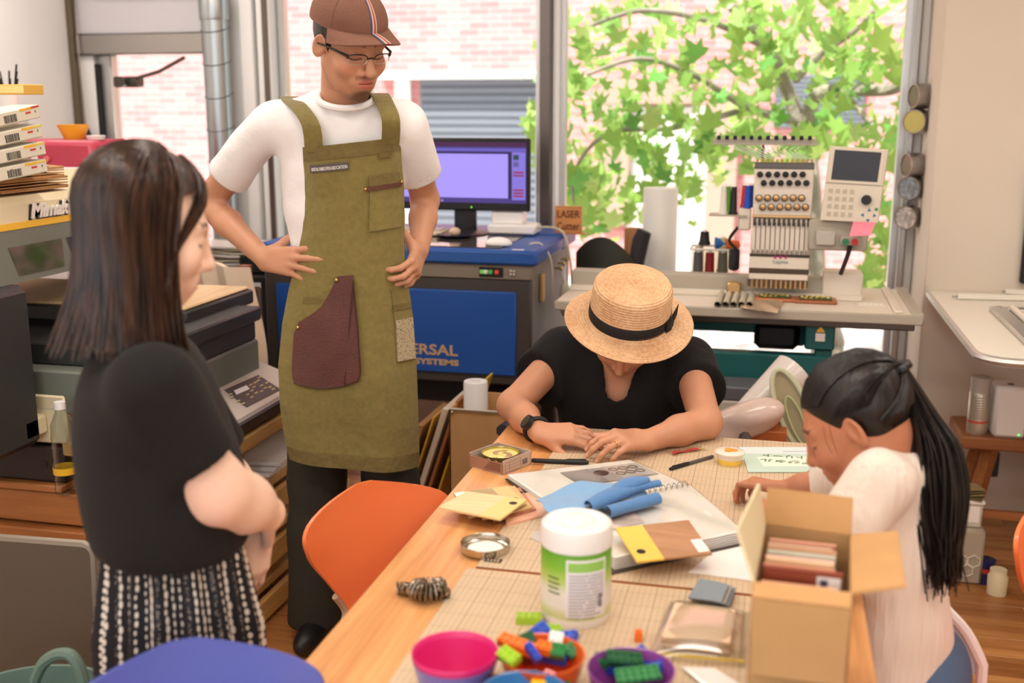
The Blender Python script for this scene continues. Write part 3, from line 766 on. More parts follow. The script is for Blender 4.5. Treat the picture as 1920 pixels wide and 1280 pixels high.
    g = MB(); g.T = Ti; d = MB(); d.T = Ti; ln = MB(); ln.T = Ti
    for sx in (-1, 1):
        P = [Vector((sx*(.034+.024*math.copysign(abs(math.cos(a))**.6, math.cos(a))), -.112+.012*((.034+.024*math.cos(a))/.058)**2, -.0005+.0125*math.copysign(abs(math.sin(a))**.7, math.sin(a)))) for a in [i*2*PI/20 for i in range(21)]]
        g.tube([p for p in P[9:]+P[1:2]], .0013, 6); d.tube(P[:11], .0015, 6); ln.add(P[:20], [tuple(range(20))])
        d.tube([(sx*.058, -.1, .006), (sx*.07, -.085, .009), (sx*.08, -.03, .008), (sx*.084, .012, .002), (sx*.083, .03, -.012)], [.0042, .0035, .003, .0026, .002], 6)
    d.tube([(-.011, -.111, .002), (0, -.116, .005), (.011, -.111, .002)], .0018, 6)
    gp = d.build('eyeglasses', m_dkf, t); gp['label'] = 'half-rim eyeglasses with black temples'
    g.build('rim', m_rim, gp); ln.build('lens', glassy('lens_glass', (250, 250, 250), .12), gp)
    # T-shirt
    G = Fld(V(-1.7, 2.5, .9), V(-.78, 3.12, 1.62), .0065)
    tor = [ell(chest+V(0, 0, -.02), (.166, .104, .24), bR, k=.06), ell(waist, (.148, .098, .26), bR, k=.06), cap(shR*.9+chest*.1, shL*.9+chest*.1, .06, k=.06), cap(nk+rt*-.05+V(0, 0, -.015), shR*.7+nk*.3+V(0, 0, -.004), .05, k=.04), cap(nk+rt*.05+V(0, 0, -.015), shL*.7+nk*.3+V(0, 0, -.004), .05, k=.04), cap(nk+V(0, .015, -.045), nk+V(0, .012, -.07), .1, k=.05)]
    F = field(G, tor)
    for s, e, fl in ((shR, elR, 1), (shL, elL, -1)):
        S = field(G, [cap(s, s*.3+e*.7, .057, .064, k=.03)]); ce = s*.34+e*.66 if fl > 0 else s*.32+e*.68
        X, Y, Z = G.xyz(); S = S+folds(3, .007, (22, 22, 22))(X, Y, Z)
        S = cut(G, S, ce, nv(e-s)+V(-.12*fl, 0, -.12)); F = smin(F, S, .03)
    X, Y, Z = G.xyz(); F = F+folds(5, .007, (12, 8, 18))(X, Y, Z)
    F = shellf(F, .012); CR = J(650, 186, 2.775); F = field(G, [cap(CR+up*.046+fw*.02, CR+up*.2, .078, .085, k=.004, sub=True)], F)
    fobj('tshirt', G, F, m_white_tee, t, base, 2)
    # collar rib
    P = []
    for i in range(25):
        a = PI+i/24*2*PI; P.append(Vector(CR+rt*.074*math.sin(a)+fw*(.012+.076*math.cos(a))+up*(.006-.03*math.cos(a)))-Vector(base))
    MB().tube(P, .009, 8, flat=1.).build('collar', m_white_tee, t)
    # trousers and shoes
    G = Fld(V(-1.5, 2.55, 0), V(-.8, 3.05, 1.05), .008)
    hL, hR = J(598, 640, 2.8), J(712, 640, 2.82)
    fL, fR = V(-1.285, 2.80, .05), V(hR[0]+.02, 2.9, .05)
    F = field(G, [ell(hip+V(0, 0, -.04), (.165, .115, .14), bR, k=.05), cap(hL, (hL+fL)/2, .088, .082, k=.04), cap((hL+fL)/2, fL, .08, .082, k=.03), cap(hR, (hR+fR)/2, .088, .08, k=.04), cap((hR+fR)/2, fR, .08, .08, k=.03)])
    X, Y, Z = G.xyz(); F = F+folds(9, .008, (9, 9, 14))(X, Y, Z); F = cut(G, F, V(0, 0, .045), V(0, 0, -1)); F = cut(G, F, V(0, 0, .98), V(0, 0, 1))
    fobj('trousers', G, F, m_trouser, t, base, 2)
    for f in (fL, fR):
        G = Fld(f-V(.14, .2, .06), f+V(.14, .12, .1), .006); F = field(G, [ell(f+V(.02, -.06, -.015), (.042, .105, .045), k=.03), ell(f+V(0, .02, .0), (.04, .055, .05), k=.03)]); F = cut(G, F, V(0, 0, .004), V(0, 0, -1))
        fobj('shoe', G, F, m_black, t, base, 1)
    # apron: a cloth panel wrapped round the front, laid out by height
    m_apron = M('olive_canvas', (126, 114, 62), .9, sheen=.2, vary=(70, .1), bump=(20, .7)); m_hem = M('olive_canvas_hem', (114, 100, 58), .9, vary=(70, .1), bump=(40, .6))
    C0 = waist.copy()
    def fr(px, py):   # pixel -> (u, z) on the body plane
        n = fw; d = np.array(ray(px, py)); tt = np.dot(C0+fw*.06-V(0, 0, CAMH), n)/np.dot(d, n); q = V(0, 0, CAMH)+d*tt
        return float(np.dot(q-C0, rt)), float(q[2])
    rows = [(266, 569, 750), (310, 571, 752), (360, 574, 757), (420, 569, 758), (480, 556, 757), (530, 543, 764), (600, 531, 774), (680, 525, 780), (760, 529, 783), (820, 537, 785), (862, 546, 785)]
    zs, uL, uR = [], [], []
    for py, a, b_ in rows: l = fr(a, py); r = fr(b_, py); zs.append((l[1]+r[1])/2); uL.append(l[0]); uR.append(r[0])
    zs, uL, uR = zs[::-1], uL[::-1], uR[::-1]
    zt, zb = zs[-1], zs[0]
    fo = folds(21, 1., (9, 0, 12), 5); fo2 = folds(22, 1., (26, 0, 22), 5)
    def apr(u, v, off=0.):
        lean = .026*(u-.5); z = zb+(zt-zb)*v
        zz = z+lean*(1 if v > .6 else -1.9*(1-v/.6)+v/.6) if True else z
        if v < .25: zz += (.25-v)*.05*(u-.35)
        l, r = interp(z, zs, uL), interp(z, zs, uR); uu = l+(r-l)*u
        th = (u-.5)*2
        dep = interp(v, (0, .3, .55, .75, 1), (.155, .15, .135, .128, .135))*(1-.44*abs(th)**2.6)
        lowv = smoothstep(.62, .1, v)
        dep += .007*float(fo(u*.5, 0, z))*(.4+lowv)+.003*float(fo2(u*.5, 0, z))+.010*lowv*math.sin(u*9+1.0+2*v)
        q = C0+rt*uu+fw*(dep+off)+up*(zz-C0[2])
        return Vector(q-np.array(base))
    ap = MB().sheet(apr, 44, 80, .004).build('apron', m_apron, t, 60); ap['label'] = 'olive canvas work apron with a brown leather pocket'
    def patch(name, mt, u0, u1, v0, v1, off=.005, poly=None, nu=10, nvv=14, th=.003, par=None):
        def f(a, c): return apr(u0+(u1-u0)*a, v0+(v1-v0)*c, off)
        return MB().sheet(f, nu, nvv, th).build(name, mt, par or ap, 60)
    def vof(py): return (interp(py, [r[0] for r in rows], [z for z in zs[::-1]])-zb)/(zt-zb)
    patch('top_hem', m_hem, 0, 1, vof(292), 1, .003); patch('bottom_hem', m_hem, 0, 1, 0, vof(836), .003, nu=30)
    patch('chest_pocket', m_apron, .66, .97, vof(432), vof(330), .006); patch('chest_pocket_flap', m_hem, .66, .97, vof(349), vof(330), .009)
    lth = M('brown_leather', (92, 52, 44), .5, bump=(240, .3), vary=(14, .12))
    st = patch('leather_strap', lth, .62, .985, vof(357), vof(349), .011, th=.003)
    nmz = patch('name_patch', M('name_patch_grey', (92, 86, 84), .8), .07, .47, vof(314), vof(300), .006, th=.002)
    for s_, ua, ub in (('DIGITAL', .085, .165), ('FABRI', .167, .22), ('CATION', .222, .29), ('ASSO', .295, .345), ('CIATION', .347, .46)):
        q0 = apr(ua, vof(311), .0085); q1 = apr(ub, vof(311), .0085); dv = (q1-q0)
        tx = text(s_, .0105, 'patch_lettering', M('patch_letter', (226, 222, 216), .7), ap, q0, (PI/2, -math.atan2(dv.z, dv.xy.length), math.atan2(dv.y, dv.x)), .0004, bold=.0002)
        w_ = max(v.co.x for v in tx.data.vertices); tx.scale = (dv.length/w_*.97, 1.15, 1)
    patch('pen_loop', m_hem, .78, .9, vof(300), vof(291), .007, th=.003)
    # leather holster pocket: a curved flap outline
    def lp(a, c):
        v = vof(706)+(vof(508)-vof(706))*c
        left = interp(c, (0, .08, .46, .58, .72, .86, .96, 1), (.115, .105, .1, .13, .29, .36, .39, .405)); right = interp(c, (0, .04, .12, .5, 1), (.48, .575, .6, .585, .545))
        u = left+(right-left)*a
        return apr(u, v-.012*math.sin(a*PI)*(1-c), .008)
    lpo = MB().sheet(lp, 14, 26, .004).build('leather_pocket', lth, ap, 60)
    b = MB(); b.tube([lp(1, i/20)+Vector(fw*.003) for i in range(20)]+[lp(1-i/14, 0)+Vector(fw*.003) for i in range(15)], .0022, 5); b.build('stitched_edge', M('leather_edge', (70, 38, 32), .6), ap)
    b = MB()
    for a, c in ((.06, .97), (.02, .53)): b.sphere(lp(a, c)+Vector(fw*.004), .0055, 10, 6)
    b.build('rivet', m_brass, ap)
    b = MB()
    for u, py in ((.62, 353), (.985, 349)): b.sphere(apr(u, vof(py), .013), .005, 10, 6)
    b.build('rivet', m_brass, ap)
    patch('side_pocket', m_apron, .14, .42, vof(600), vof(543), .005); patch('side_pocket_hem', m_hem, .14, .42, vof(556), vof(543), .007)
    patch('tool_pocket', m_apron, .86, 1.0, vof(668), vof(545), .005); patch('tool_pocket_hem', m_hem, .86, 1.0, vof(580), vof(570), .008)
    def meshm():
        m, nt, b = newmat('beige_mesh_cloth'); N, L = nt.nodes.new, nt.links.new
        tc = N('ShaderNodeTexCoord'); vo = N('ShaderNodeTexVoronoi'); vo.inputs['Scale'].default_value = 190; L(tc.outputs['Object'], vo.inputs[0])
        r = N('ShaderNodeValToRGB'); r.color_ramp.elements[0].color = srgb(70, 60, 40); r.color_ramp.elements[1].color = srgb(178, 164, 132); r.color_ramp.elements[0].position = .15; r.color_ramp.elements[1].position = .4
        L(vo.outputs['Distance'], r.inputs[0]); L(r.outputs[0], b.inputs['Base Color']); b.inputs['Roughness'].default_value = .9
        return m
    patch('mesh_pocket', meshm(), .87, 1.0, vof(668), vof(597), .009)
    def strap(pts, nm):
        P = [Vector(p)-Vector(base) for p in pts]; Q = spline(P, 16)
        def f(u, v):
            k = v*16; i = min(int(k), 15); p = Q[i].lerp(Q[i+1], k-i); return p+Vector(rt)*((u-.5)*.047)
        MB().sheet(f, 4, 32, .004).build(nm, m_apron, ap, 60)
    a0 = Vector(base)+apr(.12, .985, .004); a1 = Vector(base)+apr(.9, .985, .004)
    strap([a0, J(583, 235, 2.655), J(560, 200, 2.70), J(543, 186, 2.755), J(545, 184, 2.80), J(560, 215, 2.92)], 'strap')
    strap([a1, J(733, 225, 2.70), J(722, 195, 2.735), J(713, 178, 2.78), J(708, 180, 2.83), J(700, 215, 2.95)], 'strap')
    return H
build_man()
# ================================================= woman on the left
def build_woman():
    base = (-.98, 1.5, 0)
    t = thing('person', 'person with long dark brown hair, black T-shirt and dotted black skirt, hands clasped', 'person', base)
    YW = 1.5
    psi = math.radians(126); fw = V(math.sin(psi), -math.cos(psi), 0); rt = V(-fw[1], fw[0], 0); up = V(0, 0, 1)   # rt: her left side
    bR = np.stack([rt, -fw, up], 1)
    H = Head(J(268, 428, YW+.02), 131, 17, 0, .97)
    nk = J(258, 640, YW+.01); chest = J(272, 775, YW); belly = J(310, 930, YW); hip = J(328, 1080, YW)
    shN, shF = J(292, 722, YW-.115), J(300, 690, YW+.13)
    elN, wrN = J(408, 922, YW-.065), J(502, 962, YW+.06)
    elF, wrF = J(430, 900, YW+.22), J(498, 968, YW+.13)
    ops = H.ops(ears=False); nails = []
    ops += [cap(H.p(0, .035, -.06), nk+V(0, 0, -.02), .045, .047, k=.03), ell(chest+V(0, 0, -.03), (.12, .08, .14), bR, k=.05), ell(belly, (.105, .075, .15), bR, k=.05), ell(hip, (.115, .085, .12), bR, k=.05)]
    ops += [cap(shN, elN, .044, .04, k=.03), cap(elN, elN*.5+wrN*.5, .041, .040, k=.05), cap(elN*.5+wrN*.5, wrN, .040, .029, k=.04)]
    ops += [cap(shF, elF, .045, .038, k=.03), cap(elF, wrF, .038, .026, k=.02)]
    dN = nv(J(506, 1018, YW+.15)-wrN); dF = nv(J(488, 1030, YW+.11)-wrF)
    hand(ops, wrN, dN, nv(fw*.9-rt*.35+up*.3), nv(rt*.5-fw*.3), .86, curl=[(.35, .7, .5), (.4, .8, .5), (.4, .8, .5), (.45, .8, .5)], nails=nails)
    hand(ops, wrF+V(0, -.02, -.01), dF, nv(-rt*.6+fw*.3+up*.1), nv(-fw*.5-rt*.6), .86, curl=[(.25, .35, .2), (.25, .4, .3), (.3, .4, .3), (.3, .5, .3)], nails=nails)
    for sx in (-1, 1):
        h = hip+rt*sx*.05; ops.append(cap(h, V(h[0], h[1], .05)+fw*.02, .055, .04, k=.03)); ops.append(cap(V(h[0], h[1], .03), V(h[0], h[1], .025)+fw*.13, .035, .03, k=.02))
    body(ops, V(-1.45, 1.15, 0), V(-.6, 1.95, 1.56), t, base, (244, 206, 184), [(H.c-.15, H.c+.15, .0028), around([wrN, wrF, wrN+dN*.15, wrF+dF*.15], .06)+(.0035,)],
         heads=[(H, dict(lip=(208, 98, 100), brow=(70, 48, 38)))], nails=nails)
    # T-shirt
    G = Fld(V(-1.5, 1.1, .55), V(-.6, 1.95, 1.3), .0065)
    tor = [ell(chest+V(0, 0, -.03), (.156, .112, .17), bR, k=.06), ell(belly+V(0, 0, .01), (.142, .108, .2), bR, k=.06), ell(hip+V(0, 0, .1), (.15, .116, .16), bR, k=.06), cap(shN*.8+chest*.2+V(0, 0, .0), shF*.8+chest*.2+V(0, 0, .0), .062, k=.06), cap(nk+V(0, 0, -.075), nk+V(0, 0, -.10), .068, k=.04)]
    F = field(G, tor); X, Y, Z = G.xyz()
    sl = field(G, [cap(shN, shN*.1+elN*.9, .06, .062, k=.03)]); sl = cut(G, sl, shN*.28+elN*.72, nv(elN-shN)+V(.05, 0, .1)); F = smin(F, sl, .035)
    sl = field(G, [cap(shF, shF*.1+elF*.9, .068, .064, k=.03)]); sl = cut(G, sl, shF*.25+elF*.75, nv(elF-shF)); F = smin(F, sl, .035)
    F = F+folds(31, .005, (9, 9, 14))(X, Y, Z)+.004*np.sin(40*(Z*.8+X*.6)+2*np.sin(9*X))*np.clip((1.0-Z)*3, 0, 1)
    hem = J(320, 1016, YW)[2]
    F = cut(G, F, V(0, 0, hem+.006), V(0, 0, -1)); F = shellf(F, .012)
    F = field(G, [cap(nk+V(0, 0, -.02), nk+V(0, 0, .12), .066, k=.004, sub=True)], F)
    fobj('tshirt', G, F, m_black_tee, t, base, 2)
    # patterned collar facing seen at the front opening
    P = [Vector(nk+fw*(.06+.035*i/8)+rt*.02+up*(-.02-.10*i/8))-Vector(base) for i in range(9)]
    m_dot = None
    def dotmat():
        m, nt, b = newmat('black_white_dotted_cloth'); N, L = nt.nodes.new, nt.links.new
        uv = N('ShaderNodeUVMap'); uv.uv_map = 'UVMap'
        sp = N('ShaderNodeSeparateXYZ'); L(uv.outputs[0], sp.inputs[0])
        def math_(op, a, b_=None, c=None):
            n = N('ShaderNodeMath'); n.operation = op
            for i, v in enumerate((a, b_, c)):
                if v is None: continue
                if isinstance(v, (int, float)): n.inputs[i].default_value = v
                else: L(v, n.inputs[i])
            return n.outputs[0]
        U, Vv = sp.outputs[0], sp.outputs[1]
        col_i = math_('FLOOR', U)
        wn_ = N('ShaderNodeTexWhiteNoise'); wn_.noise_dimensions = '1D'; L(col_i, wn_.inputs['W'])
        kind = wn_.outputs['Value']
        fx = math_('SUBTRACT', math_('FRACT', U), .5)
        ph = math_('ADD', math_('MULTIPLY', kind, 13.7), Vv)
        row_i = math_('FLOOR', ph); fy = math_('SUBTRACT', math_('FRACT', ph), .5)
        w2 = N('ShaderNodeTexWhiteNoise'); w2.noise_dimensions = '2D'
        cb = N('ShaderNodeCombineXYZ'); L(col_i, cb.inputs[0]); L(row_i, cb.inputs[1]); L(cb.outputs[0], w2.inputs['Vector'])
        sz = math_('ADD', math_('MULTIPLY', kind, .12), math_('MULTIPLY_ADD', w2.outputs['Value'], .06, .085))
        jit = math_('MULTIPLY', math_('SUBTRACT', w2.outputs['Value'], .5), .16)
        d = math_('SQRT', math_('ADD', math_('POWER', math_('ADD', fx, jit), 2), math_('POWER', math_('MULTIPLY', fy, .43), 2)))
        k = math_('LESS_THAN', d, sz)
        # every third line is a scatter of tiny flecks
        vo = N('ShaderNodeTexVoronoi'); vo.inputs['Scale'].default_value = 5.; L(uv.outputs[0], vo.inputs[0])
        fl = math_('MULTIPLY', math_('LESS_THAN', vo.outputs['Distance'], .28), math_('LESS_THAN', math_('ABSOLUTE', fx), .2))
        isf = math_('LESS_THAN', math_('MODULO', math_('ADD', col_i, 300), 4), .5)
        k2 = math_('ADD', math_('MULTIPLY', k, math_('SUBTRACT', 1, isf)), math_('MULTIPLY', fl, isf))
        mx = N('ShaderNodeMixRGB'); mx.inputs[1].default_value = srgb(22, 22, 28); mx.inputs[2].default_value = srgb(228, 220, 208); L(k2, mx.inputs[0])
        L(mx.outputs[0], b.inputs['Base Color']); b.inputs['Roughness'].default_value = .85
        return m
    m_dot = dotmat()
    # gathered skirt-like trousers with rows of white flecks
    C = hip.copy(); zt = hem+.05
    nU, nV = 120, 40; vs = []; uvs = []
    for j in range(nV+1):
        v = j/nV; z = zt-v*(zt-.12)
        g = min(1, v*4)
        for i in range(nU+1):
            a = i/nU*2*PI
            ru = .124+.024*g+.012*v; rf = .100+.02*g+.014*v
            wv = (.004+.006*g)*math.sin(a*19+2*math.sin(a*3))+.006*g*math.sin(a*7+v*3)
            q = C+rt*((ru+wv)*math.cos(a))+fw*((rf+wv)*math.sin(a)+.006*v)
            vs.append((q[0]-base[0], q[1]-base[1], z)); uvs.append((a*66/(2*PI), (zt-z)*74))
    w = nU+1
    fs = [(j*w+i, (j+1)*w+i, (j+1)*w+i+1, j*w+i+1) for j in range(nV) for i in range(nU)]
    me = bpy.data.meshes.new('skirt'); me.from_pydata(vs, [], fs); uvl = me.uv_layers.new(name='UVMap')
    for l in me.loops: uvl.data[l.index].uv = uvs[l.vertex_index]
    shade(me, 180); obj('skirt', me, m_dot, t)
    for sx in (-1, 1):
        f = hip+rt*sx*.08; f[2] = .04; G = Fld(f-V(.16, .16, .05), f+V(.2, .16, .1), .007); F = field(G, [cap(f-fw*.02, f+fw*.13, .04, .036), cap(f, f+V(0, 0, .04), .038)]); F = cut(G, F, V(0, 0, .004), V(0, 0, -1)); fobj('shoe', G, F, m_black, t, base, 1)
    # hair: scalp cap, curtain to the shoulders, loose strands
    rr = random.Random(5)
    def S(a, tt, lift=0.):
        # a: azimuth from the back of the head (radians, + = her left)
        if tt < .42:
            th = tt/.42*1.72; rx, ry, rz = .091+lift, .098+lift, .094+lift
            q = V(rx*math.sin(th)*math.sin(a), .012+ry*math.sin(th)*math.cos(a), .036+rz*math.cos(th))
        else:
            s = (tt-.42)/.58; th = 1.72; rx, ry, rz = .091+lift, .098+lift, .094+lift
            q = V(rx*math.sin(th)*math.sin(a), .012+ry*math.sin(th)*math.cos(a), .036+rz*math.cos(th))
            P0 = H.c+H.R @ (q*H.sc); k = -.10*math.sin(s*PI*.8)+(.18+.26*max(0, math.cos(a)))*s*s; rad = P0-H.c; rad[2] = 0
            return P0+rad*k+V(0, 0, -s*(.228-.012*abs(a)))
        return H.c+H.R @ (q*H.sc)*1.0
    # hair falls under gravity: undo the nod for the hanging part
    def S2(a, tt, lift=0.):
        q = S(a, tt, lift)
        if tt > .42:
            s = (tt-.42)/.58; q = q+V(0, 0, 0)-fw*.012*s
        return q
    b = MB(); am = 2.05
    b.sheet(lambda u, v: Vector(S2((u-.5)*2*am, .001+v*.985))-Vector(base), 40, 26, .008)
    # skull cap towards the forehead
    def front(u, v):
        a = am+(2*PI-2*am)*u; th = .001+v*interp(abs(a-PI), (0, 1.1), (.86, 1.25))
        q = V(.088*math.sin(th)*math.sin(a), .016+.105*math.sin(th)*math.cos(a), .037+.094*math.cos(th)); return Vector(H.c+H.R @ (q*H.sc))-Vector(base)
    b.sheet(front, 16, 8, .006)
    ho = b.build('hair', m_hair_dk, t, 80)
    paths = []
    for i in range(620):
        a = rr.uniform(-am-.12, am+.12); lf = rr.uniform(-.002, .008); e = rr.uniform(.9, 1.03); w1 = rr.gauss(0, .05); w2 = rr.gauss(0, .05)
        paths.append([S2(a*(.9+.1*q)+w1*math.sin(q*3)+w2*q*q, min(.02+q*e*.98, 1.04), lf) for q in (0, .12, .25, .38, .5, .62, .75, .88, 1)])
    for sx in (-1, 1):
        for i in range(130 if sx < 0 else 70):
            x0 = rr.uniform(-.012, .004); lfb = rr.uniform(.001, .007); f = rr.uniform(0, 1); o_ = rr.gauss(0, .003)
            pts = [(x0+.012, -.03-.04*f, .133-.012*f), (sx*.028, -.068-.018*f+o_, .118-.012*f), (sx*.058, -.078-.01*f+o_, .085-.018*f), (sx*(.077+o_), -.062-.006*f, .03-.01*f), (sx*(.082+o_), -.04, -.04), (sx*(.079+o_), -.040-.012*f, -.1), (sx*(.072+o_), -.052-.02*f, -.15), (sx*(.06+o_), -.072-.03*f*rr.random(), -.195-.03*rr.random())]
            qq = []
            for k_, p in enumerate(pts):
                p = V(*p)
                if k_ < 4:
                    c_ = V(0, .012, .036); d_ = nv(p-c_); p = c_+d_/math.sqrt(((d_/V(.083+lfb, .104+lfb, .094+lfb))**2).sum())
                elif sx > 0: p = p+V(-.006, .025, 0)
                qq.append(H.p(*p))
            paths.append(qq)
    strands('hair_strands', paths, m_hair_dk, ho, base, .0034, 14, 4)
build_woman()
# ================================================= woman with the straw hat
def build_hat_woman():
    base = (-.38, 3.0, 0)
    t = thing('person', 'person in black sleeveless blouse bent over the table under a straw hat', 'person', base)
    fw = nv(V(.1, -.99, 0)); rt = V(-fw[1], fw[0], 0); up = V(0, 0, 1); bR = np.stack([rt, -fw, up], 1)
    H = Head(J(1172, 618, 2.81), 5, 56, 6, .95)
    nk = J(1172, 655, 2.93); chest = J(1170, 735, 2.95); belly = J(1170, 850, 3.02)
    shR, shL = J(1055, 662, 2.93), J(1292, 678, 2.93)
    elR, wrR = J(962, 806, 2.76), J(1010, 808, 2.60)
    elL, wrL = J(1322, 808, 2.72), J(1216, 822, 2.545)
    elR[2] = .765; elL[2] = .765; wrR[2] = .757; wrL[2] = .757
    wrR = JZ(1012, 812, .757); wrL = JZ(1212, 826, .757)
    ops = H.ops(); nails = []
    ops += [cap(H.p(0, .03, -.06), nk, .05, .056, k=.03), ell(chest, (.16, .1, .17), bR, k=.05), ell(belly, (.15, .11, .2), bR, k=.05), cap(shR, shL, .05, k=.05)]
    for s, e, w in ((shR, elR, wrR), (shL, elL, wrL)):
        m = e*.55+w*.45
        ops += [cap(s, e, .047, .041, k=.03), cap(e, m, .041, .038, k=.02), cap(m, w, .036, .0255, k=.02)]
    kR = JZ(1052, 800, .775); dR = nv(JZ(1100, 826, .748)-wrR+V(0, 0, .02)); dL = nv(JZ(1150, 826, .775)-wrL+V(0, 0, .004))
    hand(ops, wrR+V(0, 0, .003), dR, V(-.12, -.45, 1), V(.1, -1, -.5), .92, curl=[(.42, .42, .25), (.36, .40, .25), (.32, .38, .22), (.3, .36, .22)], spread=(.05, .0, -.06, -.16), thumb=(.62, -.5, .2), nails=nails)
    # the far edge of this hand is the index side: thumb tucked under
    hand(ops, wrL+V(0, 0, .003), dL, V(.15, -.45, 1), V(-.3, 1, -.2), .92, curl=[(.5, .5, .3), (.48, .5, .3), (.5, .55, .3), (.5, .6, .3)], spread=(.12, .03, -.07, -.2), thumb=(.62, -.45, .2), nails=nails)
    for sx in (-1, 1):
        h = base+V(sx*.09, .02, .5); k = h+V(sx*.05, -.42, .02); f = k+V(0, .05, -.45); ops += [cap(h, k, .075, .055, k=.04), cap(k, f, .05, .035, k=.03), cap(f, f+V(0, -.12, -.03), .03, .025, k=.02)]
    body(ops, V(-.95, 2.3, 0), V(.15, 3.25, 1.2), t, base, (210, 152, 118), [(H.c-.14, H.c+.14, .004), around([wrR, wrR+dR*.19], .05)+(.0028,), around([wrL, wrL+dL*.19], .05)+(.0028,)],
         heads=[(H, dict(lip=(190, 108, 98)))], nails=nails, nailcol=(232, 176, 160))
    # hair under the hat
    G = Fld(H.c-.16, H.c+.16, .006); F = field(G, [H.ell((0, .024, .034), (.084, .1, .096)), H.ell((0, .09, -.045), (.05, .04, .05), k=.04)]); F = cut(G, F, H.p(0, -.055, 0), H.R @ V(0, -1, .2)); fobj('hair', G, F, m_hair_bl, t, base, 1)
    # blouse: wide dropped shoulders, V neck
    G = Fld(V(-.95, 2.55, .6), V(.2, 3.3, 1.16), .0065); X, Y, Z = G.xyz()
    F = field(G, [ell(chest+V(0, .0, -.02), (.185, .12, .19), bR, k=.08), ell(belly, (.19, .13, .22), bR, k=.08), cap(shR, shL, .058, k=.08), cap(nk+V(0, .03, -.03), chest, .085, .12, k=.06)])
    for s, e, pc in ((shR, elR, (988, 655)), (shL, elL, (1342, 720))):
        q = s*.45+e*.55+V(0, .03, 0); S = field(G, [cap(s, q, .066, .08, k=.05)]); S = cut(G, S, s*.58+e*.42, nv(e-s)+V(0, -.2, .25)); F = smin(F, S, .05)
    F = F+folds(41, .006, (14, 10, 7))(X, Y, Z)+.004*np.sin(70*(X+.36)+3*np.sin(8*Z))*np.clip((.93-Z)*8, 0, 1)*np.clip((.16-np.abs(X+.36))*12, 0, 1)
    F = shellf(F, .012); F = cut(G, F, V(0, 0, .66), V(0, 0, -1))
    a = J(1172, 590, 2.86); b_ = J(1160, 735, 2.80)
    v0 = J(1155, 742, 2.80); F = field(G, [cap(J(1163, 645, 2.82), J(1156, 730, 2.83), .075, .03, k=.004, sub=True), cap(J(1156, 700, 2.80), J(1156, 745, 2.81), .045, .012, k=.004, sub=True), cap(nk+V(0, .02, .01), nk+V(0, -.01, .12), .075, k=.005, sub=True), cap(J(1168, 650, 2.86), J(1168, 650, 2.74), .066, k=.004, sub=True)], F)
    fobj('blouse', G, F, m_black_lin, t, base, 2)
    G = Fld(V(-.75, 2.35, .05), V(0, 3.2, .72), .01); ops2 = [ell(base+V(0, 0, .55), (.19, .14, .12), k=.05)]
    for sx in (-1, 1):
        h = base+V(sx*.09, .02, .5); k = h+V(sx*.05, -.42, .02); f = k+V(0, .05, -.40); ops2 += [cap(h, k, .09, .07, k=.05), cap(k, f, .07, .06, k=.04)]
    fobj('trousers', G, field(G, ops2), M('charcoal_trousers', (40, 40, 44), .85), t, base, 1)
    # wrist watch (worn: moves with the arm)
    ax = nv(wrR-elR); wp = wrR-ax*.024+V(0, 0, .002); s1 = nv(np.cross(ax, V(0, 0, 1))); s2 = np.cross(s1, ax)
    b = MB(); b.tube([Vector(wp+s1*.0315*math.cos(q)+s2*.0295*math.sin(q)-np.array(base)) for q in [i*2*PI/28 for i in range(29)]], .0062, 6, flat=1.)
    wt = b.build('watch', m_black, t); wt['label'] = 'black sports watch with round face'
    fdir = nv(-s1*.55*np.sign(np.dot(s1, V(0, 1, 0)))+s2*.45*np.sign(s2[2]))
    c = wp+fdir*.033-np.array(base); MB().cyl(c-fdir*.004, c+fdir*.006, .0205, .019, 24).build('watch_case', m_black, wt); MB().cyl(c+fdir*.0062, c+fdir*.0068, .0165, None, 24).build('watch_dial', M('watch_dial', (58, 54, 42), .2), wt)
    # ring on the left hand
    B = nv(V(.15, -.45, 1)-dL*np.dot(dL, V(.15, -.45, 1))); S0 = np.cross(B, dL); S0 = S0 if np.dot(S0, V(-.3, 1, -.2)) > 0 else -S0
    K = wrL+V(0, 0, .003)+(dL*.086+S0*-.0095-B*.002)*.92; sg = np.sign(np.dot(np.cross(dL, S0), B)); d = rot(B, -.07*sg) @ dL; sd = np.cross(d, B); d = rot(sd, -.5) @ d
    c = K+d*.022-np.array(base); u1 = nv(sd); u2 = np.cross(u1, d)
    MB().tube([Vector(c+(u1*math.cos(q)+u2*math.sin(q))*.0088) for q in [i*2*PI/20 for i in range(21)]], .0013, 6).build('ring', M('gold', (232, 190, 110), .25, 1.), t)
    # straw hat
    hc = J(1180, 596, 2.785); ax = nv(V(-.03, -.42, .9)); ax = nv(ax+rt*.17)
    q = Vector((0, 0, 1)).rotation_difference(Vector(ax)).to_matrix().to_4x4()
    m, nt, bsd = newmat('natural_straw'); N, L = nt.nodes.new, nt.links.new
    tc = N('ShaderNodeTexCoord'); n1 = N('ShaderNodeTexNoise'); n1.inputs['Scale'].default_value = 120; L(tc.outputs['Object'], n1.inputs[0])
    n2 = N('ShaderNodeTexNoise'); n2.inputs['Scale'].default_value = 9; L(tc.outputs['Object'], n2.inputs[0]); ad = N('ShaderNodeMath'); ad.operation = 'MULTIPLY_ADD'; ad.inputs[1].default_value = .5; L(n2.outputs[0], ad.inputs[0]); 
    ml = N('ShaderNodeMath'); ml.operation = 'MULTIPLY'; ml.inputs[1].default_value = .5; L(n1.outputs[0], ml.inputs[0]); L(ml.outputs[0], ad.inputs[2])
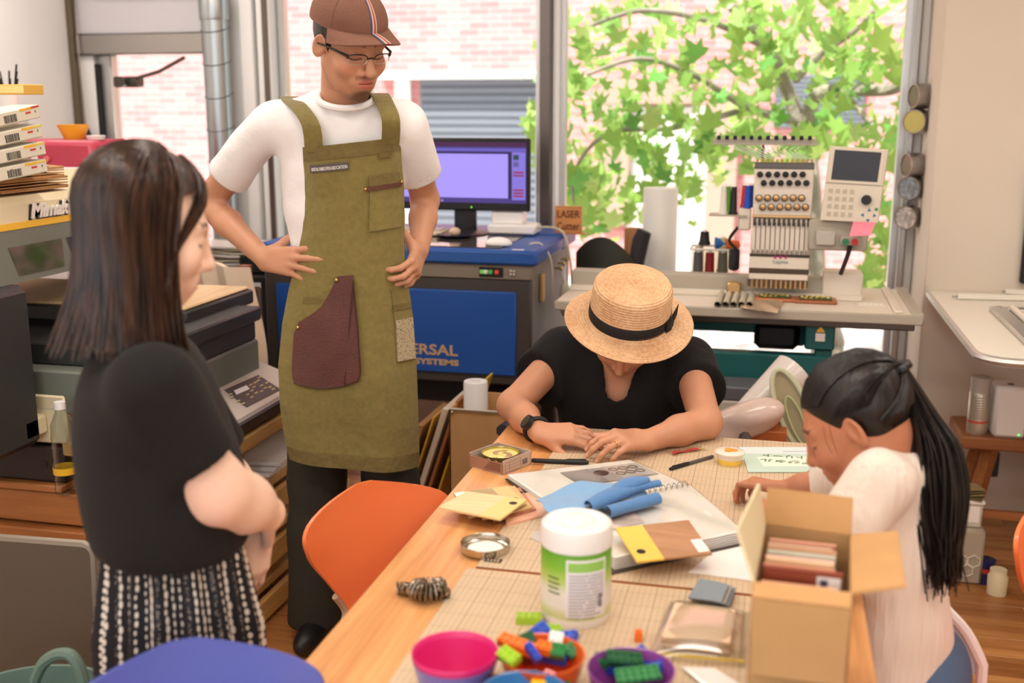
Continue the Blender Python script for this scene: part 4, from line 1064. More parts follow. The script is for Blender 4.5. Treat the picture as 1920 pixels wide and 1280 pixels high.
    r = N('ShaderNodeValToRGB'); r.color_ramp.elements[0].color = srgb(192, 142, 98); r.color_ramp.elements[1].color = srgb(230, 194, 152); r.color_ramp.elements[0].position = .32; r.color_ramp.elements[1].position = .66; L(ad.outputs[0], r.inputs[0]); L(r.outputs[0], bsd.inputs['Base Color']); bsd.inputs['Roughness'].default_value = .7
    m_straw = m
    hat = thing('straw_hat', 'natural straw boater hat with a wide black ribbon worn at the table', 'hat', hc)
    # profile, outer surface: brim edge -> crown base -> crown side -> top centre
    prof = [(.168, -.012), (.150, -.006), (.130, -.001), (.112, .002), (.1045, .006), (.1035, .02), (.102, .05), (.100, .085), (.0985, .098), (.093, .106), (.08, .109), (.05, .111), (.02, .112), (.001, .112)]
    L_ = [0]
    for a, b2 in zip(prof, prof[1:]): L_.append(L_[-1]+math.dist(a, b2))
    nP = 200; nA = 220; vs = []
    for i in range(nP+1):
        s = L_[-1]*i/nP; r0 = interp(s, L_, [p[0] for p in prof]); z0 = interp(s, L_, [p[1] for p in prof])
        r1 = interp(s+.002, L_, [p[0] for p in prof]); z1 = interp(s+.002, L_, [p[1] for p in prof]); tr, tz = r1-r0, z1-z0; ln = math.hypot(tr, tz) or 1; nr, nz = tz/ln, -tr/ln
        row = s/.0072
        for k in range(nA):
            an = 2*PI*k/nA; bump = .0024*abs(math.sin(PI*(row+an/(2*PI))))+.0006*math.sin(an*110+PI*int(row+an/(2*PI)))
            wob = .006*math.sin(2*an+.6)*max(0, (r0-.105)/.063)
            vs.append(((r0+nr*bump)*math.cos(an), (r0+nr*bump)*math.sin(an), z0+nz*bump+wob))
    fs = [(i*nA+k, i*nA+(k+1) % nA, (i+1)*nA+(k+1) % nA, (i+1)*nA+k) for i in range(nP) for k in range(nA)]
    # underside
    off = len(vs); inner = [(.166, -.015), (.13, -.006), (.1015, -.001), (.1, .02), (.096, .09), (.08, .104), (.001, .106)]
    for (r0, z0) in inner:
        for k in range(nA):
            an = 2*PI*k/nA; vs.append((r0*math.cos(an), r0*math.sin(an), z0+.006*math.sin(2*an+.6)*max(0, (r0-.105)/.063)))
    fs += [(off+i*nA+(k+1) % nA, off+i*nA+k, off+(i+1)*nA+k, off+(i+1)*nA+(k+1) % nA) for i in range(len(inner)-1) for k in range(nA)]
    fs += [(k, off+k, off+(k+1) % nA, (k+1) % nA) for k in range(nA)]
    qm = q; b = MB(); b.T = qm; b.add(vs, fs); b.build('straw_weave', m_straw, hat, 80)
    m_rib = M('black_ribbon', (22, 22, 26), .75, bump=(300, .2))
    b = MB(); b.T = qm; b.lathe([(.1065, .006), (.1072, .02), (.1062, .036), (.1045, .037)], 72); rb = b.build('ribbon', m_rib, hat, 80)
    b = MB(); b.T = qm
    for a0, w_, z_ in ((-.24, .05, .0), (-.06, .012, .0)):
        def fb(u, v): a = a0+(u-.5)*w_*7; return (.1095+.004*math.sin(u*PI))*math.cos(a), (.1095+.004*math.sin(u*PI))*math.sin(a), .003+.037*v+.004*math.sin(u*6)
        b.sheet(fb, 8, 5, .003)
    def ft(u, v): a = .02+v*.2; return (.111+.01*v)*math.cos(a), (.111+.01*v)*math.sin(a), .006+.034*u+.012*v
    b.sheet(ft, 4, 6, .002); b.build('ribbon_bow', m_rib, rb, 80)
build_hat_woman()
# ================================================= girl
def build_girl():
    base = (.29, 2.0, 0)
    t = thing('person', 'child with long black ponytail and cream gauze blouse leaning over the table', 'person', base)
    fw = nv(V(-.98, .18, 0)); rt = V(-fw[1], fw[0], 0); up = V(0, 0, 1); bR = np.stack([rt, -fw, up], 1)     # rt: her left (towards the viewer)
    YG = 1.96
    H = Head(J(1607, 790, YG), -5-96, 33, 0, .93)
    nk = J(1668, 872, YG); chest = J(1676, 965, YG+.02); belly = J(1680, 1110, YG+.02); hip = V(.305, YG+.02, .52)
    shN, shF = J(1648, 905, YG-.115), J(1640, 885, YG+.14)
    elN, wrN = J(1560, 1040, YG-.16), JZ(1455, 965, .765); elF, wrF = J(1556, 905, YG+.2), JZ(1472, 918, .765)
    elF = JZ(1545, 912, .785)
    ops = H.ops(child=True); nails = []
    ops += [cap(H.p(0, .04, -.05), nk, .04, .043, k=.03), ell(chest, (.115, .075, .13), bR, k=.05), ell(belly, (.11, .08, .16), bR, k=.05), cap(shN, shF, .036, k=.04)]
    for s, e, w in ((shN, elN, wrN), (shF, elF, wrF)): ops += [cap(s, e, .036, .031, k=.03), cap(e, e*.5+w*.5, .031, .029, k=.02), cap(e*.5+w*.5, w, .028, .021, k=.02)]
    dF = nv(JZ(1425, 905, .77)-wrF); dN = nv(JZ(1392, 945, .755)-wrN)
    hand(ops, wrF+V(0, 0, .004), dF, V(-.1, .35, 1), V(-.3, -1, -.1), .72, curl=[(.5, .9, .4), (.6, .9, .5), (.6, .9, .5), (.6, .9, .5)], thumb=(.5, -.15, .25), nails=nails, fr=1.05)
    hand(ops, wrN+V(0, 0, .006), dN, V(-.1, -.2, 1), V(-.2, 1, 0), .72, curl=[(.7, 1.0, .5), (.75, 1.0, .5), (.75, 1.0, .5), (.8, 1.0, .5)], thumb=(.5, -.15, .25), nails=nails, fr=1.05)
    for sx in (-1, 1):
        h = hip+rt*sx*.06; k = h+fw*.26+V(0, 0, .0); k[2] = .5; f = k+V(0.02, 0, -.36); ops += [cap(h, k, .06, .045, k=.03), cap(k, f, .042, .028, k=.03), cap(f, f+fw*.1+V(0, 0, -.02), .025, .02, k=.02)]
    body(ops, V(-.1, 1.65, .05), V(.5, 2.35, 1.16), t, base, (196, 130, 96), [(H.c-.13, H.c+.13, .0027), around([wrF, wrF+dF*.13], .045)+(.0027,), around([wrN, wrN+dN*.13], .045)+(.0027,)],
         heads=[(H, dict(lip=(190, 104, 92), brow=(34, 24, 20)))], nails=nails)
    # scalp hair pulled back to the tie, ponytail
    G = Fld(H.c-.14, H.c+.14, .0035); F = field(G, [H.ell((0, .02, .036), (.0815, .102, .0955))])
    F = cut(G, F, H.p(0, -.062, .03), H.R @ nv(V(0, -1, -.42))); F = cut(G, F, H.p(0, .0, -.03), H.R @ nv(V(0, -.45, -1)))
    F = field(G, [H.ell((sx*.088, .004, -.012), (.022, .026, .034), k=.006, sub=True) for sx in (-1, 1)], F)
    ho = fobj('hair', G, F, m_hair_bl, t, base, 1)
    tie = V(0, .121, .062); rr = random.Random(8); paths = []
    tl = tie.copy()
    def onsk(d, lift):
        c = V(0, .02, .036); r = V(.0825, .103, .0965)+lift; k = 1/np.sqrt(((d/r)**2).sum()); return c+d*k
    dt = nv(tl-V(0, .02, .036))
    for i in range(480):
        az = rr.uniform(-PI, PI); 
        if abs(az) < 1.05: st = nv(V(math.sin(az)*.8, -math.cos(az), .38+.28*abs(az)*-.2+.1*rr.random()))
        elif abs(az) < 2.0: st = nv(V(math.sin(az), -math.cos(az)*.9, .02-.22*(abs(az)-1.05)*.4))
        else: st = nv(V(math.sin(az)*.9, -math.cos(az), -.42-.1*rr.random()))
        pth = []
        for q in (0, .2, .4, .6, .8, 1):
            d = nv(st*(1-q)+dt*q+V(0, 0, .12*math.sin(q*PI)*(1 if abs(az) < 2 else -.2))); pth.append(H.p(*onsk(d, .0005+.004*q*rr.random())))
        paths.append(pth)
    strands('hair_strands', paths, m_hair_bl, ho, base, .0019, 10, 4, .8)
    tw = H.p(*tie)
    mid = [tw, J(1722, 782, YG), J(1742, 850, YG-.02), J(1748, 930, YG-.05), J(1752, 1010, YG-.07), J(1758, 1092, YG-.08)]
    paths = []
    for i in range(460):
        a = rr.uniform(0, 2*PI); r = math.sqrt(rr.random()); L_ = rr.uniform(.78, 1.04); ph = rr.gauss(0, .25)
        rad = [.008, .026, .043, .05, .042, .02+.012*rr.random()]
        pts = []
        for k, q in enumerate(mid):
            aa = a+ph*k*.3; pts.append(q+(fw*math.cos(aa)*1.15+rt*math.sin(aa)*.8)*rad[k]*r+V(0, 0, (1-L_)*.12*k/5*2))
        pts[-1] = pts[-1]+V(rr.gauss(0, .008), rr.gauss(0, .006), rr.gauss(0, .012)); paths.append(pts)
    strands('ponytail', paths, m_hair_bl, ho, base, .0031, 14, 4)
    b = MB(); u = nv(np.array(mid[1])-tw); s1 = nv(np.cross(u, rt)); s2 = np.cross(s1, u)
    b.tube([Vector(tw+u*.004+(s1*math.cos(q)+s2*math.sin(q))*(.0135+.0025*math.sin(7*q))-np.array(base)) for q in [i*2*PI/30 for i in range(31)]], .007, 7); b.build('hair_tie', m_black, ho)
    # loose strands across the cheek
    pl = []
    for k in range(2):
        o_ = k*.012; pl.append([H.p(.073, -.03-o_, .03), H.p(.072, -.04-o_, -.0), H.p(.066, -.047-o_*.6, -.04), H.p(.054, -.05-.01*math.sin(k), -.085)])
    strands('loose_strands', pl, m_hair_bl, ho, base, .00035, 12, 3)
    # gauze blouse
    def gauze():
        m, nt, b = newmat('cream_gauze'); N, L = nt.nodes.new, nt.links.new
        tc = N('ShaderNodeTexCoord'); mp = N('ShaderNodeMapping'); mp.inputs['Scale'].default_value = (85, 85, 9); L(tc.outputs['Object'], mp.inputs[0]); n = N('ShaderNodeTexNoise'); n.inputs['Scale'].default_value = 1.; n.inputs['Detail'].default_value = 3; L(mp.outputs[0], n.inputs[0])
        b.inputs['Base Color'].default_value = srgb(232, 218, 204); b.inputs['Roughness'].default_value = .9; b.inputs['Sheen Weight'].default_value = .2
        bp = N('ShaderNodeBump'); bp.inputs['Strength'].default_value = .8; bp.inputs['Distance'].default_value = .008; L(n.outputs[0], bp.inputs['Height']); L(bp.outputs[0], b.inputs['Normal'])
        return m
    G = Fld(V(-.1, 1.6, .38), V(.55, 2.4, 1.06), .006); X, Y, Z = G.xyz()
    F = field(G, [ell(chest, (.13, .084, .15), bR, k=.06), ell(belly, (.13, .086, .2), bR, k=.06), ell(belly+V(.008, 0, -.14), (.135, .094, .16), bR, k=.06), cap(shN, shF, .046, k=.05), cap(nk+V(.01, 0, -.03), chest, .06, .08, k=.05)])
    for s, e in ((shN, elN), (shF, elF)):
        S = field(G, [cap(s, s*.1+e*.9, .047, .06, k=.03)]); S = S+folds(51, .010, (34, 34, 34))(X, Y, Z); S = cut(G, S, s*.2+e*.8, nv(e-s)); F = smin(F, S, .03)
    F = F+folds(53, .008, (30, 30, 12))(X, Y, Z); F = shellf(F, .012); F = cut(G, F, V(0, 0, .41), V(0, 0, -1)); F = field(G, [cap(nk, H.p(0, .03, -.06), .046, .05, k=.006, sub=True), cap(nk+fw*.03, nk+fw*.1+V(0, 0, -.05), .045, .02, k=.004, sub=True)], F)
    fobj('blouse', G, F, gauze(), t, base, 1)
    G = Fld(V(-.05, 1.75, .36), V(.5, 2.25, .66), .008); ops2 = [ell(hip, (.115, .085, .1), bR, k=.04)]
    for sx in (-1, 1):
        h = hip+rt*sx*.06; k = h+fw*.2; k[2] = .5; ops2.append(cap(h, k, .07, .062, k=.03))
    fobj('shorts', G, field(G, ops2), M('blue_denim', (78, 98, 128), .9, bump=(200, .3)), t, base, 1)
build_girl()
# ------------------------------------------------------------------ work table and what lies on it
TZ = .72; MZ = .7235
m_oak = wood('oak_table_top', (206, 140, 82), (234, 176, 114), 'y', 16., .36, .25, 22.)
m_kraft = M('kraft_cardboard', (196, 152, 100), .8, vary=(12, .06), bump=(120, .05))
m_kraftd = M('kraft_cardboard_outside', (178, 142, 96), .8, vary=(12, .05))
m_paper = M('white_paper', (244, 242, 238), .7)
m_clear = glassy('clear_plastic', (252, 252, 250), .2, .15)
tb = thing('work_table', 'long light oak work table covered with beige cutting mats', 'table', (0, 0, 0))
MB().box(-.672, .178, .9, 2.738, TZ-.032, TZ, .004).build('table_top', m_oak, tb)
m_leg = M('white_steel_leg', (222, 220, 216), .4, .3)
for x in (-.6, .1):
    for y in (1.0, 2.64): MB().box(x-.025, x+.025, y-.025, y+.025, 0, TZ-.032, .004).build('leg', m_leg, tb)
MB().box(-.6, .1, .99, 1.01, TZ-.09, TZ-.032).build('rail', m_leg, tb); MB().box(-.6, .1, 2.63, 2.65, TZ-.09, TZ-.032).build('rail', m_leg, tb)
def gridmat():
    m, nt, b = newmat('beige_grid_mat'); N, L = nt.nodes.new, nt.links.new
    tc = N('ShaderNodeTexCoord'); sp = N('ShaderNodeSeparateXYZ'); L(tc.outputs['Object'], sp.inputs[0])
    def mth(op, a, c):
        n = N('ShaderNodeMath'); n.operation = op
        for i, v in enumerate((a, c)):
            if isinstance(v, (int, float)): n.inputs[i].default_value = v
            else: L(v, n.inputs[i])
        return n.outputs[0]
    def line(o, step, w): return mth('LESS_THAN', mth('FRACT', mth('DIVIDE', mth('ADD', o, 10), step), 0), w/step)
    k = mth('MAXIMUM', line(sp.outputs[0], .01, .0007), line(sp.outputs[1], .01, .0007))
    k5 = mth('MAXIMUM', line(sp.outputs[0], .05, .0012), line(sp.outputs[1], .05, .0012))
    kk = mth('MAXIMUM', mth('MULTIPLY', k, .62), mth('MULTIPLY', k5, .85))
    n = N('ShaderNodeTexNoise'); n.inputs['Scale'].default_value = 3; L(tc.outputs['Object'], n.inputs[0])
    r = N('ShaderNodeValToRGB'); r.color_ramp.elements[0].color = srgb(205, 180, 146); r.color_ramp.elements[1].color = srgb(222, 200, 168); L(n.outputs[0], r.inputs[0])
    mx = N('ShaderNodeMixRGB'); mx.inputs[2].default_value = srgb(104, 92, 78); L(kk, mx.inputs[0]); L(r.outputs[0], mx.inputs[1]); L(mx.outputs[0], b.inputs['Base Color']); b.inputs['Roughness'].default_value = .5
    return m
m_grid = gridmat(); m_core = M('mat_brown_core', (160, 96, 66), .6)
for (x0, x1, y0, y1, lab) in ((-.507, .142, 1.812, 2.736, 'beige gridded cutting mat at the far end of the table under the open binder'), (-.522, .13, .92, 1.803, 'beige gridded cutting mat in the near half of the table under the toy bowls')):
    mt = thing('cutting_mat', lab, 'mat', (x0, y0, TZ), 0, 'cutting mats')
    MB().box(0, x1-x0, 0, y1-y0, 0, .003, .0008).build('mat_core', m_core, mt); MB().box(.001, x1-x0-.001, .001, y1-y0-.001, .003, .0036).build('mat_surface', m_grid, mt)
    if y0 > 1:
        p = atz(925, 1050, TZ+.004); q = MB().box(-.016, .016, -.009, .009, 0, .0004).build('print_block', m_black, mt, loc=(p.x-x0, p.y-y0, .0036))
        for k in range(4): MB().box(-.012+k*.0065, -.008+k*.0065, -.005, .005, .0004, .0006).build('print_stroke', m_grid, q)
# --- cleaning wipe canister
p = atz(1079, 1152, MZ)
cn = thing('wipes_canister', 'tall white cleaning wipe canister with green label, in the middle of the table', 'canister', p)
R0 = .0575; zt = aty(1080, 975, p.y).z-MZ
m_wp = M('white_plastic', (240, 238, 235), .35, coat=.2)
MB().lathe([(.001, 0), (R0*.95, 0), (R0*.985, .006), (R0, .014), (R0, zt-.036), (R0*.99, zt-.034)], 48).build('body', m_wp, cn)
ld = MB().lathe([(R0*.99, zt-.036), (R0*1.035, zt-.035), (R0*1.04, zt-.012), (R0*1.0, zt-.002), (R0*.9, zt+.002), (R0*.86, zt-.001), (R0*.55, zt-.002), (R0*.5, zt+.003), (R0*.3, zt+.006), (.001, zt+.006)], 48).build('lid', m_wp, cn)
MB().box(-.018, .018, -.03, .006, zt+.001, zt+.007, .003).build('dispenser_flap', m_wp, ld)
def labelmat():
    m, nt, b = newmat('green_to_white_label'); N, L = nt.nodes.new, nt.links.new
    tc = N('ShaderNodeTexCoord'); sp = N('ShaderNodeSeparateXYZ'); L(tc.outputs['Object'], sp.inputs[0])
    mr = N('ShaderNodeMapRange'); mr.inputs[1].default_value = .012; mr.inputs[2].default_value = zt-.04; L(sp.outputs[2], mr.inputs[0])
    r = N('ShaderNodeValToRGB'); e = r.color_ramp.elements; e[0].position = 0; e[0].color = srgb(206, 216, 150); e[1].position = 1; e[1].color = srgb(98, 164, 40)
    for ps, c in ((.12, (216, 222, 168)), (.22, (236, 232, 228)), (.42, (232, 228, 216)), (.6, (186, 208, 110)), (.78, (128, 188, 56))): q = e.new(ps); q.color = srgb(*c)
    L(mr.outputs[0], r.inputs[0]); L(r.outputs[0], b.inputs['Base Color']); b.inputs['Roughness'].default_value = .4
    return m
MB().lathe([(R0+.0004, .016), (R0+.0006, .017), (R0+.0006, zt-.039), (R0+.0004, zt-.038)], 48).build('label', labelmat(), cn)
def cyl_patch(name, mt, a0, a1, z0, z1, off, par): return MB().sheet(lambda u, v: ((R0+off)*math.cos(a0+(a1-a0)*u), (R0+off)*math.sin(a0+(a1-a0)*u), z0+(z1-z0)*v), 12, 1, .0003).build(name, mt, par, 60)
ca = math.atan2(-p.y, -p.x)
info = cyl_patch('info_panel', M('label_white', (236, 232, 236), .5), ca-.28, ca+.93, .022, zt-.046, .001, cn)
cyl_patch('info_header', M('label_green', (150, 202, 96), .5), ca-.22, ca+.86, zt-.066, zt-.05, .0014, info)
m_ink = M('label_ink', (84, 80, 92), .6); rr = random.Random(4)
zz = zt-.073
for i in range(14):
    a = ca-.2
    while a < ca+.8:
        w_ = rr.uniform(.45, .95) if i < 8 else rr.uniform(.3, .5)
        if i >= 8 and a > ca+.38: break
        cyl_patch('text_line', m_ink, a, min(a+w_, ca+.84), zz, zz+.0013, .0014, info); a += w_+rr.uniform(.03, .06)
    zz -= .0056
for i in range(9): cyl_patch('barcode_bar', M('barcode_black', (40, 38, 46), .6), ca+.66, ca+.8, .038+i*.0028, .038+i*.0028+rr.choice((.001, .0018)), .0014, info)
for i in range(4): cyl_patch('text_line', M('label_green_ink', (92, 118, 60), .6), ca-.86, ca-.5+.04*(i % 2), zt-.082-i*.0085, zt-.0795-i*.0085, .0012, cn)
# --- bowls of toy bricks
def bowlmat(n, c, al=.93):
    return M(n, c, .3, coat=.3, alpha=1)
def bowl(nm, lab, px, py, mat, r=.0615, h=.062, liner=None, z=MZ):
    q = atz(px, py, z+h); o = thing('toy_bowl', lab, 'bowl', (q.x, q.y, z), 0, 'plastic bowls at the near end of the table')
    MB().lathe([(.001, .0), (r*.66, 0), (r*.7, .004), (r*.9, h*.55), (r*.985, h-.003), (r, h-.001), (r*.995, h), (r*.965, h-.0005), (r*.95, h-.004), (r*.86, h*.55), (r*.66, .004), (.001, .003)], 48).build('bowl_shell', mat, o, 50)
    if liner: MB().lathe([(.001, .012), (r*.7, .012), (r*.88, h*.6), (r*.985, h+.002), (r*1.02, h+.008), (r*1.0, h+.0105), (r*.965, h+.009), (r*.93, h), (r*.84, h*.6), (r*.66, .016), (.001, .015)], 48).build('inner_bowl', liner, o, 50)
    return q, o
m_pink = bowlmat('pink_plastic', (214, 40, 118)); m_purp = bowlmat('purple_plastic', (138, 66, 148)); m_oran = bowlmat('orange_plastic', (232, 96, 36)); m_blueb = bowlmat('blue_plastic', (58, 122, 180)); m_viol = bowlmat('violet_blue_plastic', (110, 104, 180))
bowl('a', 'pink bowl nested in a violet bowl, empty, left of the other bowls', 853, 1232, m_viol, .061, .062, m_pink)
qo, _ = bowl('b', 'orange bowl of toy bricks beside the white canister', 1017, 1224, m_oran)
qb, _ = bowl('c', 'blue bowl of toy bricks in front of the orange bowl', 984, 1300, m_blueb)
qp, _ = bowl('d', 'purple bowl of green and blue toy bricks', 1183, 1252, m_purp)
BC = {'blue': (34, 76, 190), 'green': (28, 128, 62), 'dark green': (20, 92, 52), 'orange': (246, 122, 36), 'lime': (162, 204, 52), 'white': (236, 234, 230), 'red': (196, 30, 34), 'yellow': (246, 200, 40), 'black': (26, 26, 30), 'dark red': (104, 28, 34)}
BM = {}
def brick(nx, ny, color, loc, rot, where, plate=False, S=.0078):
    key = (nx, ny, plate)
    h = S*1.2 if not plate else S*.4
    if key not in BM:
        a = MB().box(-nx*S/2, nx*S/2, -ny*S/2, ny*S/2, 0, h, .0004).mesh('brick_body'); b = MB()
        for i in range(nx):
            for j in range(ny): b.cyl(((i-(nx-1)/2)*S, (j-(ny-1)/2)*S, h), ((i-(nx-1)/2)*S, (j-(ny-1)/2)*S, h+S*.22), S*.3, None, 10)
        BM[key] = (a, b)
    a, b = BM[key]
    mt = M('brick_'+color.replace(' ', '_'), BC[color], .28, coat=.3)
    me = a.copy(); me.materials.append(mt)
    o = thing('toy_brick', where, 'toy brick', loc, 0, 'toy bricks', rot=rot)
    obj('brick_body', me, None, o); sm = b.mesh('stud'); obj('stud', sm, mt, o)
    return o
S1 = .0105
def inb(px, py, z, nx, ny, color, rot, lab, pl=False, S=S1): q = atz(px, py, z); brick(nx, ny, color, q, rot, lab, pl, S)
OB = MZ+.037
inb(1008, 1192, OB+.012, 4, 2, 'blue', (.5, -.5, .6), 'blue toy brick leaning up at the back of the orange bowl')
inb(984, 1204, OB+.014, 3, 2, 'dark green', (.8, -.3, .5), 'dark green toy brick in front of the leaning blue one in the orange bowl')
inb(972, 1216, OB+.012, 6, 2, 'orange', (.15, .1, -.28), 'long orange toy brick lying across the orange bowl')
inb(1025, 1223, OB+.012, 3, 2, 'orange', (.1, 0, -.1), 'short orange toy brick in the front of the orange bowl')
inb(1034, 1190, OB+.008, 3, 2, 'lime', (.2, .3, .8), 'lime toy brick at the back of the orange bowl beside the white one')
inb(1042, 1204, OB+.014, 2, 2, 'white', (.35, .1, .1), 'white toy brick near the middle of the orange bowl')
inb(1066, 1202, OB+.010, 3, 2, 'blue', (.3, -.3, -.2), 'blue toy brick at the right side of the orange bowl')
inb(1044, 1224, OB+.014, 2, 2, 'green', (.6, .2, .2), 'green toy brick upright below the white one in the orange bowl')
inb(998, 1228, OB+.018, 3, 1, 'blue', (.2, .5, -.7), 'small blue toy brick on top of the orange bricks')
inb(1074, 1222, OB+.006, 2, 2, 'green', (.5, -.6, .8), 'green toy brick against the right wall of the orange bowl')
inb(1038, 1240, OB-.006, 4, 2, 'blue', (0, 0, -.1), 'blue toy brick low in the front of the orange bowl')
inb(1000, 1240, OB-.012, 4, 2, 'dark red', (0, .1, .7), 'dark red toy brick buried in the orange bowl')
inb(955, 1236, MZ+.062, 3, 2, 'lime', (.4, .2, -.5), 'lime toy brick resting between the orange and blue bowls')
inb(992, 1166, MZ, 4, 2, 'lime', (0, 0, .18), 'lime toy brick standing on the mat behind the orange bowl')
inb(1197, 1200, MZ, 1, 1, 'orange', (0, 0, .1), 'tiny orange toy brick on the mat behind the purple bowl', S=.013)
PBZ = MZ+.034
inb(1168, 1240, PBZ+.014, 5, 2, 'dark green', (.45, .15, .35), 'dark green toy brick lying on top of the purple bowl pile')
inb(1124, 1245, PBZ+.006, 2, 2, 'green', (.2, .4, .3), 'small green toy brick at the left wall of the purple bowl')
inb(1204, 1236, PBZ+.006, 3, 2, 'blue', (.2, .5, -.5), 'blue toy brick at the back of the purple bowl')
inb(1236, 1250, PBZ+.006, 3, 2, 'blue', (.6, -.3, -.7), 'blue toy brick at the right wall of the purple bowl')
inb(1196, 1266, PBZ+.012, 6, 3, 'green', (.15, -.1, .3), 'wide green toy plate at the front of the purple bowl', True)
inb(1165, 1262, PBZ-.004, 4, 2, 'blue', (.1, 0, -.2), 'blue toy brick low in the purple bowl')
inb(1148, 1254, PBZ-.004, 2, 2, 'black', (.3, .3, .9), 'black toy brick in the purple bowl')
inb(1190, 1252, PBZ-.006, 3, 2, 'dark green', (.2, .2, 1.2), 'dark green toy brick in the heart of the purple bowl')
inb(1012, 1284, MZ+.042, 2, 2, 'yellow', (.4, 0, .1), 'yellow toy brick in the blue bowl')
inb(1035, 1282, MZ+.04, 3, 2, 'red', (.2, .2, -.2), 'red toy brick in the blue bowl')
inb(985, 1282, MZ+.036, 4, 2, 'black', (.2, -.2, .3), 'black toy brick in the blue bowl')
inb(938, 1286, MZ+.036, 3, 2, 'dark red', (.2, .2, .6), 'dark red toy brick at the left of the blue bowl')
inb(1050, 1288, MZ+.034, 2, 2, 'green', (.3, .2, .6), 'green toy brick at the right of the blue bowl')
# --- coil of metal rings
p = atz(797, 1122, TZ); ch = thing('metal_bead_chain', 'tangled bundle of silver metal spring rings on the bare table edge', 'chain', p)
b = MB(); rr = random.Random(2); PX = []
for i in range(46):
    a = i/46*2*PI*2.2; rad = .03*(1-.25*i/46); PX.append(Vector((.006+rad*math.cos(a)*.9, rad*math.sin(a)*.7, .012+.014*(i/46))))
PX += [Vector((-.03-.0052*i, .004*math.sin(i*.7)+.004, .011)) for i in range(6)]
for i, c in enumerate(PX[:-1]):
    d = (PX[i+1]-c).normalized(); u = d.orthogonal().normalized(); w_ = d.cross(u)
    rd = .0105+rr.uniform(-.001, .001); b.tube([c+(u*math.cos(q)+w_*math.sin(q))*rd for q in [k*2*PI/10 for k in range(11)]], .0021, 5, False)
o = b.build('rings', M('dark_silver', (150, 140, 126), .28, 1.), ch)
# --- tin lid
p = atz(910, 1030, MZ); R1 = .047
o = thing('tin_lid', 'upturned shiny tin lid lying left of the white canister', 'lid', p)
m_tin = M('tin', (206, 198, 182), .22, 1.)
MB().lathe([(.001, .0), (R1*.96, 0), (R1, .004), (R1, .013), (R1*1.015, .0145), (R1*1.0, .016), (R1*.975, .0145), (R1*.965, .004), (R1*.9, .002), (R1*.8, .003), (.001, .003)], 48).build('lid_shell', m_tin, o)
MB().lathe([(.001, .0033), (R1*.72, .0033), (R1*.72, .0036), (.001, .0038)], 32).build('paper_disc', m_paper, o)
# --- carton with tin of yellow wax
c = [atz(*q, TZ) for q in ((880, 874), (938, 893), (996, 870), (938, 852))]
p = (c[0]+c[1]+c[2]+c[3])/4; rz = math.atan2(c[2].y-c[1].y, c[2].x-c[1].x); wx = (c[2]-c[1]).length; wy = (c[1]-c[0]).length; hh = aty(938, 868, c[1].y).z-TZ
hh = .034; wx, wy = .105, .105
cb = thing('carton_tray', 'small open cardboard carton holding a tin at the table corner', 'box', (p.x, p.y, TZ), rz)
m_carton = M('printed_carton', (198, 176, 160), .75, vary=(20, .05)); m_cart2 = M('torn_carton_brown', (160, 118, 92), .8)
MB().box(-wx/2, wx/2, -wy/2, wy/2, 0, .002).build('base', m_carton, cb)
for nm, a in (('front', (-wx/2, wx/2, -wy/2, -wy/2+.002)), ('right', (wx/2-.002, wx/2, -wy/2, wy/2)), ('back', (-wx/2, wx/2, wy/2-.002, wy/2))): MB().box(*a, 0, hh).build('side', m_carton, cb)
pts = [(i/14, hh-(.004*abs(math.sin(i*2.3))+.004*abs(math.sin(i*5.1)))) for i in range(15)]
b = MB(); vs = []
for k, (u, z) in enumerate(pts): y = wy/2-u*wy; vs += [(-wx/2, y, 0), (-wx/2+.002, y, 0), (-wx/2, y, z), (-wx/2+.002, y, z)]
fs = []
for k in range(14): a = k*4; fs += [(a, a+2, a+6, a+4), (a+1, a+5, a+7, a+3), (a+2, a+3, a+7, a+6)]
b.add(vs, fs); b.build('torn_side', m_cart2, cb)
for k in range(5): MB().box(-wx/2-.0004, -wx/2, -.045+.0, .005-.004*k, hh*.2+k*.004, hh*.2+k*.004+.0022).build('print_line', M('carton_print', (112, 78, 62), .8), cb)
fr = [(-.045, .012, .004, .0044), (-.045, .012, .027, .0274), (-.045, -.0446, .004, .0274), (.012, .0124, .004, .0274), (-.03, -.0296, .004, .0274), (-.045, .012, .012, .0123), (-.045, .012, .019, .0193)]
for x0, x1, z0, z1 in fr: MB().box(x0, x1, -wy/2-.0004, -wy/2, z0, z1).build('print_line', M('carton_ink', (90, 84, 84), .8), cb)
for k in range(9): MB().box(.018+k*.0022, .018+k*.0022+(.0007, .0014)[k % 2], -wy/2-.0004, -wy/2, .008, .021).build('barcode_bar', M('carton_ink', (90, 84, 84), .8), cb)
tn = thing('wax_tin', 'round tin of pale yellow wax sitting in the small carton', 'tin', (p.x, p.y, TZ+.002), rz)
R2 = .045
MB().lathe([(.001, 0), (R2, 0), (R2, .029), (R2*1.02, .031), (R2*.985, .032), (R2*.97, .030), (R2*.97, .026), (.001, .026)], 40).build('tin_wall', M('gold_tin', (196, 182, 120), .3, .9), tn)
MB().grid(lambda u, v: (R2*.965*u*math.cos(v*2*PI), R2*.965*u*math.sin(v*2*PI), .0262+.0025*math.sin(u*7+v*9)*u*(1-u)), 12, 36).build('wax', M('yellow_wax', (232, 214, 128), .55, bump=(60, .4)), tn)
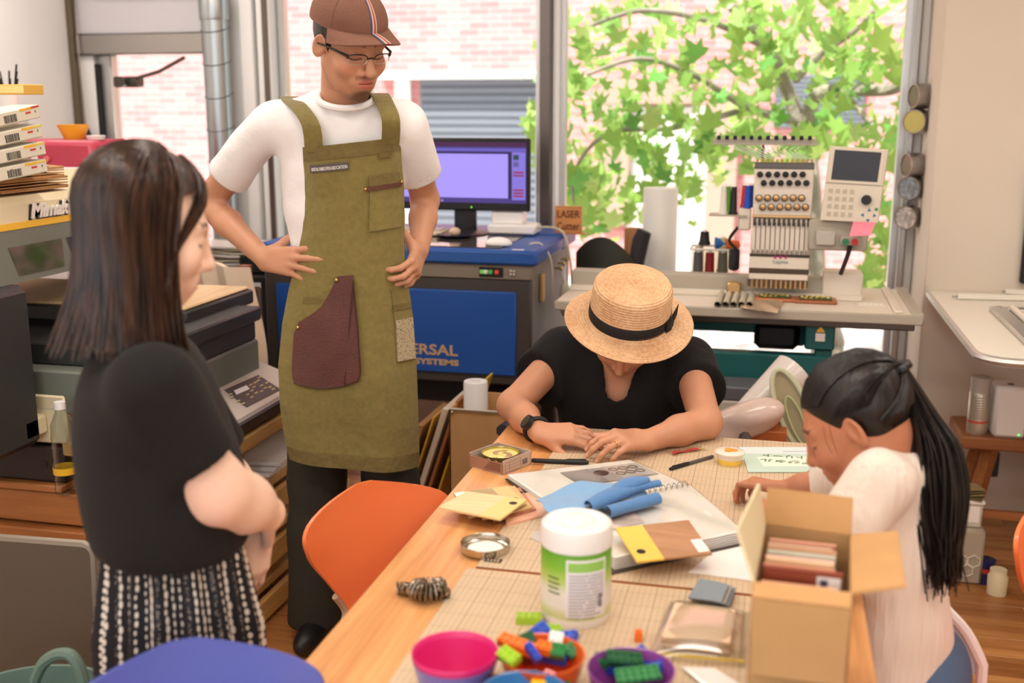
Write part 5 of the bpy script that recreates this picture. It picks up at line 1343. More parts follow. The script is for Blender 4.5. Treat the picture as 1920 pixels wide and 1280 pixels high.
# --- pens
def pen(nm, lab, a, b_, r, mats, z):
    A, B = atz(*a, z+r), atz(*b_, z+r); o = thing(nm, lab, 'pen', A, 0); d = B-A; L = d.length; u = d.normalized()
    MB().tube([(0, 0, 0), u*.004, u*L*.58], [r*.75, r, r], 12).build('barrel', mats[0], o)
    MB().tube([u*L*.58, u*(L*.6), u*(L-.006), u*L], [r*1.12, r*1.15, r*1.05, r*.7], 12).build('cap', mats[1], o)
    MB().tube([u*L*.62+Vector((0, 0, r*1.1)), u*L*.95+Vector((0, 0, r*1.3))], r*.25, 6).build('clip', mats[1], o)
pen('marker_pen', 'thick black marker pen lying beside the wax carton', (997, 863), (1104, 867), .0058, (m_black, m_black), MZ)
pen('ballpoint_pen', 'slim grey pen with black cap lying near the red packet', (1337, 855), (1256, 879), .0042, (M('smoke_plastic', (88, 84, 84), .3), m_black), MZ)
# --- red packet
A = atz(1262, 857, MZ); B = atz(1326, 845, MZ)
rp = thing('sachet', 'clear sachet holding a red strip, beyond the open binder', 'packet', A, math.atan2(B.y-A.y, B.x-A.x))
L_ = (B-A).length
MB().sheet(lambda u, v: (u*L_, v*.04-.004, .003+.003*math.sin(u*PI)*math.sin(v*PI)), 10, 6, .0006).build('film', m_clear, rp)
MB().sheet(lambda u, v: (.01+u*L_*.72, .008+v*.012+.004*math.sin(u*4), .004+.002*math.sin(u*9)), 12, 3, .001).build('red_strip', M('red_film', (196, 60, 66), .3), rp)
MB().box(L_*.8, L_*.98, .012, .016, .003, .0036).build('yellow_edge', M('yellow_edge', (226, 214, 110), .4), rp)
# --- clay cup
p = atz(1368, 868, MZ); o = thing('slime_cup', 'small lidded clear cup of yellow and orange clay', 'cup', p)
MB().lathe([(.001, 0), (.026, 0), (.03, .018), (.001, .018)], 32).build('clay', M('yellow_clay', (250, 214, 96), .5), o)
MB().lathe([(.03, .014), (.0325, .024), (.035, .025), (.0355, .029), (.033, .031), (.02, .0315), (.001, .0315)], 36).build('lid', M('frosted_lid', (236, 226, 212), .3, coat=.3), o)
MB().prism([(.014*math.cos(a)*(1+.25*math.cos(3*a)), .012*math.sin(a)*(1+.25*math.cos(3*a))) for a in [k*2*PI/24 for k in range(24)]], .0315, .034).build('orange_blob', M('orange_blob', (250, 158, 40), .25, coat=.5), o)
# --- pamphlet
def quad_sheet(name, mt, par, P, th, base):
    a, b_, c, d = [Vector(q)-Vector(base) for q in P]
    return MB().sheet(lambda u, v: a.lerp(b_, u).lerp(d.lerp(c, u), v), 4, 4, th).build(name, mt, par)
m_mint = M('mint_print', (196, 222, 208), .5); m_mint2 = M('pale_blue_print', (222, 236, 236), .5)
P = [atz(*q, MZ+.002) for q in ((1403, 885), (1512, 885), (1552, 852), (1392, 850))]
pm = thing('pamphlet', 'mint green pamphlet with green lettering lying by the clay cup', 'pamphlet', P[0])
quad_sheet('page', m_mint, pm, P, .0012, P[0])
quad_sheet('title_panel', M('cream_print', (246, 246, 226), .5), pm, [atz(*q, MZ+.0029) for q in ((1432, 874), (1528, 874), (1538, 856), (1418, 856))], .0003, P[0])
ctr = (atz(1535, 856, MZ+.0034)+atz(1535, 862, MZ+.0034))/2
for k, s_ in enumerate(('デジタル', 'ストリート')):
    q = atz((1528, 1532)[k], (866, 857)[k], MZ+.0034)-P[0]
    tx = text(s_, .03, 'title_lettering', M('green_print', (104, 140, 104), .6), pm, q, (0, 0, PI+.03), .0001, bold=.0008)
    mw = max(v.co.x for v in tx.data.vertices); tx.scale = ((atz(1532, 862, MZ)-atz(1432, 862, MZ)).length/mw, .8, 1)
P2 = [atz(*q, MZ+.0006) for q in ((1388, 862), (1548, 858), (1556, 838), (1386, 838))]
pm2 = thing('pamphlet', 'pale blue and white pamphlet tucked beneath the mint green one', 'pamphlet', P2[0]); quad_sheet('page', m_mint2, pm2, P2, .001, P2[0])
for k in range(14): q = atz(1470+k*5, 846, MZ+.0014)-P2[0]; MB().box(-.002, .002, -.002, .002, 0, .0003).build('print_letter', M('grey_print', (170, 186, 186), .6), pm2, loc=q)
# --- open clear-sleeve binder
BZ = MZ+.002
PA = [atz(*q, BZ+.012) for q in ((952, 889), (1180, 861), (1294, 911), (1052, 957))]
bk = thing('clear_book', 'open ring binder of clear sleeves showing a grey photo page', 'binder', PA[3])
def qs(P, n=(8, 8), th=.002, wav=0., lift=0.):
    a, b_, c, d = [Vector(q)-PA[3] for q in P]
    def f(u, v):
        p = a.lerp(b_, u).lerp(d.lerp(c, u), v); return p+Vector((0, 0, lift+wav*math.sin(u*9+v*5)*math.sin(v*PI)+wav*.6*math.sin(u*17-v*7)))
    return MB().sheet(f, n[0], n[1], th)
PAo = [q-Vector((0, 0, .012)) for q in PA]
cov = [PAo[0]+(PAo[0]-PAo[2])*.015, PAo[1]+(PAo[1]-PAo[3])*.012, PAo[2], PAo[3]]
m_cov = M('dark_binder_cover', (74, 66, 62), .6)
qs(cov, th=.003).build('cover', m_cov, bk)
for k in range(4): qs(PAo, lift=.003+k*.0025, th=.0014).build('sleeve_page', m_paper, bk)
qs([PA[0], PA[1], PA[2], PA[3]], (14, 10), .0006, .0012, .004).build('clear_sleeve', m_clear, bk)
def onA(a, b_): return PA[0].lerp(PA[1], a).lerp(PA[3].lerp(PA[2], a), b_)
def pA(u0, u1, v0, v1, mt, nm, z): qs([onA(u0, v0), onA(u1, v0), onA(u1, v1), onA(u0, v1)], (3, 3), .0003, 0, z).build(nm, mt, bk)
pA(.36, .98, .14, .55, M('photo_grey', (172, 170, 172), .5), 'photo_print', .0008); pA(.36, .58, .14, .55, M('photo_mid_grey', (140, 140, 144), .5), 'photo_panel', .0013); pA(.7, .97, .16, .52, M('photo_pale', (196, 194, 194), .5), 'photo_panel', .0013)
b = MB()
for k in range(6):
    q = onA(.74+.08*(k % 3), .26+.13*(k//3))-PA[3]; b.tube([q+Vector((.011*math.cos(a), .008*math.sin(a), .002)) for a in [i*2*PI/14 for i in range(15)]], .0014, 5)
b.build('ring_picture', M('ring_print', (120, 110, 104), .5), bk)
q = onA(.62, .3)-PA[3]; MB().sphere(q+Vector((0, 0, .0015)), (.018, .02, .0012), 14, 6).build('object_picture', M('dark_print', (60, 54, 56), .6), bk)
PB = [PA[3], PA[2], atz(1394, 998, BZ+.022), atz(1152, 1048, BZ+.022)]
PBb = [Vector((q.x, q.y, BZ)) for q in PB]
qs([PBb[0], PBb[1], PBb[2]+(PBb[2]-PBb[0])*.03, PBb[3]+(PBb[3]-PBb[1])*.04], th=.003).build('cover', m_cov, bk)
for k in range(6):
    f = k/5; qs([PBb[0].lerp(PB[0], f), PBb[1].lerp(PB[1], f), PBb[2].lerp(PB[2], f), PBb[3].lerp(PB[3], f)], (8, 8), .0018, .0008, .002).build('sleeve_page', m_paper, bk)
m_sleeve = M('sleeve_print', (236, 234, 226), .22, coat=.6)
qs(PB, (20, 16), .0006, .003, .0065).build('clear_sleeve', m_clear, bk)
def onB(a, b_): return PB[0].lerp(PB[1], a).lerp(PB[3].lerp(PB[2], a), b_)
qs([onB(.12, .2), onB(.42, .2), onB(.42, .55), onB(.12, .55)], (3, 3), .0003, 0, .0042).build('page_picture', M('pale_pink_print', (222, 204, 196), .5), bk)
b = MB()
for k in range(22):
    q = PA[3].lerp(PA[2], .04+.92*k/21)-PA[3]; u = (PA[2]-PA[3]).normalized(); n_ = Vector((-u.y, u.x, 0)); b.tube([q+n_*.009*math.cos(a)+Vector((0, 0, .012+.009*math.sin(a)-.008)) for a in [i*2*PI/10 for i in range(11)]], .0011, 5, False)
b.build('ring_binding', m_metal, bk)
# --- blue cloth
cc = atz(1118, 945, BZ+.03)
bc = thing('blue_cloth', 'crumpled light blue cloth lying on the open binder', 'cloth', cc)
e1 = (atz(1200, 912, BZ+.03)-atz(1040, 945, BZ+.03)).normalized(); e2 = Vector((-e1.y, e1.x, 0)); W1 = (atz(1205, 912, BZ+.03)-atz(1036, 945, BZ+.03)).length
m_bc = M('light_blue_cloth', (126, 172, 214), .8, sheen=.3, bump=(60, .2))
def cl1(u, v):
    x = (u-.5)*W1*(.95+.1*math.sin(v*5)); y = (v-.3)*.115; z = .004+.012*math.sin(u*PI)**.5+.007*math.sin(u*7+v*4)*v+.018*max(0, u-.55)*math.sin(v*PI*1.2)
    return Vector((0, 0, z))+e1*x+e2*y
def cl2(u, v):
    a = v*PI*1.7-.4; x = (u-.25)*W1*.82; r = .010+.004*math.sin(u*5)
    return e1*x+e2*(-.04+.02*math.sin(u*2.5)+r*1.5*math.cos(a))+Vector((0, 0, .018+r*math.sin(a)+.012*u))
def cl3(u, v):
    a = v*PI*1.6; x = (u-.12)*W1*.6; r = .011
    return e1*x+e2*(-.064+.014*u+r*1.3*math.cos(a))+Vector((0, 0, .008+r*math.sin(a)))
def cl4(u, v):
    a = v*PI*1.5-.2; x = (u*.42+.1)*W1; r = .012*math.sin(.4+u*2.3)
    return e1*x+e2*(-.018+.008*math.sin(u*3)+r*1.6*math.cos(a))+Vector((0, 0, .028+r*math.sin(a)+.01*u))
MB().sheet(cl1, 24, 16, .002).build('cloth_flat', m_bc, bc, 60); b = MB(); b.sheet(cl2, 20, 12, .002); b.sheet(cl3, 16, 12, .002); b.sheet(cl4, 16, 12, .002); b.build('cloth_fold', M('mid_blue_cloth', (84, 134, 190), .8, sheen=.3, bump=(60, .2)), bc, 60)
# --- wood sample boards
def sample(lab, P, zc, col, bandc, band=.3, hole=True, sticker=None, tilt=0, grp='wood sample boards on the table', th=.004, end='right'):
    a, b_, c, d = P                       # a near-left corner order: a->b long edge, d->c opposite
    o = thing('wood_sample', lab, 'wood sample', a, 0, grp); n = lambda q: q-a
    def f(u0, u1):
        def g(u, v): uu = u0+(u1-u0)*u; return n(a.lerp(b_, uu).lerp(d.lerp(c, uu), v))
        return g
    w1 = wood('sample_wood_%d_%d' % col[0][:2], col[0], col[1], 'x', 20., .45)
    lo, hi = (0, 1-band) if end == 'right' else (band, 1)
    MB().sheet(f(lo, hi), 2, 2, th).build('board', w1, o); MB().sheet(f(hi, 1) if end == 'right' else f(0, lo), 2, 2, th).build('end_band', M('band_%d_%d' % bandc[:2], bandc, .45), o)
    if hole:
        uu = 1-band*.35 if end == 'right' else band*.36
        q = n(a.lerp(b_, uu).lerp(d.lerp(c, uu), hole if hole is not True else .78)); nm_ = (b_-a).cross(d-a).normalized(); e = (b_-a).normalized(); f2 = nm_.cross(e)
        vs = [q+nm_*(th/2+.0004)+e*.009*math.cos(k*PI/4+.2)+f2*.009*math.sin(k*PI/4+.2) for k in range(8)]; MB().add(vs, [tuple(range(8))]).build('hole', m_black, o)
    if sticker:
        u0, u1, v0, v1 = sticker; nm_ = (b_-a).cross(d-a).normalized()*(th/2+.0005)
        MB().sheet(lambda u, v: n(a.lerp(b_, u0+(u1-u0)*u).lerp(d.lerp(c, u0+(u1-u0)*u), v0+(v1-v0)*v))+nm_, 1, 1, .0003).build('sticker', m_paper, o)
    return o
def four(z, *q): return [atz(x, y, z) for x, y in q]
W1_ = ((196, 150, 108), (214, 170, 128)); W2_ = ((206, 170, 116), (226, 192, 140)); W3_ = ((150, 92, 62), (176, 112, 80)); W4_ = ((214, 160, 130), (230, 180, 150))
z0 = MZ
sample('pinkish bare wood sample lowest in the stack by the binder', four(z0+.002, (950, 985), (1040, 962), (1003, 922), (940, 936)), 0, W4_, (228, 186, 158), hole=False, th=.005)
sample('dark red-brown wood sample under the tan boards', four(z0+.007, (925, 978), (1005, 955), (975, 915), (900, 925)), 0, W3_, (196, 132, 100), sticker=(.5, .8, .8, .98), th=.004)
sample('tan wood sample fanned out beneath the top board', four(z0+.012, (905, 974), (998, 952), (965, 912), (885, 918)), 0, W1_, (216, 182, 128), sticker=(.35, .6, .8, .98), hole=.3)
sample('olive-tan wood sample under the cream top board', four(z0+.017, (880, 970), (988, 945), (952, 912), (850, 925)), 0, ((168, 150, 104), (186, 166, 118)), (222, 200, 140), hole=.3, sticker=(.0, .2, .8, .98))
sample('cream wood sample board on top of the stack with a black hole', four(z0+.026, (822, 952), (938, 975), (988, 938), (875, 922)), 0, ((226, 196, 146), (240, 212, 164)), (236, 212, 140), band=.34, hole=.75)
sample('wood sample with yellow end and black hole leaning on the binder', [atz(1194, 1054, MZ+.036), atz(1335, 1039, MZ+.036), atz(1291, 976, MZ+.05), atz(1154, 991, MZ+.05)], 0, ((176, 130, 92), (200, 152, 110)), (246, 204, 92), band=.36, hole=.25, sticker=(.84, .99, .06, .42), end='left')
P = four(MZ+.001, (1290, 1073), (1440, 1092), (1420, 1010), (1345, 1028)); pp = thing('paper_sheet', 'blank white sheet of paper lying right of the yellow-ended wood sample', 'paper', P[0]); quad_sheet('sheet', m_paper, pp, P, .0006, P[0])
P = four(MZ+.001, (993, 1008), (1015, 1018), (1022, 1000), (1004, 995)); pp = thing('paper_scrap', 'small grey paper scrap tucked behind the white canister', 'paper', P[0]); quad_sheet('scrap', M('grey_paper', (196, 188, 182), .7), pp, P, .0006, P[0])
# sandpaper pile
for k in range(6):
    z = MZ+.002+k*.0042; dx = (0, 7, -5, 8, 2, -6)[k]; P = four(z, (1296+dx, 1128-k*2), (1358+dx, 1142-k*2), (1372+dx, 1108-k*2), (1318+dx, 1092-k*2))
    o = thing('sandpaper_sheet', 'grey sandpaper square, %s of the pile by the cardboard box' % ('lowest', 'second lowest', 'third lowest', 'third from the top', 'second from the top', 'topmost')[k], 'sandpaper', P[0], 0, 'sandpaper pile')
    a, b_, c, d = [q-P[0] for q in P]
    MB().sheet(lambda u, v: a.lerp(b_, u).lerp(d.lerp(c, u), v)+Vector((0, 0, .002*math.sin(u*PI+k))), 6, 4, .0014).build('sheet', M('sand_grey_%d' % (k % 2), ((168, 164, 156), (140, 152, 160))[k % 2], .85, bump=(600, .4)), o)
# zip bag
P = four(MZ+.001, (1212, 1236), (1396, 1252), (1405, 1150), (1256, 1130))
zb = thing('zip_bag', 'clear zip bag holding pale wood cards, left of the cardboard box', 'bag', P[0])
a, b_, c, d = [q-P[0] for q in P]
bl = lambda u, v: a.lerp(b_, u).lerp(d.lerp(c, u), v)
fz_ = folds(61, 1., (30, 24, 10), 6)
MB().sheet(lambda u, v: bl(u, v)+Vector((0, 0, .003+.026*(math.sin(u*PI)*math.sin(v*PI))**.45+.0035*float(fz_(u*.3, v*.3, 0)))), 40, 32, .0006).build('film', glassy('zip_bag_film', (252, 252, 250), .55, .18), zb, 60)
rr = random.Random(6)
for k in range(5):
    u0, v0 = .1+.03*rr.random(), .16+.04*rr.random()
    MB().sheet(lambda u, v: bl(u0+u*.72, v0+v*.62)+Vector((0, 0, .003+k*.0042+.001*math.sin(u*6+k))), 6, 6, .003).build('card', M('pale_card_%d' % (k % 3), ((226, 188, 150), (236, 206, 172), (214, 172, 132))[k % 3], .6), zb)
MB().tube([bl(.02, .05)+Vector((0, 0, .006)), bl(.5, .04)+Vector((0, 0, .007)), bl(.99, .05)+Vector((0, 0, .006))], .0022, 6).build('zip_strip', M('yellow_zip', (232, 200, 52), .4), zb)
# tool at the bottom edge
P = four(MZ+.002, (1278, 1250), (1320, 1290), (1400, 1290), (1340, 1252)); o = thing('paper_slip', 'pale slip of paper at the near edge in front of the zip bag', 'paper', P[0]); quad_sheet('slip', m_paper, o, P, .0006, P[0])
A = atz(1279, 1251, MZ+.005); B = atz(1335, 1292, MZ+.005); MB().tube([(0, 0, 0), (B-A)*.3, B-A], [.0008, .0022, .003], 6).build('craft_pick', m_metal, None, loc=A)
tag(bpy.data.objects['craft_pick'], 'thin dark metal pick lying on the pale paper slip', 'tool')
# --- cardboard box of wood samples
ZT = .925; q = four(ZT, (1413, 1091), (1597, 1112), (1596, 1003), (1434, 981))
bx = thing('cardboard_box', 'open cardboard box with raised flaps holding wood samples, near right corner', 'box', (q[0].x, q[0].y, TZ+.0036))
b0 = Vector((q[0].x, q[0].y, TZ+.0036)); c4 = [Vector((k.x, k.y, 0))-Vector((b0.x, b0.y, 0)) for k in q]; hb = ZT-b0.z
def panel(nm, a, c, z0, z1, mt): 
    return MB().sheet(lambda u, v: a.lerp(c, u)+Vector((0, 0, z0+(z1-z0)*v)), 2, 2, .004).build(nm, mt, bx)
for i, nm in enumerate(('front_panel', 'right_panel', 'back_panel', 'left_panel')): panel(nm, c4[i], c4[(i+1) % 4], 0, hb, m_kraftd)
MB().sheet(lambda u, v: c4[0].lerp(c4[1], u).lerp(c4[3].lerp(c4[2], u), v)+Vector((0, 0, .003)), 1, 1, .004).build('bottom_panel', m_kraftd, bx)
up = Vector((0, 0, 1))
def flap(nm, a, c, A_, C_, mt, n=3): MB().sheet(lambda u, v: a.lerp(c, u).lerp(A_.lerp(C_, u), v)+up*hb, n, n, .004).build(nm, mt, bx)
ex = (c4[1]-c4[0]).normalized(); ey = (c4[3]-c4[0]).normalized()
flap('flap', c4[0], c4[1], c4[0]-ey*.022-up*.012, c4[1]-ey*.022-up*.012, m_kraft)
flap('flap', c4[0]-ey*.022-up*.012, c4[1]-ey*.022-up*.012, c4[0]-ey*.034-up*.115+ex*.004, c4[1]-ey*.034-up*.115-ex*.004, m_kraftd)
flap('flap', c4[1], c4[2], c4[1]+ex*.066+up*.018, c4[2]+ex*.066+up*.012, m_kraft)
flap('flap', c4[2], c4[3], c4[2]+ey*.02+up*.052, c4[3]+ey*.02+up*.052, m_kraft)
flap('flap', c4[3], c4[0], c4[3]-ex*.012+up*.065-ey*.006, c4[0]-ex*.026+up*.068+ey*.012, M('cream_cardboard', (226, 214, 176), .7))
MB().box(.05, .115, -.0405, -.040, .0, .05).build('tape', M('packing_tape', (196, 166, 122), .25, coat=.4), bx)
rr = random.Random(12)
cols = [((206, 150, 128), (222, 172, 150)), ((222, 186, 160), (236, 204, 180)), ((198, 150, 118), (214, 170, 138)), ((196, 200, 184), (210, 214, 196)), ((222, 178, 164), (234, 196, 182)), ((226, 190, 150), (238, 206, 168)), ((200, 136, 104), (220, 158, 124)), ((132, 62, 44), (168, 84, 58)), ((216, 160, 120), (232, 178, 138))]
nms = ('rosy', 'pale pink', 'tan', 'grey-green', 'pink', 'cream', 'orange-brown', 'red mahogany', 'light orange')
gap = (c4[3]-c4[0]).length; wd = (c4[1]-c4[0]).length
for k in range(9):
    f = .9-.095*k; base_ = b0+c4[0]+ey*gap*f+ex*wd*(.07+.02*rr.random())+up*.006; w_ = wd*(.72+.06*rr.random())+(.0 if k < 7 else wd*.06); h_ = hb*((.90+.012*k+.02*rr.random()) if k < 7 else 1.005 if k == 7 else .935)
    o = thing('wood_sample', '%s wood sample standing in the cardboard box' % nms[k], 'wood sample', base_, 0, 'wood samples in the cardboard box')
    e_ = ex*w_; t_ = ey*.007
    tl = up*h_-ey*.012
    b = MB(); b.add([Vector((0, 0, 0)), e_, e_+t_, t_, tl, tl+e_, tl+e_+t_, tl+t_], [(0, 3, 2, 1), (4, 5, 6, 7), (0, 1, 5, 4), (1, 2, 6, 5), (2, 3, 7, 6), (3, 0, 4, 7)])
    b.build('board', wood('box_wood_%d' % k, cols[k][0], cols[k][1], 'x', 26.), o)
    if k in (7, 8):
        MB().sheet(lambda u, v: e_*(.68+.3*u)+tl*(.86+.11*v)-ey*.0008, 1, 1, .0004).build('sticker', m_paper, o)
        MB().sheet(lambda u, v: e_*(.72+.1*u)+tl*(.89+.06*v)-ey*.0012, 1, 1, .0003).build('sticker_mark', M('label_ink2', (70, 70, 100), .6), o)
# ------------------------------------------------------------------ chairs
m_orange = M('orange_shell', (242, 128, 74), .38, coat=.2); m_blue = M('blue_shell', (84, 98, 184), .45, coat=.1); m_beige = M('beige_trim', (178, 150, 126), .5); m_chrome = M('chrome', (214, 214, 214), .15, 1.)
PR = [(.22, .425), (.17, .445), (.05, .44), (-.1, .432), (-.17, .45), (-.205, .50), (-.225, .57), (-.245, .66), (-.258, .72), (-.265, .765)]
WD = [.15, .195, .205, .185, .135, .088, .125, .185, .172, .02]
def shellpt(u, v):
    n = len(PR)-1; k = v*n; i = min(int(k), n-1); f = k-i
    def cr(A, j):
        a, b, c, d = A[max(j-1, 0)], A[j], A[j+1], A[min(j+2, n)]
        return .5*((2*b)+(c-a)*f+(2*a-5*b+4*c-d)*f*f+(3*b-a-3*c+d)*f**3)
    d = cr([p[0] for p in PR], i); z = cr([p[1] for p in PR], i); w = max(.012, cr(WD, i)); s = (u-.5)*2
    return Vector((d+.055*s*s*smoothstep(.5, .8, v)*(w/.19)**2, s*w, z+.02*s*s*(1-smoothstep(.35, .6, v))))
shell_me = MB().sheet(shellpt, 22, 54, .009).mesh('shell', 60)
leg_me = []
for sx in (-1, 1):
    for sy in (-1, 1): leg_me.append(MB().tube([(sx*.09-.01, sy*.05, .425), (sx*.13-.01, sy*.12, .41), (sx*.19-.01, sy*.19, .0)], .009, 8).mesh('leg'))
hub_me = MB().lathe([(.001, .41), (.07, .41), (.075, .42), (.06, .433), (.001, .433)], 20).mesh('hub')
def shell_chair(lab, loc, ang, mat, sc=1., edge=False):
    t = thing('shell_chair', lab, 'chair', loc, ang, 'moulded shell chairs'); t.scale = (sc, sc, sc)
    me = shell_me.copy(); me.materials.append(mat); obj('shell', me, None, t)
    for l in leg_me: obj('leg', l, m_chrome, t)
    obj('hub', hub_me, m_chrome, t)
    for e_ in (0, 1): MB().tube([shellpt(e_, .3+.33*i/17)+Vector((-.006, 0, -.004)) for i in range(18)], .011, 7).build('edge_trim', m_beige, t)
    return t
def facing(fx, fy): return math.atan2(fy, fx)
n1 = Vector((.80, -.60, 0)).normalized()
shell_chair('orange shell chair at the left table edge, before the person in the apron', (-.845+n1.x*.235, 2.165+n1.y*.235, -.035), facing(n1.x, n1.y), m_orange, 1.0)
shell_chair('blue shell chair at the near left end of the table', (-.80+.55*.25, 1.30-.83*.25, .045), facing(.55, -.83), m_blue, .98)
n2 = Vector((.62, -.78, 0)).normalized()
shell_chair('orange shell chair at the right edge behind the child', (.62+n2.x*.25, 2.42+n2.y*.25, -.02), facing(n2.x, n2.y), m_orange, 1.0)
gc = shell_chair('orange shell chair the child sits on', (.37, 1.98, -.04), PI, m_orange, 1.0)
P = [aty(*q, 2.16) for q in ((1764, 1120), (1772, 1140), (1812, 1185), (1842, 1245))]
o = thing('white_chair_frame', 'white bent frame with grey panel behind the child', 'frame', (P[3].x, P[3].y, 0))
B0 = Vector(o.location)
MB().tube([q-B0 for q in spline(P, 12)]+[Vector((.01, .0, .02)), Vector((.01, 0, 0))], .011, 8).build('tube', m_whitef, o)
vs = [aty(*q, 2.165)-B0 for q in ((1764, 1140), (1808, 1188), (1838, 1250), (1800, 1290), (1764, 1200))]
MB().add(vs+[v+Vector((0, .006, 0)) for v in vs], [(0, 1, 2, 3, 4), (9, 8, 7, 6, 5)]+[(i, (i+5), (i+1) % 5+5, (i+1) % 5) for i in range(5)]).build('panel', M('pale_grey_panel', (196, 200, 206), .5), o)
# chair the hat wearer sits on
t = thing('office_chair', 'dark office chair under the person in the straw hat', 'chair', (-.38, 3.0, 0))
MB().box(-.22, .22, -.22, .2, .40, .45, .02).build('seat', M('green_black_fabric', (36, 44, 38), .9), t)
MB().sheet(lambda u, v: ((u-.5)*.44, .24-.05*math.cos((u-.5)*2.4), .52+v*.3), 10, 6, .03).build('backrest', M('green_black_fabric', (36, 44, 38), .9), t)
for sx in (-1, 1): MB().tube([(sx*.24, .2, .44), (sx*.31, .1, .5), (sx*.325, -.06, .665), (sx*.325, -.2, .68)], .018, 8).build('armrest', m_black, t)
MB().cyl((0, 0, .12), (0, 0, .4), .03).build('column', m_black, t)
for k in range(5): a = k*2*PI/5; MB().tube([(0, 0, .12), (.27*math.cos(a), .27*math.sin(a), .06)], .02, 8).build('foot', m_black, t); MB().sphere((.27*math.cos(a), .27*math.sin(a), .03), .03, 10, 6).build('castor', m_black, t)
# ------------------------------------------------------------------ left side: timber stand and flatbed printer
m_pine = wood('pine_board', (196, 152, 86), (226, 188, 122), 'y', 7., .5); m_pinex = wood('pine_board_cross', (156, 96, 50), (196, 132, 74), 'x', 7., .5); m_pined = wood('pine_post', (120, 80, 44), (160, 112, 66), 'z', 8., .6)
st = thing('timber_stand', 'low stand of stacked pallets in pine boards under the flatbed printer', 'stand', (-2.2, 2.6, 0))
sx0, sy0 = -2.2, 2.6
def bd(nm, x0, x1, y0, y1, z0, z1, mt): return MB().box(x0-sx0, x1-sx0, y0-sy0, y1-sy0, z0, z1, .004).build(nm, mt, st)
for k in range(4): bd('deck_board', -1.95+.125*k, -1.832+.125*k, 2.60, 3.55, .575, .618, m_pine)
for y in (2.72, 3.36): bd('post', -1.58, -1.49, y, y+.09, .02, .575, m_pined); bd('post', -1.93, -1.85, y, y+.09, .02, .575, m_pined)
for z in (.40, .245, .09):
    for k in range(4): bd('shelf_board', -1.95+.12*k, -1.84+.12*k, 2.64, 3.52, z, z+.03, m_pine)
    bd('side_board', -1.475, -1.455, 2.64, 3.52, z-.075, z-.005, m_pine)
for k in range(6): bd('deck_board', -3.2, -1.95, 2.58+.16*k, 2.73+.16*k, .468, .49, m_pinex)
for z0, z1 in ((.372, .466), (.0, .10)): bd('beam', -3.2, -1.87, 2.585, 2.64, z0, z1, m_pinex)
bd('beam', -3.2, -1.87, 2.56, 2.66, .325, .362, m_pinex); bd('beam', -3.2, -1.87, 2.59, 2.66, .2, .27, m_pinex); bd('beam', -3.2, -1.87, 2.59, 2.66, .11, .16, m_pinex)
for x in (-3.1, -2.5, -2.05): bd('block', x, x+.09, 2.64, 2.75, 0, .468, m_pined)
for k in range(3):
    o = tag(MB().box(-.15, .15, -.2, .2, 0, .012, .002).build('paper_ream', m_paper), 'stack of white papers on the pallet shelf, %s' % ('lowest', 'middle', 'topmost')[k], 'paper', 'papers on the pallet shelf'); o.location = (-1.63, 3.14+.01*k, .432+.0135*k); o.rotation_euler = (0, 0, .05*k)
m_cream = M('cream_enamel', (226, 214, 178), .4); m_pgrey = M('green_grey_enamel', (112, 118, 108), .45); m_char = M('charcoal_enamel', (52, 54, 54), .5); m_lgrey = M('light_grey_enamel', (186, 180, 170), .45); m_yel = M('yellow_line', (240, 190, 50), .4)
pr = thing('flatbed_printer', 'large cream and grey flatbed printer on the pallet stand', 'printer', (-2.2, 2.9, .49)); PB0 = Vector(pr.location)
def pb(nm, x0, x1, y0, y1, z0, z1, mt, bev=.006, par=None): return MB().box(x0-PB0.x, x1-PB0.x, y0-PB0.y, y1-PB0.y, z0-PB0.z, z1-PB0.z, bev).build(nm, mt, par or pr)
def prof_y(nm, poly, y0, y1, mt, par=None):   # profile in x-z swept along y
    n = len(poly); b = MB(); b.add([(x-PB0.x, y0-PB0.y, z-PB0.z) for x, z in poly]+[(x-PB0.x, y1-PB0.y, z-PB0.z) for x, z in poly], [tuple(range(n)), tuple(range(2*n-1, n-1, -1))]+[(i, n+i, n+(i+1) % n, (i+1) % n) for i in range(n)]); return b.build(nm, mt, par or pr)
prof_y('gantry_cover', [(-2.055, 1.235), (-2.06, 1.285), (-2.08, 1.305), (-2.5, 1.33), (-2.5, 1.235)], 2.25, 3.55, m_cream)
prof_y('yellow_stripe', [(-2.05, 1.218), (-2.052, 1.236), (-2.2, 1.236), (-2.2, 1.218)], 2.25, 3.55, m_yel)
pan = prof_y('gantry_panel', [(-2.03, 1.075), (-2.052, 1.218), (-2.5, 1.218), (-2.5, 1.075)], 2.25, 3.55, m_pgrey)
m_win = M('smoked_window', (30, 38, 26), .06, spec=.9)
for y0, y1 in ((2.575, 2.80), (2.83, 3.06), (3.09, 3.32)):
    f = lambda y, z: (-2.03-(z-1.075)/.143*.022+.0015-PB0.x, y-PB0.y, z-PB0.z)
    vs = [f(y0+.02, 1.092), f(y1-.005, 1.092), f(y1+.01, 1.172), f(y0, 1.172)]
    MB().add(vs, [(0, 1, 2, 3)]).build('window', m_win, pr)
q = Vector((-2.049, 2.60, 1.243))
q = atx(57, 413, -2.053)
tx = text('Mimaki', .062, 'logo', M('logo_white', (244, 240, 232), .4), pr, Vector((-2.052, q.y, 1.243))-PB0, (PI/2, 0, PI/2), .004, shear=.3, bold=.0022)
w_ = max(v.co.x for v in tx.data.vertices); tx.scale = ((atx(136, 400, -2.05).y-q.y)/w_, .9, 1)
tx2 = text('Mimaki', .062, 'logo_shadow', M('logo_black', (40, 40, 38), .5), pr, Vector((-2.056, q.y-.006, 1.240))-PB0, (PI/2, 0, PI/2), .003, shear=.3, bold=.003); tx2.scale = tx.scale
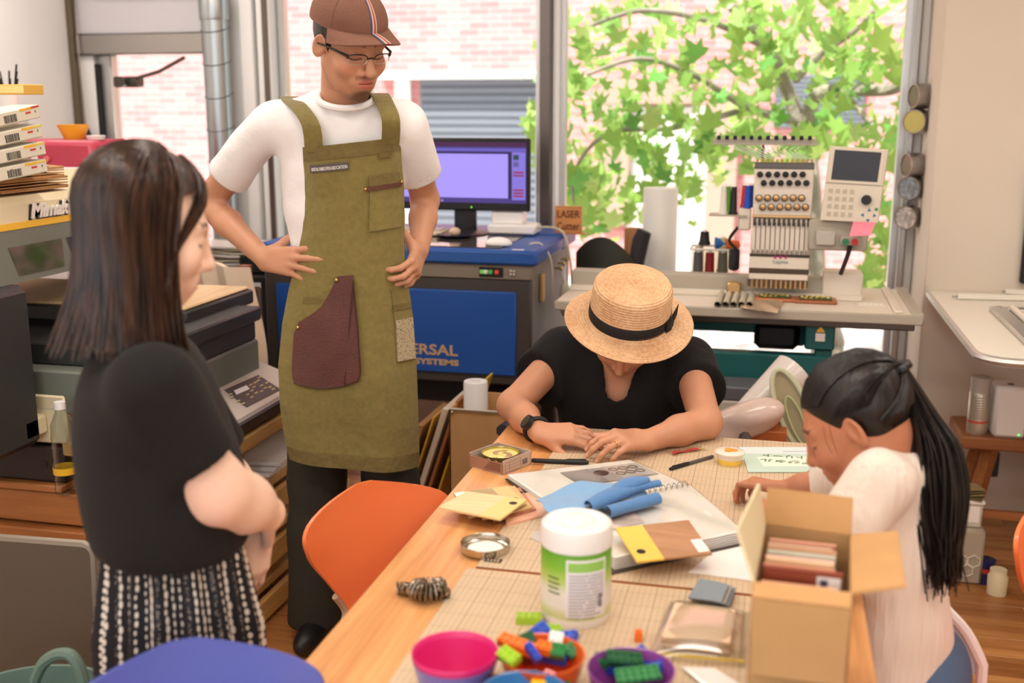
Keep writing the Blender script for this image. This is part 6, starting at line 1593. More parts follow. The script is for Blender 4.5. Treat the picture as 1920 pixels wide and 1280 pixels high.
MB().tube([(-2.02-PB0.x, 2.42-PB0.y, .82-PB0.z), (-2.02-PB0.x, 2.42-PB0.y, 1.07-PB0.z)], .0, 3) if False else None
pb('side_column', -2.35, -1.985, 2.3, 2.575, .62, 1.075, m_char, .02)
pb('bed_frame', -2.7, -1.67, 2.84, 3.27, .915, .962, m_char); pb('bed_board', -2.69, -1.68, 2.85, 3.26, .962, .972, wood('bed_laminate', (206, 176, 130), (226, 198, 152), 'y', 12., .4))
for y in (2.95, 3.17): MB().cyl((-1.72-PB0.x, y-PB0.y, .86-PB0.z), (-1.72-PB0.x, y-PB0.y, .92-PB0.z), .012).build('bed_pin', m_metal, pr)
pb('black_body', -2.45, -1.60, 2.66, 3.135, .825, .89, m_char); pb('black_lip', -1.70, -1.585, 2.66, 3.15, .885, .93, m_char)
pb('inner_rail', -2.4, -1.9, 2.72, 2.78, .80, .86, m_lgrey)
pb('grey_body', -2.45, -1.595, 2.60, 3.14, .70, .825, m_pgrey)
pb('cream_box', -2.45, -1.925, 2.595, 2.66, .612, .755, m_cream); pb('cream_box_seam', -2.45, -1.924, 2.5935, 2.60, .715, .717, m_lgrey, 0); pb('cream_small_box', -2.45, -1.985, 2.50, 2.595, .645, .70, m_cream)
for x, z, y in ((-2.03, .735, 2.594), (-2.035, .652, 2.499)): MB().sphere((x-PB0.x, y-PB0.y, z-PB0.z), .005, 8, 6).build('screw', m_metal, pr)
pb('dark_box', -2.45, -1.945, 2.60, 2.95, .492, .60, M('dark_brown_metal', (42, 34, 32), .5), .006)
MB().cyl((-2.015-PB0.x, 2.6-PB0.y, .545-PB0.z), (-2.015-PB0.x, 2.598-PB0.y, .545-PB0.z), .013).build('cable_hole', m_black, pr)
pb('base_body', -2.45, -1.62, 2.68, 3.18, .62, .71, M('base_dark', (44, 44, 44), .6))
dk = prof_y('control_deck', [(-1.68, .758), (-1.46, .682), (-1.452, .668), (-1.47, .64), (-1.68, .64)], 2.52, 3.19, m_lgrey)
prof_y('deck_edge', [(-1.452, .674), (-1.446, .668), (-1.46, .632), (-1.5, .622), (-1.5, .64)], 2.52, 3.19, m_char)
def deck(px, py):   # photo pixel -> point on the sloping control deck
    p0 = Vector((-1.68, 2.9, .7595)); n = Vector((.076, 0, .22)).normalized(); d = ray(px, py); return O3+d*((p0-O3).dot(n)/d.dot(n))-PB0
def dpoly(nm, pts, mt, z=.0012): 
    n = Vector((.076, 0, .22)).normalized(); vs = [deck(*q)+n*z for q in pts]; return MB().add(vs, [tuple(range(len(vs)))[::-1]]).build(nm, mt, pr)
dpoly('keypad', [(421, 731), (484, 703), (526, 730), (462, 763)], M('keypad_dark', (62, 58, 54), .5))
dpoly('lcd', [(438, 733), (462, 723), (468, 730), (443, 741)], M('lcd', (226, 230, 236), .3), .0022)
m_key = M('key_print', (188, 172, 120), .6); rr = random.Random(9)
for px, py in ((435, 745), (447, 752), (456, 757), (432, 740), (472, 733), (480, 737), (472, 745), (464, 740), (470, 722), (478, 718), (484, 714), (490, 723), (497, 728), (500, 718), (490, 734), (506, 726), (512, 730), (476, 726), (486, 708)):
    dpoly('key', [(px-4, py+.5), (px+2, py-2.5), (px+4, py-.5), (px-2, py+2.5)], m_key, .002)
# bottle, paper stack and ink slabs on the printer
o = thing('water_bottle', 'empty clear plastic bottle behind the standing person in black', 'bottle', (-1.90, 2.54, .49))
MB().lathe([(.001, 0), (.03, 0), (.032, .01)]+[(.032-.002*(i % 2), .02+i*.012) for i in range(14)]+[(.03, .2), (.014, .235), (.014, .25)], 20).build('bottle_body', glassy('bottle_pet', (236, 240, 240), .5, .08), o); MB().cyl((0, 0, .245), (0, 0, .265), .0155).build('cap', m_whitef, o); MB().lathe([(.0325, .06), (.0325, .08)], 20).build('label', m_yel, o)
bk0 = atx(85, 372, -2.12)
P0 = Vector((-2.22, 2.78, 1.312))
for k, (w_, d_, h_, c, lab) in enumerate(((.17, .3, .035, (178, 132, 84), 'lower bundle of brown kraft paper on the printer cover'), (.16, .26, .03, (196, 150, 98), 'upper bundle of brown kraft paper on the printer cover'))):
    o = thing('paper_bundle', lab, 'paper', (-2.17, 2.77+.012*k, 1.312+.036*k), 0, 'kraft paper bundles')
    n = 7
    for i in range(n): MB().sheet(lambda u, v: ((u-.5)*w_, (v-.5)*d_, i*h_/n+.003+.004*math.sin(u*3+i+k)), 5, 5, .0038).build('sheet', M('kraft_%d' % k, c, .8), o)
o = thing('magazine', 'curled green and white magazine on the kraft paper', 'magazine', (-2.12, 2.62, 1.325))
b = MB(); b.sheet(lambda u, v: (-.03+.12*u, -.02+.16*v, .004+.055*math.sin(u*PI*.55)), 10, 4, .002); b.build('cover', M('green_cover', (40, 120, 84), .4), o)
b = MB(); b.sheet(lambda u, v: (-.028+.12*u, .04+.06*v, .006+.055*math.sin(u*PI*.55)), 10, 4, .002); b.build('white_band', m_paper, o)
m_slab = M('ink_slab_white', (226, 222, 204), .5)
rk = thing('slab_rack', 'white rack holding the four ink cartridges', 'rack', (-2.22, 2.56, 1.31)); MB().box(-.12, -.1, -.1, .1, .0, .3, .003).build('upright', m_whitef, rk); MB().box(-.12, .0, -.1, .1, 0, .006, .002).build('rack_base', m_whitef, rk)
for k, (yr, xr, lab) in enumerate(((208, 75, 'topmost ink cartridge with red and yellow label bars'), (244, 80, 'second ink cartridge from the top with yellow label bar'), (277, 86, 'third ink cartridge from the top, above the lowest'), (310, 89, 'lowest ink cartridge, just above the magazine'))):
    R_ = aty(xr, yr, 2.72); L_ = aty(-40, yr+26, 2.5); d = R_-L_; ln = d.length; rz = math.atan2(d.y, d.x); ry = -math.atan2(d.z, d.xy.length)
    o = thing('ink_cartridge', lab, 'cartridge', R_, 0, 'ink cartridges', rot=(0, ry, rz))
    h = .036
    MB().box(-ln, 0, 0, .1, -h/2, h/2, .003).build('casing', m_slab, o)
    MB().box(-.075, -.035 if k else -.03, -.0008, .0, h*.28, h*.46).build('yellow_bar', m_yel, o)
    MB().box(-.036, -.002, -.0008, .0, h*.32, h*.47).build('end_bar', M('cart_red', (200, 60, 50), .5) if k == 0 else M('cart_yel2', (232, 210, 90), .5), o)
    MB().box(-.055, -.036, -.0008, .0, .0, .005).build('red_lettering', M('cart_red', (200, 60, 50), .5), o); MB().box(-.02, -.017, -.0008, 0, -.001, .005).build('number_mark', M('carton_ink', (90, 84, 84), .8), o)
    x = -.135
    while x < -.09: w_ = rr.choice((.0012, .002, .003)); MB().box(x, x+w_, -.0008, 0, -h*.36, h*.2).build('barcode_bar', m_black, o); x += w_+.0022
# red toolbox with things on it
m_red = M('red_toolbox_paint', (184, 60, 84), .35); m_redd = M('red_drawer', (166, 52, 72), .35)
tz0 = 1.10
sb = thing('side_shelf', 'grey metal shelf behind the printer carrying the red toolbox', 'shelf', (-2.75, 3.70, 0)); MB().box(-.45, .42, -.2, .25, tz0-.03, tz0, .004).build('shelf_top', m_char, sb)
for x in (-.42, .38):
    for y in (-.18, .22): MB().box(x-.015, x+.015, y-.015, y+.015, 0, tz0-.03).build('leg', m_char, sb)
tbx = thing('toolbox', 'red metal toolbox with drawers on the shelf behind the printer', 'toolbox', (-2.75, 3.70, tz0))
MB().box(-.33, .295, -.1, .15, 0, .33, .02).build('body', m_red, tbx)
for z in (.03, .1, .17): MB().box(-.30, .265, -.106, -.095, z, z+.055, .004).build('drawer', m_redd, tbx); MB().box(-.26, .25, -.118, -.104, z+.05, z+.062, .003).build('drawer_pull', m_whitef, tbx)
for x, c in ((-.06, (210, 70, 80)), (-.03, (216, 120, 120)), (.05, (230, 220, 220)), (.1, (226, 120, 60))): MB().cyl((x, -.1, .26), (x, -.112, .26), .012, None, 12).build('magnet', M('magnet_%d' % c[1], c, .4), tbx)
tt = tz0+.33
o = thing('acrylic_box', 'clear acrylic box of cards on the toolbox', 'box', (-2.92, 3.69, tt)); MB().box(-.13, .1, -.05, .05, .0, .10, .004).build('shell', glassy('acrylic', (246, 246, 250), .5, .05), o)
for k in range(6): MB().box(-.11+.033*k, -.085+.033*k, -.04, .04, .003, .085).build('card', m_paper, o)
o = thing('yellow_bowl', 'yellow plastic bowl on the red toolbox', 'bowl', (-2.60, 3.70, tt)); MB().lathe([(.001, 0), (.035, 0), (.055, .045), (.06, .055), (.055, .055), (.034, .006), (.001, .005)], 24).build('bowl_shell', M('yellow_orange_plastic', (236, 170, 50), .4), o)
o = thing('pen_cup', 'white cup of dark brushes and pens on the acrylic box', 'cup', (-2.86, 3.69, tt+.102)); MB().lathe([(.001, 0), (.03, 0), (.034, .07), (.031, .07), (.028, .004), (.001, .003)], 20).build('cup_wall', m_whitef, o)
for k in range(9):
    a = k*.9; MB().tube([(.012*math.cos(a), .012*math.sin(a), .01), (.045*math.cos(a), .03*math.sin(a), .15+.03*math.sin(k*2.1))], .0035, 6).build('brush', m_black, o)
o = thing('white_dish', 'small white dish at the right end of the toolbox top', 'dish', (-2.50, 3.69, tt)); MB().lathe([(.001, 0), (.03, 0), (.036, .015), (.03, .016), (.001, .006)], 20).build('dish_shell', m_whitef, o)
o = thing('yellow_box', 'yellow carton on top of the ink rack', 'box', (-2.2, 2.76, 1.585)); MB().box(-.1, .11, 0, .09, 0, .028, .002).build('carton', M('yellow_carton', (226, 180, 80), .6), o); MB().box(.03, .1105, -.0005, 0, .004, .024).build('label', M('pale_label', (240, 212, 140), .6), o)
# handle hanging by the door
o = thing('hanging_brush', 'black handled brush hanging on a cord by the door', 'brush', (XL+.075, YB-.07, 1.30)); MB().tube([(0, 0, .0), (.0, 0, .12), (-.005, 0, .16)], [.016, .02, .01], 8).build('handle', m_black, o); MB().tube([(-.005, 0, .15), (-.02, .01, .5), (-.03, .03, .9)], .004, 5).build('cord', m_metal, o)
# spiral duct by the door
dx = -2.50; dr = .062
du = thing('spiral_duct', 'galvanised spiral duct running down beside the glass door', 'duct', (dx, YB-.10, 0))
m_duct = M('galvanised_steel', (176, 182, 184), .3, .9)
MB().lathe([(dr, .2), (dr, 2.03)], 28).build('pipe', m_duct, du)
b = MB()
for k in range(13): z = .3+.145*k; b.tube([(1.01*dr*math.cos(a), 1.01*dr*math.sin(a), z+.02*math.sin(a)) for a in [i*2*PI/24 for i in range(25)]], .0028, 5)
b.build('seam', M('duct_seam', (120, 124, 126), .4, .8), du)
MB().lathe([(dr*1.06, 1.93), (dr*1.1, 1.94), (dr*1.1, 2.02), (dr*1.06, 2.03)], 28).build('collar', m_duct, du)
MB().tube([(0, 0, 2.0), (-.01, 0, 2.1), (-.06, 0, 2.15), (-.12, 0, 2.155), (-.62, 0, 2.16)], [dr, dr, dr*.98, dr*.96, dr*.95], 24).build('elbow', m_duct, du)
# clutter behind the printer
bt = thing('side_table', 'black side table with a heap of clear-wrapped offcuts behind the printer', 'table', (-2.29, 4.1, 0)); MB().box(-.3, .33, -.12, .35, .86, .885, .004).build('table_top', m_black, bt)
for x in (-.28, .3): MB().box(x-.02, x+.02, -.1, .3, 0, .86).build('trestle', m_black, bt)
rr = random.Random(15)
for k in range(9):
    o = thing('wrapped_offcut', ('clear-wrapped sheet offcut %s in the heap behind the printer' % ('lowest', 'second lowest', 'third lowest', 'fourth lowest', 'in the middle', 'fourth highest', 'third highest', 'second highest', 'topmost')[k]), 'offcut', (-2.2+.02*rr.gauss(0, 1), 4.18, .886+.012*k), rr.uniform(-.2, .2), 'wrapped offcuts')
    MB().sheet(lambda u, v: ((u-.5)*.34, (v-.5)*.2, .005+.003*math.sin(u*8+k)), 8, 4, .008).build('sheet', M('offcut_%d' % (k % 3), ((198, 188, 166), (156, 146, 122), (226, 222, 214))[k % 3], .3, coat=.4), o)
o = thing('cable_coil', 'dark coil of cable on the heap behind the printer', 'cable', (-2.06, 4.12, .886)); b = MB()
for k in range(6): b.tube([((.08+.004*k)*math.cos(a), (.08-.003*k)*math.sin(a), .01+.011*k) for a in [i*2*PI/20 for i in range(21)]], .006, 6)
b.build('loops', m_black, o)
o = thing('draped_jacket', 'cream cloth jacket draped over a chair between printer and laser cutter', 'jacket', (-1.97, 3.62, 0))
MB().sheet(lambda u, v: ((u-.5)*.24+.03*math.sin(v*4), .05*math.sin(u*PI)*-1+.02*math.sin(u*14), .40+.60*v-.05*abs(u-.5)*v), 16, 16, .02).build('cloth', M('cream_cloth', (226, 206, 184), .85), o)
MB().box(-.13, .13, .03, .06, 0, .9, .01).build('chair_back', M('chair_dark', (60, 46, 38), .6), o)
o = thing('brown_board', 'brown wooden board standing against the laser cutter', 'board', (-1.90, 3.66, 0)); MB().box(-.02, .02, -.02, .02, .0, .98, .003).build('board', M('reddish_brown_wood', (130, 70, 40), .5), o)
# grey panel and green basket at bottom left
p1 = aty(148, 1040, 1.95); 
o = thing('grey_flat_panel', 'large dark grey flat panel with rounded corners standing on the floor', 'panel', (p1.x-.30, 1.95, 0), 0, rot=(-.06, 0, .06))
b = MB(); zt = p1.z; R_ = .02
poly = [(-.32, .02)]+[(.30, .02)]+[(.30-R_+R_*math.cos(a), zt-R_+R_*math.sin(a)) for a in (0, .5, 1.05, 1.57)]+[(-.32, zt)]
b.T = Matrix.Rotation(PI/2, 4, 'X'); b.prism(poly, -.012, .012); b.build('panel_body', M('grey_green_metal', (92, 86, 76), .4, .4), o)
b = MB(); b.tube([(.3, -.0, .03), (.3, 0, zt-R_), (.3-R_*.3, 0, zt-R_*.3), (.3-R_, 0, zt), (-.3, 0, zt)], .012, 8); b.build('rim', M('panel_rim', (128, 118, 104), .4, .3), o)
bz = thing('green_basket', 'sage green plastic tub with a loop handle in the bottom left corner', 'basket', (-1.36, 1.62, 0))
m_sage = M('sage_plastic', (104, 128, 116), .5)
zb = aty(60, 1238, 1.80).z
MB().lathe([(.001, 0), (.13, 0), (.155, .1), (.18, zb-.01), (.186, zb), (.178, zb), (.15, .1), (.125, .006), (.001, .005)], 40).build('tub', m_sage, bz)
ha, hb_ = aty(88, 1262, 1.5)-Vector(bz.location), aty(160, 1300, 1.5)-Vector(bz.location)
hm = aty(122, 1222, 1.5)-Vector(bz.location)
hp = [aty(*q_, 1.70)-Vector(bz.location) for q_ in ((66, 1275), (78, 1248), (92, 1234), (112, 1225), (132, 1228), (147, 1248), (157, 1282), (160, 1310))]
b = MB(); b.tube(spline(hp, 28), .012, 8); b.build('handle', m_sage, bz)
# ------------------------------------------------------------------ laser cutter with computer
LZ = 1.04
m_lblue = M('laser_blue', (36, 84, 158), .4); m_lblue2 = M('laser_door_blue', (28, 78, 158), .42); m_lchar = M('laser_charcoal', (64, 58, 54), .5); m_lside = M('laser_side_grey', (118, 116, 112), .55); m_lstrip = M('laser_strip', (126, 116, 104), .45)
lc = thing('laser_cutter', 'blue and charcoal laser cutter cabinet below the window', 'machine', (-1.39, 4.1, 0)); LB = Vector((-1.39, 4.1, 0))
def lb(nm, x0, x1, y0, y1, z0, z1, mt, bev=.006, par=None): return MB().box(x0-LB.x, x1-LB.x, y0-LB.y, y1-LB.y, z0, z1, bev).build(nm, mt, par or lc)
lb('lid', -1.94, -.835, 3.835, 4.34, .985, LZ, m_lblue, .01)
lb('lid_window', -1.80, -.98, 3.88, 4.28, LZ, LZ+.004, M('lid_glass', (70, 66, 62), .08, spec=.8), .002); lb('lid_label', -.935, -.89, 3.86, 3.875, LZ, LZ+.001, m_paper, 0)
lb('rear_shelf', -1.94, -.835, 4.34, 4.62, .985, LZ+.006, m_lblue, .006)
lb('body', -1.92, -.86, 3.875, 4.6, .53, .985, m_lside, .008)
lb('front_frame', -1.92, -.86, 3.855, 3.88, .53, .93, m_lchar, .006); lb('control_strip', -1.92, -.86, 3.85, 3.88, .93, .985, m_lstrip, .004)
lb('front_door', -1.87, -.916, 3.846, 3.86, .568, .885, m_lblue2, .004)
kp = lb('keypad', -1.055, -.965, 3.845, 3.852, .94, .975, m_black, .002)
for x, c in ((-1.045, (120, 220, 110)), (-1.03, (220, 220, 200)), (-1.012, (70, 190, 90)), (-.988, (226, 80, 66))): lb('key', x-.008, x+.008, 3.842, 3.846, .95, .966, M('key_%d' % c[0], c, .4), .002)
for k in range(4): lb('arrow_key', -.94+.012*(k % 2), -.931+.012*(k % 2), 3.842, 3.85, .948+.012*(k//2), .956+.012*(k//2), M('pale_key', (206, 190, 176), .5), .002)
lb('plinth', -1.92, -.86, 3.9, 4.6, .44, .53, m_black, .004)
for x in (-1.88, -.93):
    for y in (3.95, 4.52): lb('leg', x-.03, x+.03, y-.03, y+.03, 0, .44, m_lchar)
m_let = M('tan_lettering', (196, 160, 120), .5)
for s_, size, z, x1, sx in (('UNIVERSAL', .056, .636, aty(858, 660, 3.845).x, 1.25), ('LASER SYSTEMS', .030, .598, aty(860, 684, 3.845).x, 1.5)):
    tx = text(s_, size, 'lettering', m_let, lc, (0, 3.8455-LB.y, z), (PI/2, 0, 0), .0008, 'RIGHT', sx, bold=.0012); tx.location.x = x1-LB.x
for x, z in ((-.86, .955),): pass
o = thing('cork_strip', 'brass-coloured strip mounted on the side of the laser cutter', 'strip', (-.855, 4.0, .83)); MB().box(-.0, .012, -.02, .02, 0, .105, .002).build('strip', M('gold_brown', (190, 150, 84), .35, .5), o)
# tool pouch with cords on the side
o = thing('tool_pouch', 'small pale pouch hanging from hooks on the laser cutter side', 'pouch', (-.84, 4.25, .80)); MB().sphere((.03, 0, .0), (.022, .035, .075), 14, 10).build('pouch', M('pale_cloth', (206, 196, 176), .8), o)
for k in range(3): MB().tube([(0, -.06+.06*k, .13+.01*k), (.02, -.06+.06*k, .13+.01*k)], .004, 6).build('hook', m_brass, o); MB().sphere((.024, -.06+.06*k, .13+.01*k), .009, 8, 6).build('hook_ball', m_brass, o)
for k in range(3): MB().tube(spline([(.02, -.06+.06*k, .13), (.03, .0, .06), (.03, .01, .02)], 8), .0025, 5).build('cord', m_paper, o)
MB().sphere((.045, .07, .02), (.012, .03, .06), 10, 8).build('clear_bag', m_clear, o)
o = tag(MB().tube(spline([(-.9, 4.0, LZ+.006), (-.86, 4.02, LZ+.004), (-.825, 4.04, .98), (-.83, 4.1, .84)], 20), .0035, 6).build('cable', M('grey_cable', (206, 200, 190), .5), None), 'thin grey cable running over the front edge of the laser cutter lid', 'cable')
o = tag(MB().tube(spline([(-1.02, 4.36, LZ+.012), (-.95, 4.36, LZ+.03), (-.84, 4.33, LZ+.02), (-.80, 4.3, .95), (-.79, 4.3, .8), (-.8, 4.3, .7)], 24), .005, 6).build('cable', M('beige_cable', (196, 186, 160), .5), None), 'beige cable looping down behind the LASER Cutter sign', 'cable')
# monitor
MY = 4.30
mo = thing('monitor', 'black computer monitor with a lilac drawing window on the laser cutter', 'monitor', (-1.245, MY, LZ)); x0, x1, z0, z1 = -.29, .277, .098, .388
MB().box(x0, x1, 0, .03, z0, z1, .006).build('bezel', m_black, mo)
MB().box(x0+.014, x1-.014, -.0015, 0, z0+.032, z1-.016).build('screen', M('screen_violet', (8, 8, 14), .3, emit=((84, 66, 150), .55)), mo)
def sc(nm, a, b_, c, d, col, e, y=-.002): MB().box(a, b_, y-.0006, y, c, d).build(nm, M('scr_%d_%d' % col[:2], (8, 8, 12), .5, emit=(col, e)), mo)
sc('toolbar', x0+.014, x1-.014, z1-.034, z1-.016, (96, 40, 100), .4); sc('ribbon', x0+.014, x1-.014, z1-.052, z1-.040, (118, 104, 214), .6)
sc('canvas_frame', x0+.02, x1-.075, z0+.05, z1-.054, (64, 56, 110), .3, -.0022); sc('canvas', x0+.03, x1-.088, z0+.052, z1-.062, (170, 152, 255), .8, -.003); sc('side_panel', x1-.072, x1-.016, z0+.046, z1-.054, (140, 124, 226), .7, -.0024)
for k, (zz, c) in enumerate(((z1-.085, (40, 90, 96)), (z1-.112, (120, 110, 190)), (z1-.138, (190, 50, 90)), (z1-.15, (180, 60, 100)), (z0+.082, (190, 50, 90)), (z0+.07, (190, 50, 90)), (z0+.058, (190, 50, 90)))): sc('panel_icon', x1-.066, x1-.044 if k < 2 else x1-.024, zz, zz+(.02 if k < 2 else .007), c, .5, -.0032)
for k in range(8): sc('taskbar_icon', x0+.1+k*.014, x0+.108+k*.014, z0+.036, z0+.042, (190, 180, 240), .6, -.0026)
MB().box(-.045, .045, .02, .05, .0, .12, .004).build('stand_neck', m_black, mo); MB().lathe([(.001, 0), (.11, 0), (.11, .008), (.09, .014), (.001, .016)], 32).build('stand_base', m_black, mo); MB().sphere((.035, -.001, z0+.014), .003, 8, 6).build('power_light', M('led_green', (120, 220, 60), .4, emit=((120, 220, 60), 1.2)), mo)
def onlid(nm, lab, cat, px, py, z=LZ+.004): p = atz(px, py, z); return thing(nm, lab, cat, p)
o = onlid('computer_mouse', 'white computer mouse on the laser cutter lid', 'mouse', 935, 460); G = Fld(V(-.07, -.05, -.01), V(.07, .05, .05), .004); F = field(G, [ell((0, 0, .006), (.052, .03, .026), k=.01)]); F = cut(G, F, V(0, 0, 0), V(0, 0, -1)); fobj('mouse_shell', G, F, m_wp, o, (0, 0, 0))
o = thing('keyboard', 'cream keyboard behind the person in the apron', 'keyboard', (-1.48, 4.22, LZ+.006)); MB().box(-.2, .18, -.055, .055, 0, .018, .004).build('case', m_cream, o)
for r in range(4):
    for k in range(14): MB().box(-.188+.026*k, -.166+.026*k, -.046+.024*r, -.026+.024*r, .018, .024, .002).build('key', m_lgrey, o)
o = thing('router_box', 'flat white box lying right of the monitor stand', 'device', (-1.04, 4.33, LZ+.006)); MB().box(-.1, .1, -.05, .07, 0, .04, .008).build('case', m_wp, o)
o = thing('card_box', 'small white box of tissues on the flat white device', 'box', (-1.06, 4.35, LZ+.046)); MB().box(-.07, .06, -.035, .04, 0, .05, .004).build('case', m_wp, o); MB().sheet(lambda u, v: (-.06+.09*u, -.02+.03*v, .05+.012*math.sin(u*3)+.006*v), 8, 4, .003).build('tissue', m_cream, o)
o = thing('pebble_dish', 'black dish with an egg-shaped pebble before the monitor', 'dish', (-1.24, 4.16, LZ+.006)); MB().lathe([(.001, 0), (.055, 0), (.075, .01), (.07, .012), (.001, .004)], 28).build('dish_shell', m_black, o); MB().sphere((0, 0, .02), (.024, .02, .018), 14, 10).build('pebble', M('pebble', (214, 188, 160), .6), o)
p = aty(1065, 438, 4.40)
sg = thing('laser_sign', 'square wooden sign reading LASER Cutter beside the window post', 'sign', (p.x, 4.40, LZ+.004 if p.z < LZ+.004 else p.z)); m_sw = wood('sign_wood', (186, 122, 66), (206, 142, 82), 'x', 14.)
hs = aty(1065, 387, 4.40).z-p.z; MB().box(-.056, .056, 0, .022, 0, hs, .002).build('block', m_sw, sg); m_burn = M('engraved_brown', (84, 42, 18), .7)
for s_, z in (('LASER', hs*.58), ('Cutter', hs*.14)):
    tx = text(s_, .042, 'engraving', m_burn, sg, (0, -.0006, z), (PI/2, 0, 0), .0004, 'CENTER', bold=.0006); w_ = max(v.co.x for v in tx.data.vertices)*2; tx.scale = (.096/w_, 1, 1)
MB().box(-.07, .07, 0, .05, -(sg.location.z-LZ), 0).build('foot', m_sw, sg)
# rolls and black chair by the window
o = thing('film_roll', 'tall white roll of film standing at the window', 'roll', (aty(1237, 430, 4.64).x, 4.64, 0)); zt = aty(1237, 352, 4.64).z; MB().lathe([(.001, 0), (.078, 0), (.072, zt), (.02, zt), (.02, zt-.05), (.001, zt-.05)], 32).build('roll', M('translucent_white', (240, 240, 232), .4), o)
o = thing('kraft_roll', 'brown paper tube beside the white film roll', 'roll', (aty(1188, 430, 4.68).x, 4.68, 0)); zt = aty(1188, 428, 4.68).z; MB().lathe([(.001, 0), (.04, 0), (.04, zt), (.03, zt), (.03, zt-.05), (.001, zt-.05)], 24).build('tube', M('kraft_tube', (176, 122, 78), .7), o)
o = thing('black_chair', 'black plastic chair seen behind the laser cutter by the window', 'chair', (aty(1140, 470, 4.46).x, 4.46, 0)); zt = aty(1140, 442, 4.46).z
MB().sheet(lambda u, v: ((u-.5)*.26, -.05*math.sin(u*PI), zt-.16+.16*v-.10*(u-.42)**2*4*v), 16, 6, .012).build('backrest', M('olive_black_plastic', (44, 46, 36), .5), o)
MB().tube([(.10, .02, zt-.2), (.13, .03, zt-.02), (.145, .03, zt+.02)], [.03, .036, .03], 10).build('armrest', M('soft_black', (40, 36, 40), .7), o)
MB().box(-.13, .1, -.05, .12, .42, .46, .02).build('seat', m_black, o)
for x in (-.11, .08):
    for y in (-.03, .14): MB().cyl((x, y, 0), (x, y, .42), .012).build('leg', m_black, o)
# stuff under the laser cutter
pc = aty(890, 770, 3.42); zc = aty(890, 769, 3.42).z
o = thing('cardboard_panel_box', 'tall open brown cardboard bin beneath the laser cutter', 'box', (aty(895, 800, 3.42).x, 3.42, 0)); w_ = (aty(950, 775, 3.42).x-aty(843, 768, 3.42).x)/2
for a in ((-w_, w_, 0, .006), (-w_, w_, .24, .246), (-w_, -w_+.006, 0, .246), (w_-.006, w_, 0, .246)): MB().box(*a, 0, zc, .001).build('side_panel', m_kraft, o)
MB().box(-w_, w_, 0, .24, .0, .006).build('bottom_panel', m_kraft, o); MB().tube([(-w_, -.002, zc), (w_, -.002, zc)], .004, 6).build('rim', m_lgrey, o); MB().sphere((-w_+.012, -.003, zc-.012), .006, 8, 6).build('rivet', m_metal, o)
zr = aty(892, 714, 3.5).z
o = thing('white_paper_roll', 'white paper roll standing in the brown cardboard bin', 'roll', (aty(892, 740, 3.5).x, 3.5, .006)); MB().lathe([(.001, 0), (.042, 0), (.042, zr-.012), (.04, zr-.006), (.02, zr-.006), (.02, zr-.04), (.001, zr-.04)], 32).build('roll', m_wp, o)
rr = random.Random(21)
for k, (x, th, c, l) in enumerate(((-1.20, .02, (150, 110, 70), 'brown wooden board'), (-1.165, .006, (196, 150, 60), 'narrow mustard strip'), (-1.135, .02, (206, 190, 170), 'pale wrapped board'), (-1.105, .012, (170, 110, 70), 'reddish brown board'), (-1.07, .008, (220, 180, 50), 'yellow folder'))):
    o = thing('leaning_board', l+' leaning beside the cardboard bin', 'board', (x-.12, 3.46+.012*k, 0), 0, 'boards leaning under the laser cutter', rot=(0, .32, 0)); MB().box(-th/2, th/2, 0, .30, .005, .50+.03*k, .002).build('board', M('lean_%d' % k, c, .5, coat=.2 if k == 2 else 0), o)
# ------------------------------------------------------------------ embroidery machine
EZ = .87; EY = 3.98
m_ew = M('machine_white', (226, 216, 200), .4); m_eg = M('machine_grey', (176, 168, 152), .45); m_teal = M('teal_enamel', (24, 92, 92), .45); m_gold = M('warm_gold', (216, 176, 120), .3, .8); m_gun = M('gunmetal', (96, 90, 84), .35, .8)
et = thing('machine_table', 'long white embroidery table with metal edge in front of the window', 'table', (-.1, 4.05, 0)); EB = Vector((-.1, 4.05, 0))
def eb(nm, x0, x1, y0, y1, z0, z1, mt, bev=.004, par=None, b0=None): b0 = b0 or EB; return MB().box(x0-b0.x, x1-b0.x, y0-b0.y, y1-b0.y, z0-b0.z, z1-b0.z, bev).build(nm, mt, par or et)
eb('table_top', -.76, .475, 3.80, 4.36, EZ-.02, EZ, m_ew); eb('front_edge', -.76, .49, 3.785, 3.80, EZ-.032, EZ+.002, m_eg); eb('side_rail', .455, .492, 3.79, 4.36, EZ-.012, EZ+.008, m_eg); eb('inner_rail', .40, .43, 3.82, 4.34, EZ, EZ+.01, m_ew)
eb('front_apron', -.72, .47, 3.83, 3.85, EZ-.06, EZ-.02, m_gun)
ts = thing('teal_stand', 'dark teal steel stand carrying the embroidery machine', 'stand', (-.1, 4.0, 0)); TB0 = Vector((-.1, 4.0, 0))
def tb_(nm, x0, x1, y0, y1, z0, z1, mt=m_teal, bev=.006): return eb(nm, x0, x1, y0, y1, z0, z1, mt, bev, ts, TB0)
tb_('top_beam', -.60, .21, 3.95, 4.0, .80, EZ-.02); tb_('lower_beam', -.60, .205, 3.86, 3.92, .60, .70); tb_('left_panel', -.62, -.33, 3.86, 4.3, .05, .84); tb_('right_box', .115, .215, 3.85, 4.2, .725, .84); tb_('right_leg', .15, .21, 3.87, 4.2, .03, .725)
tb_('rear_panel', -.33, -.02, 4.0, 4.02, .745, .80); tb_('rear_panel', -.02, .12, 4.02, 4.04, .70, .80); tb_('base_beam', -.6, .21, 3.9, 4.25, .03, .09)
tb_('motor_box', -.06, .10, 3.98, 4.2, .69, .79, m_black, .02)
tb_('warning_label', .150, .182, 3.847, 3.85, .757, .785, m_paper, 0)
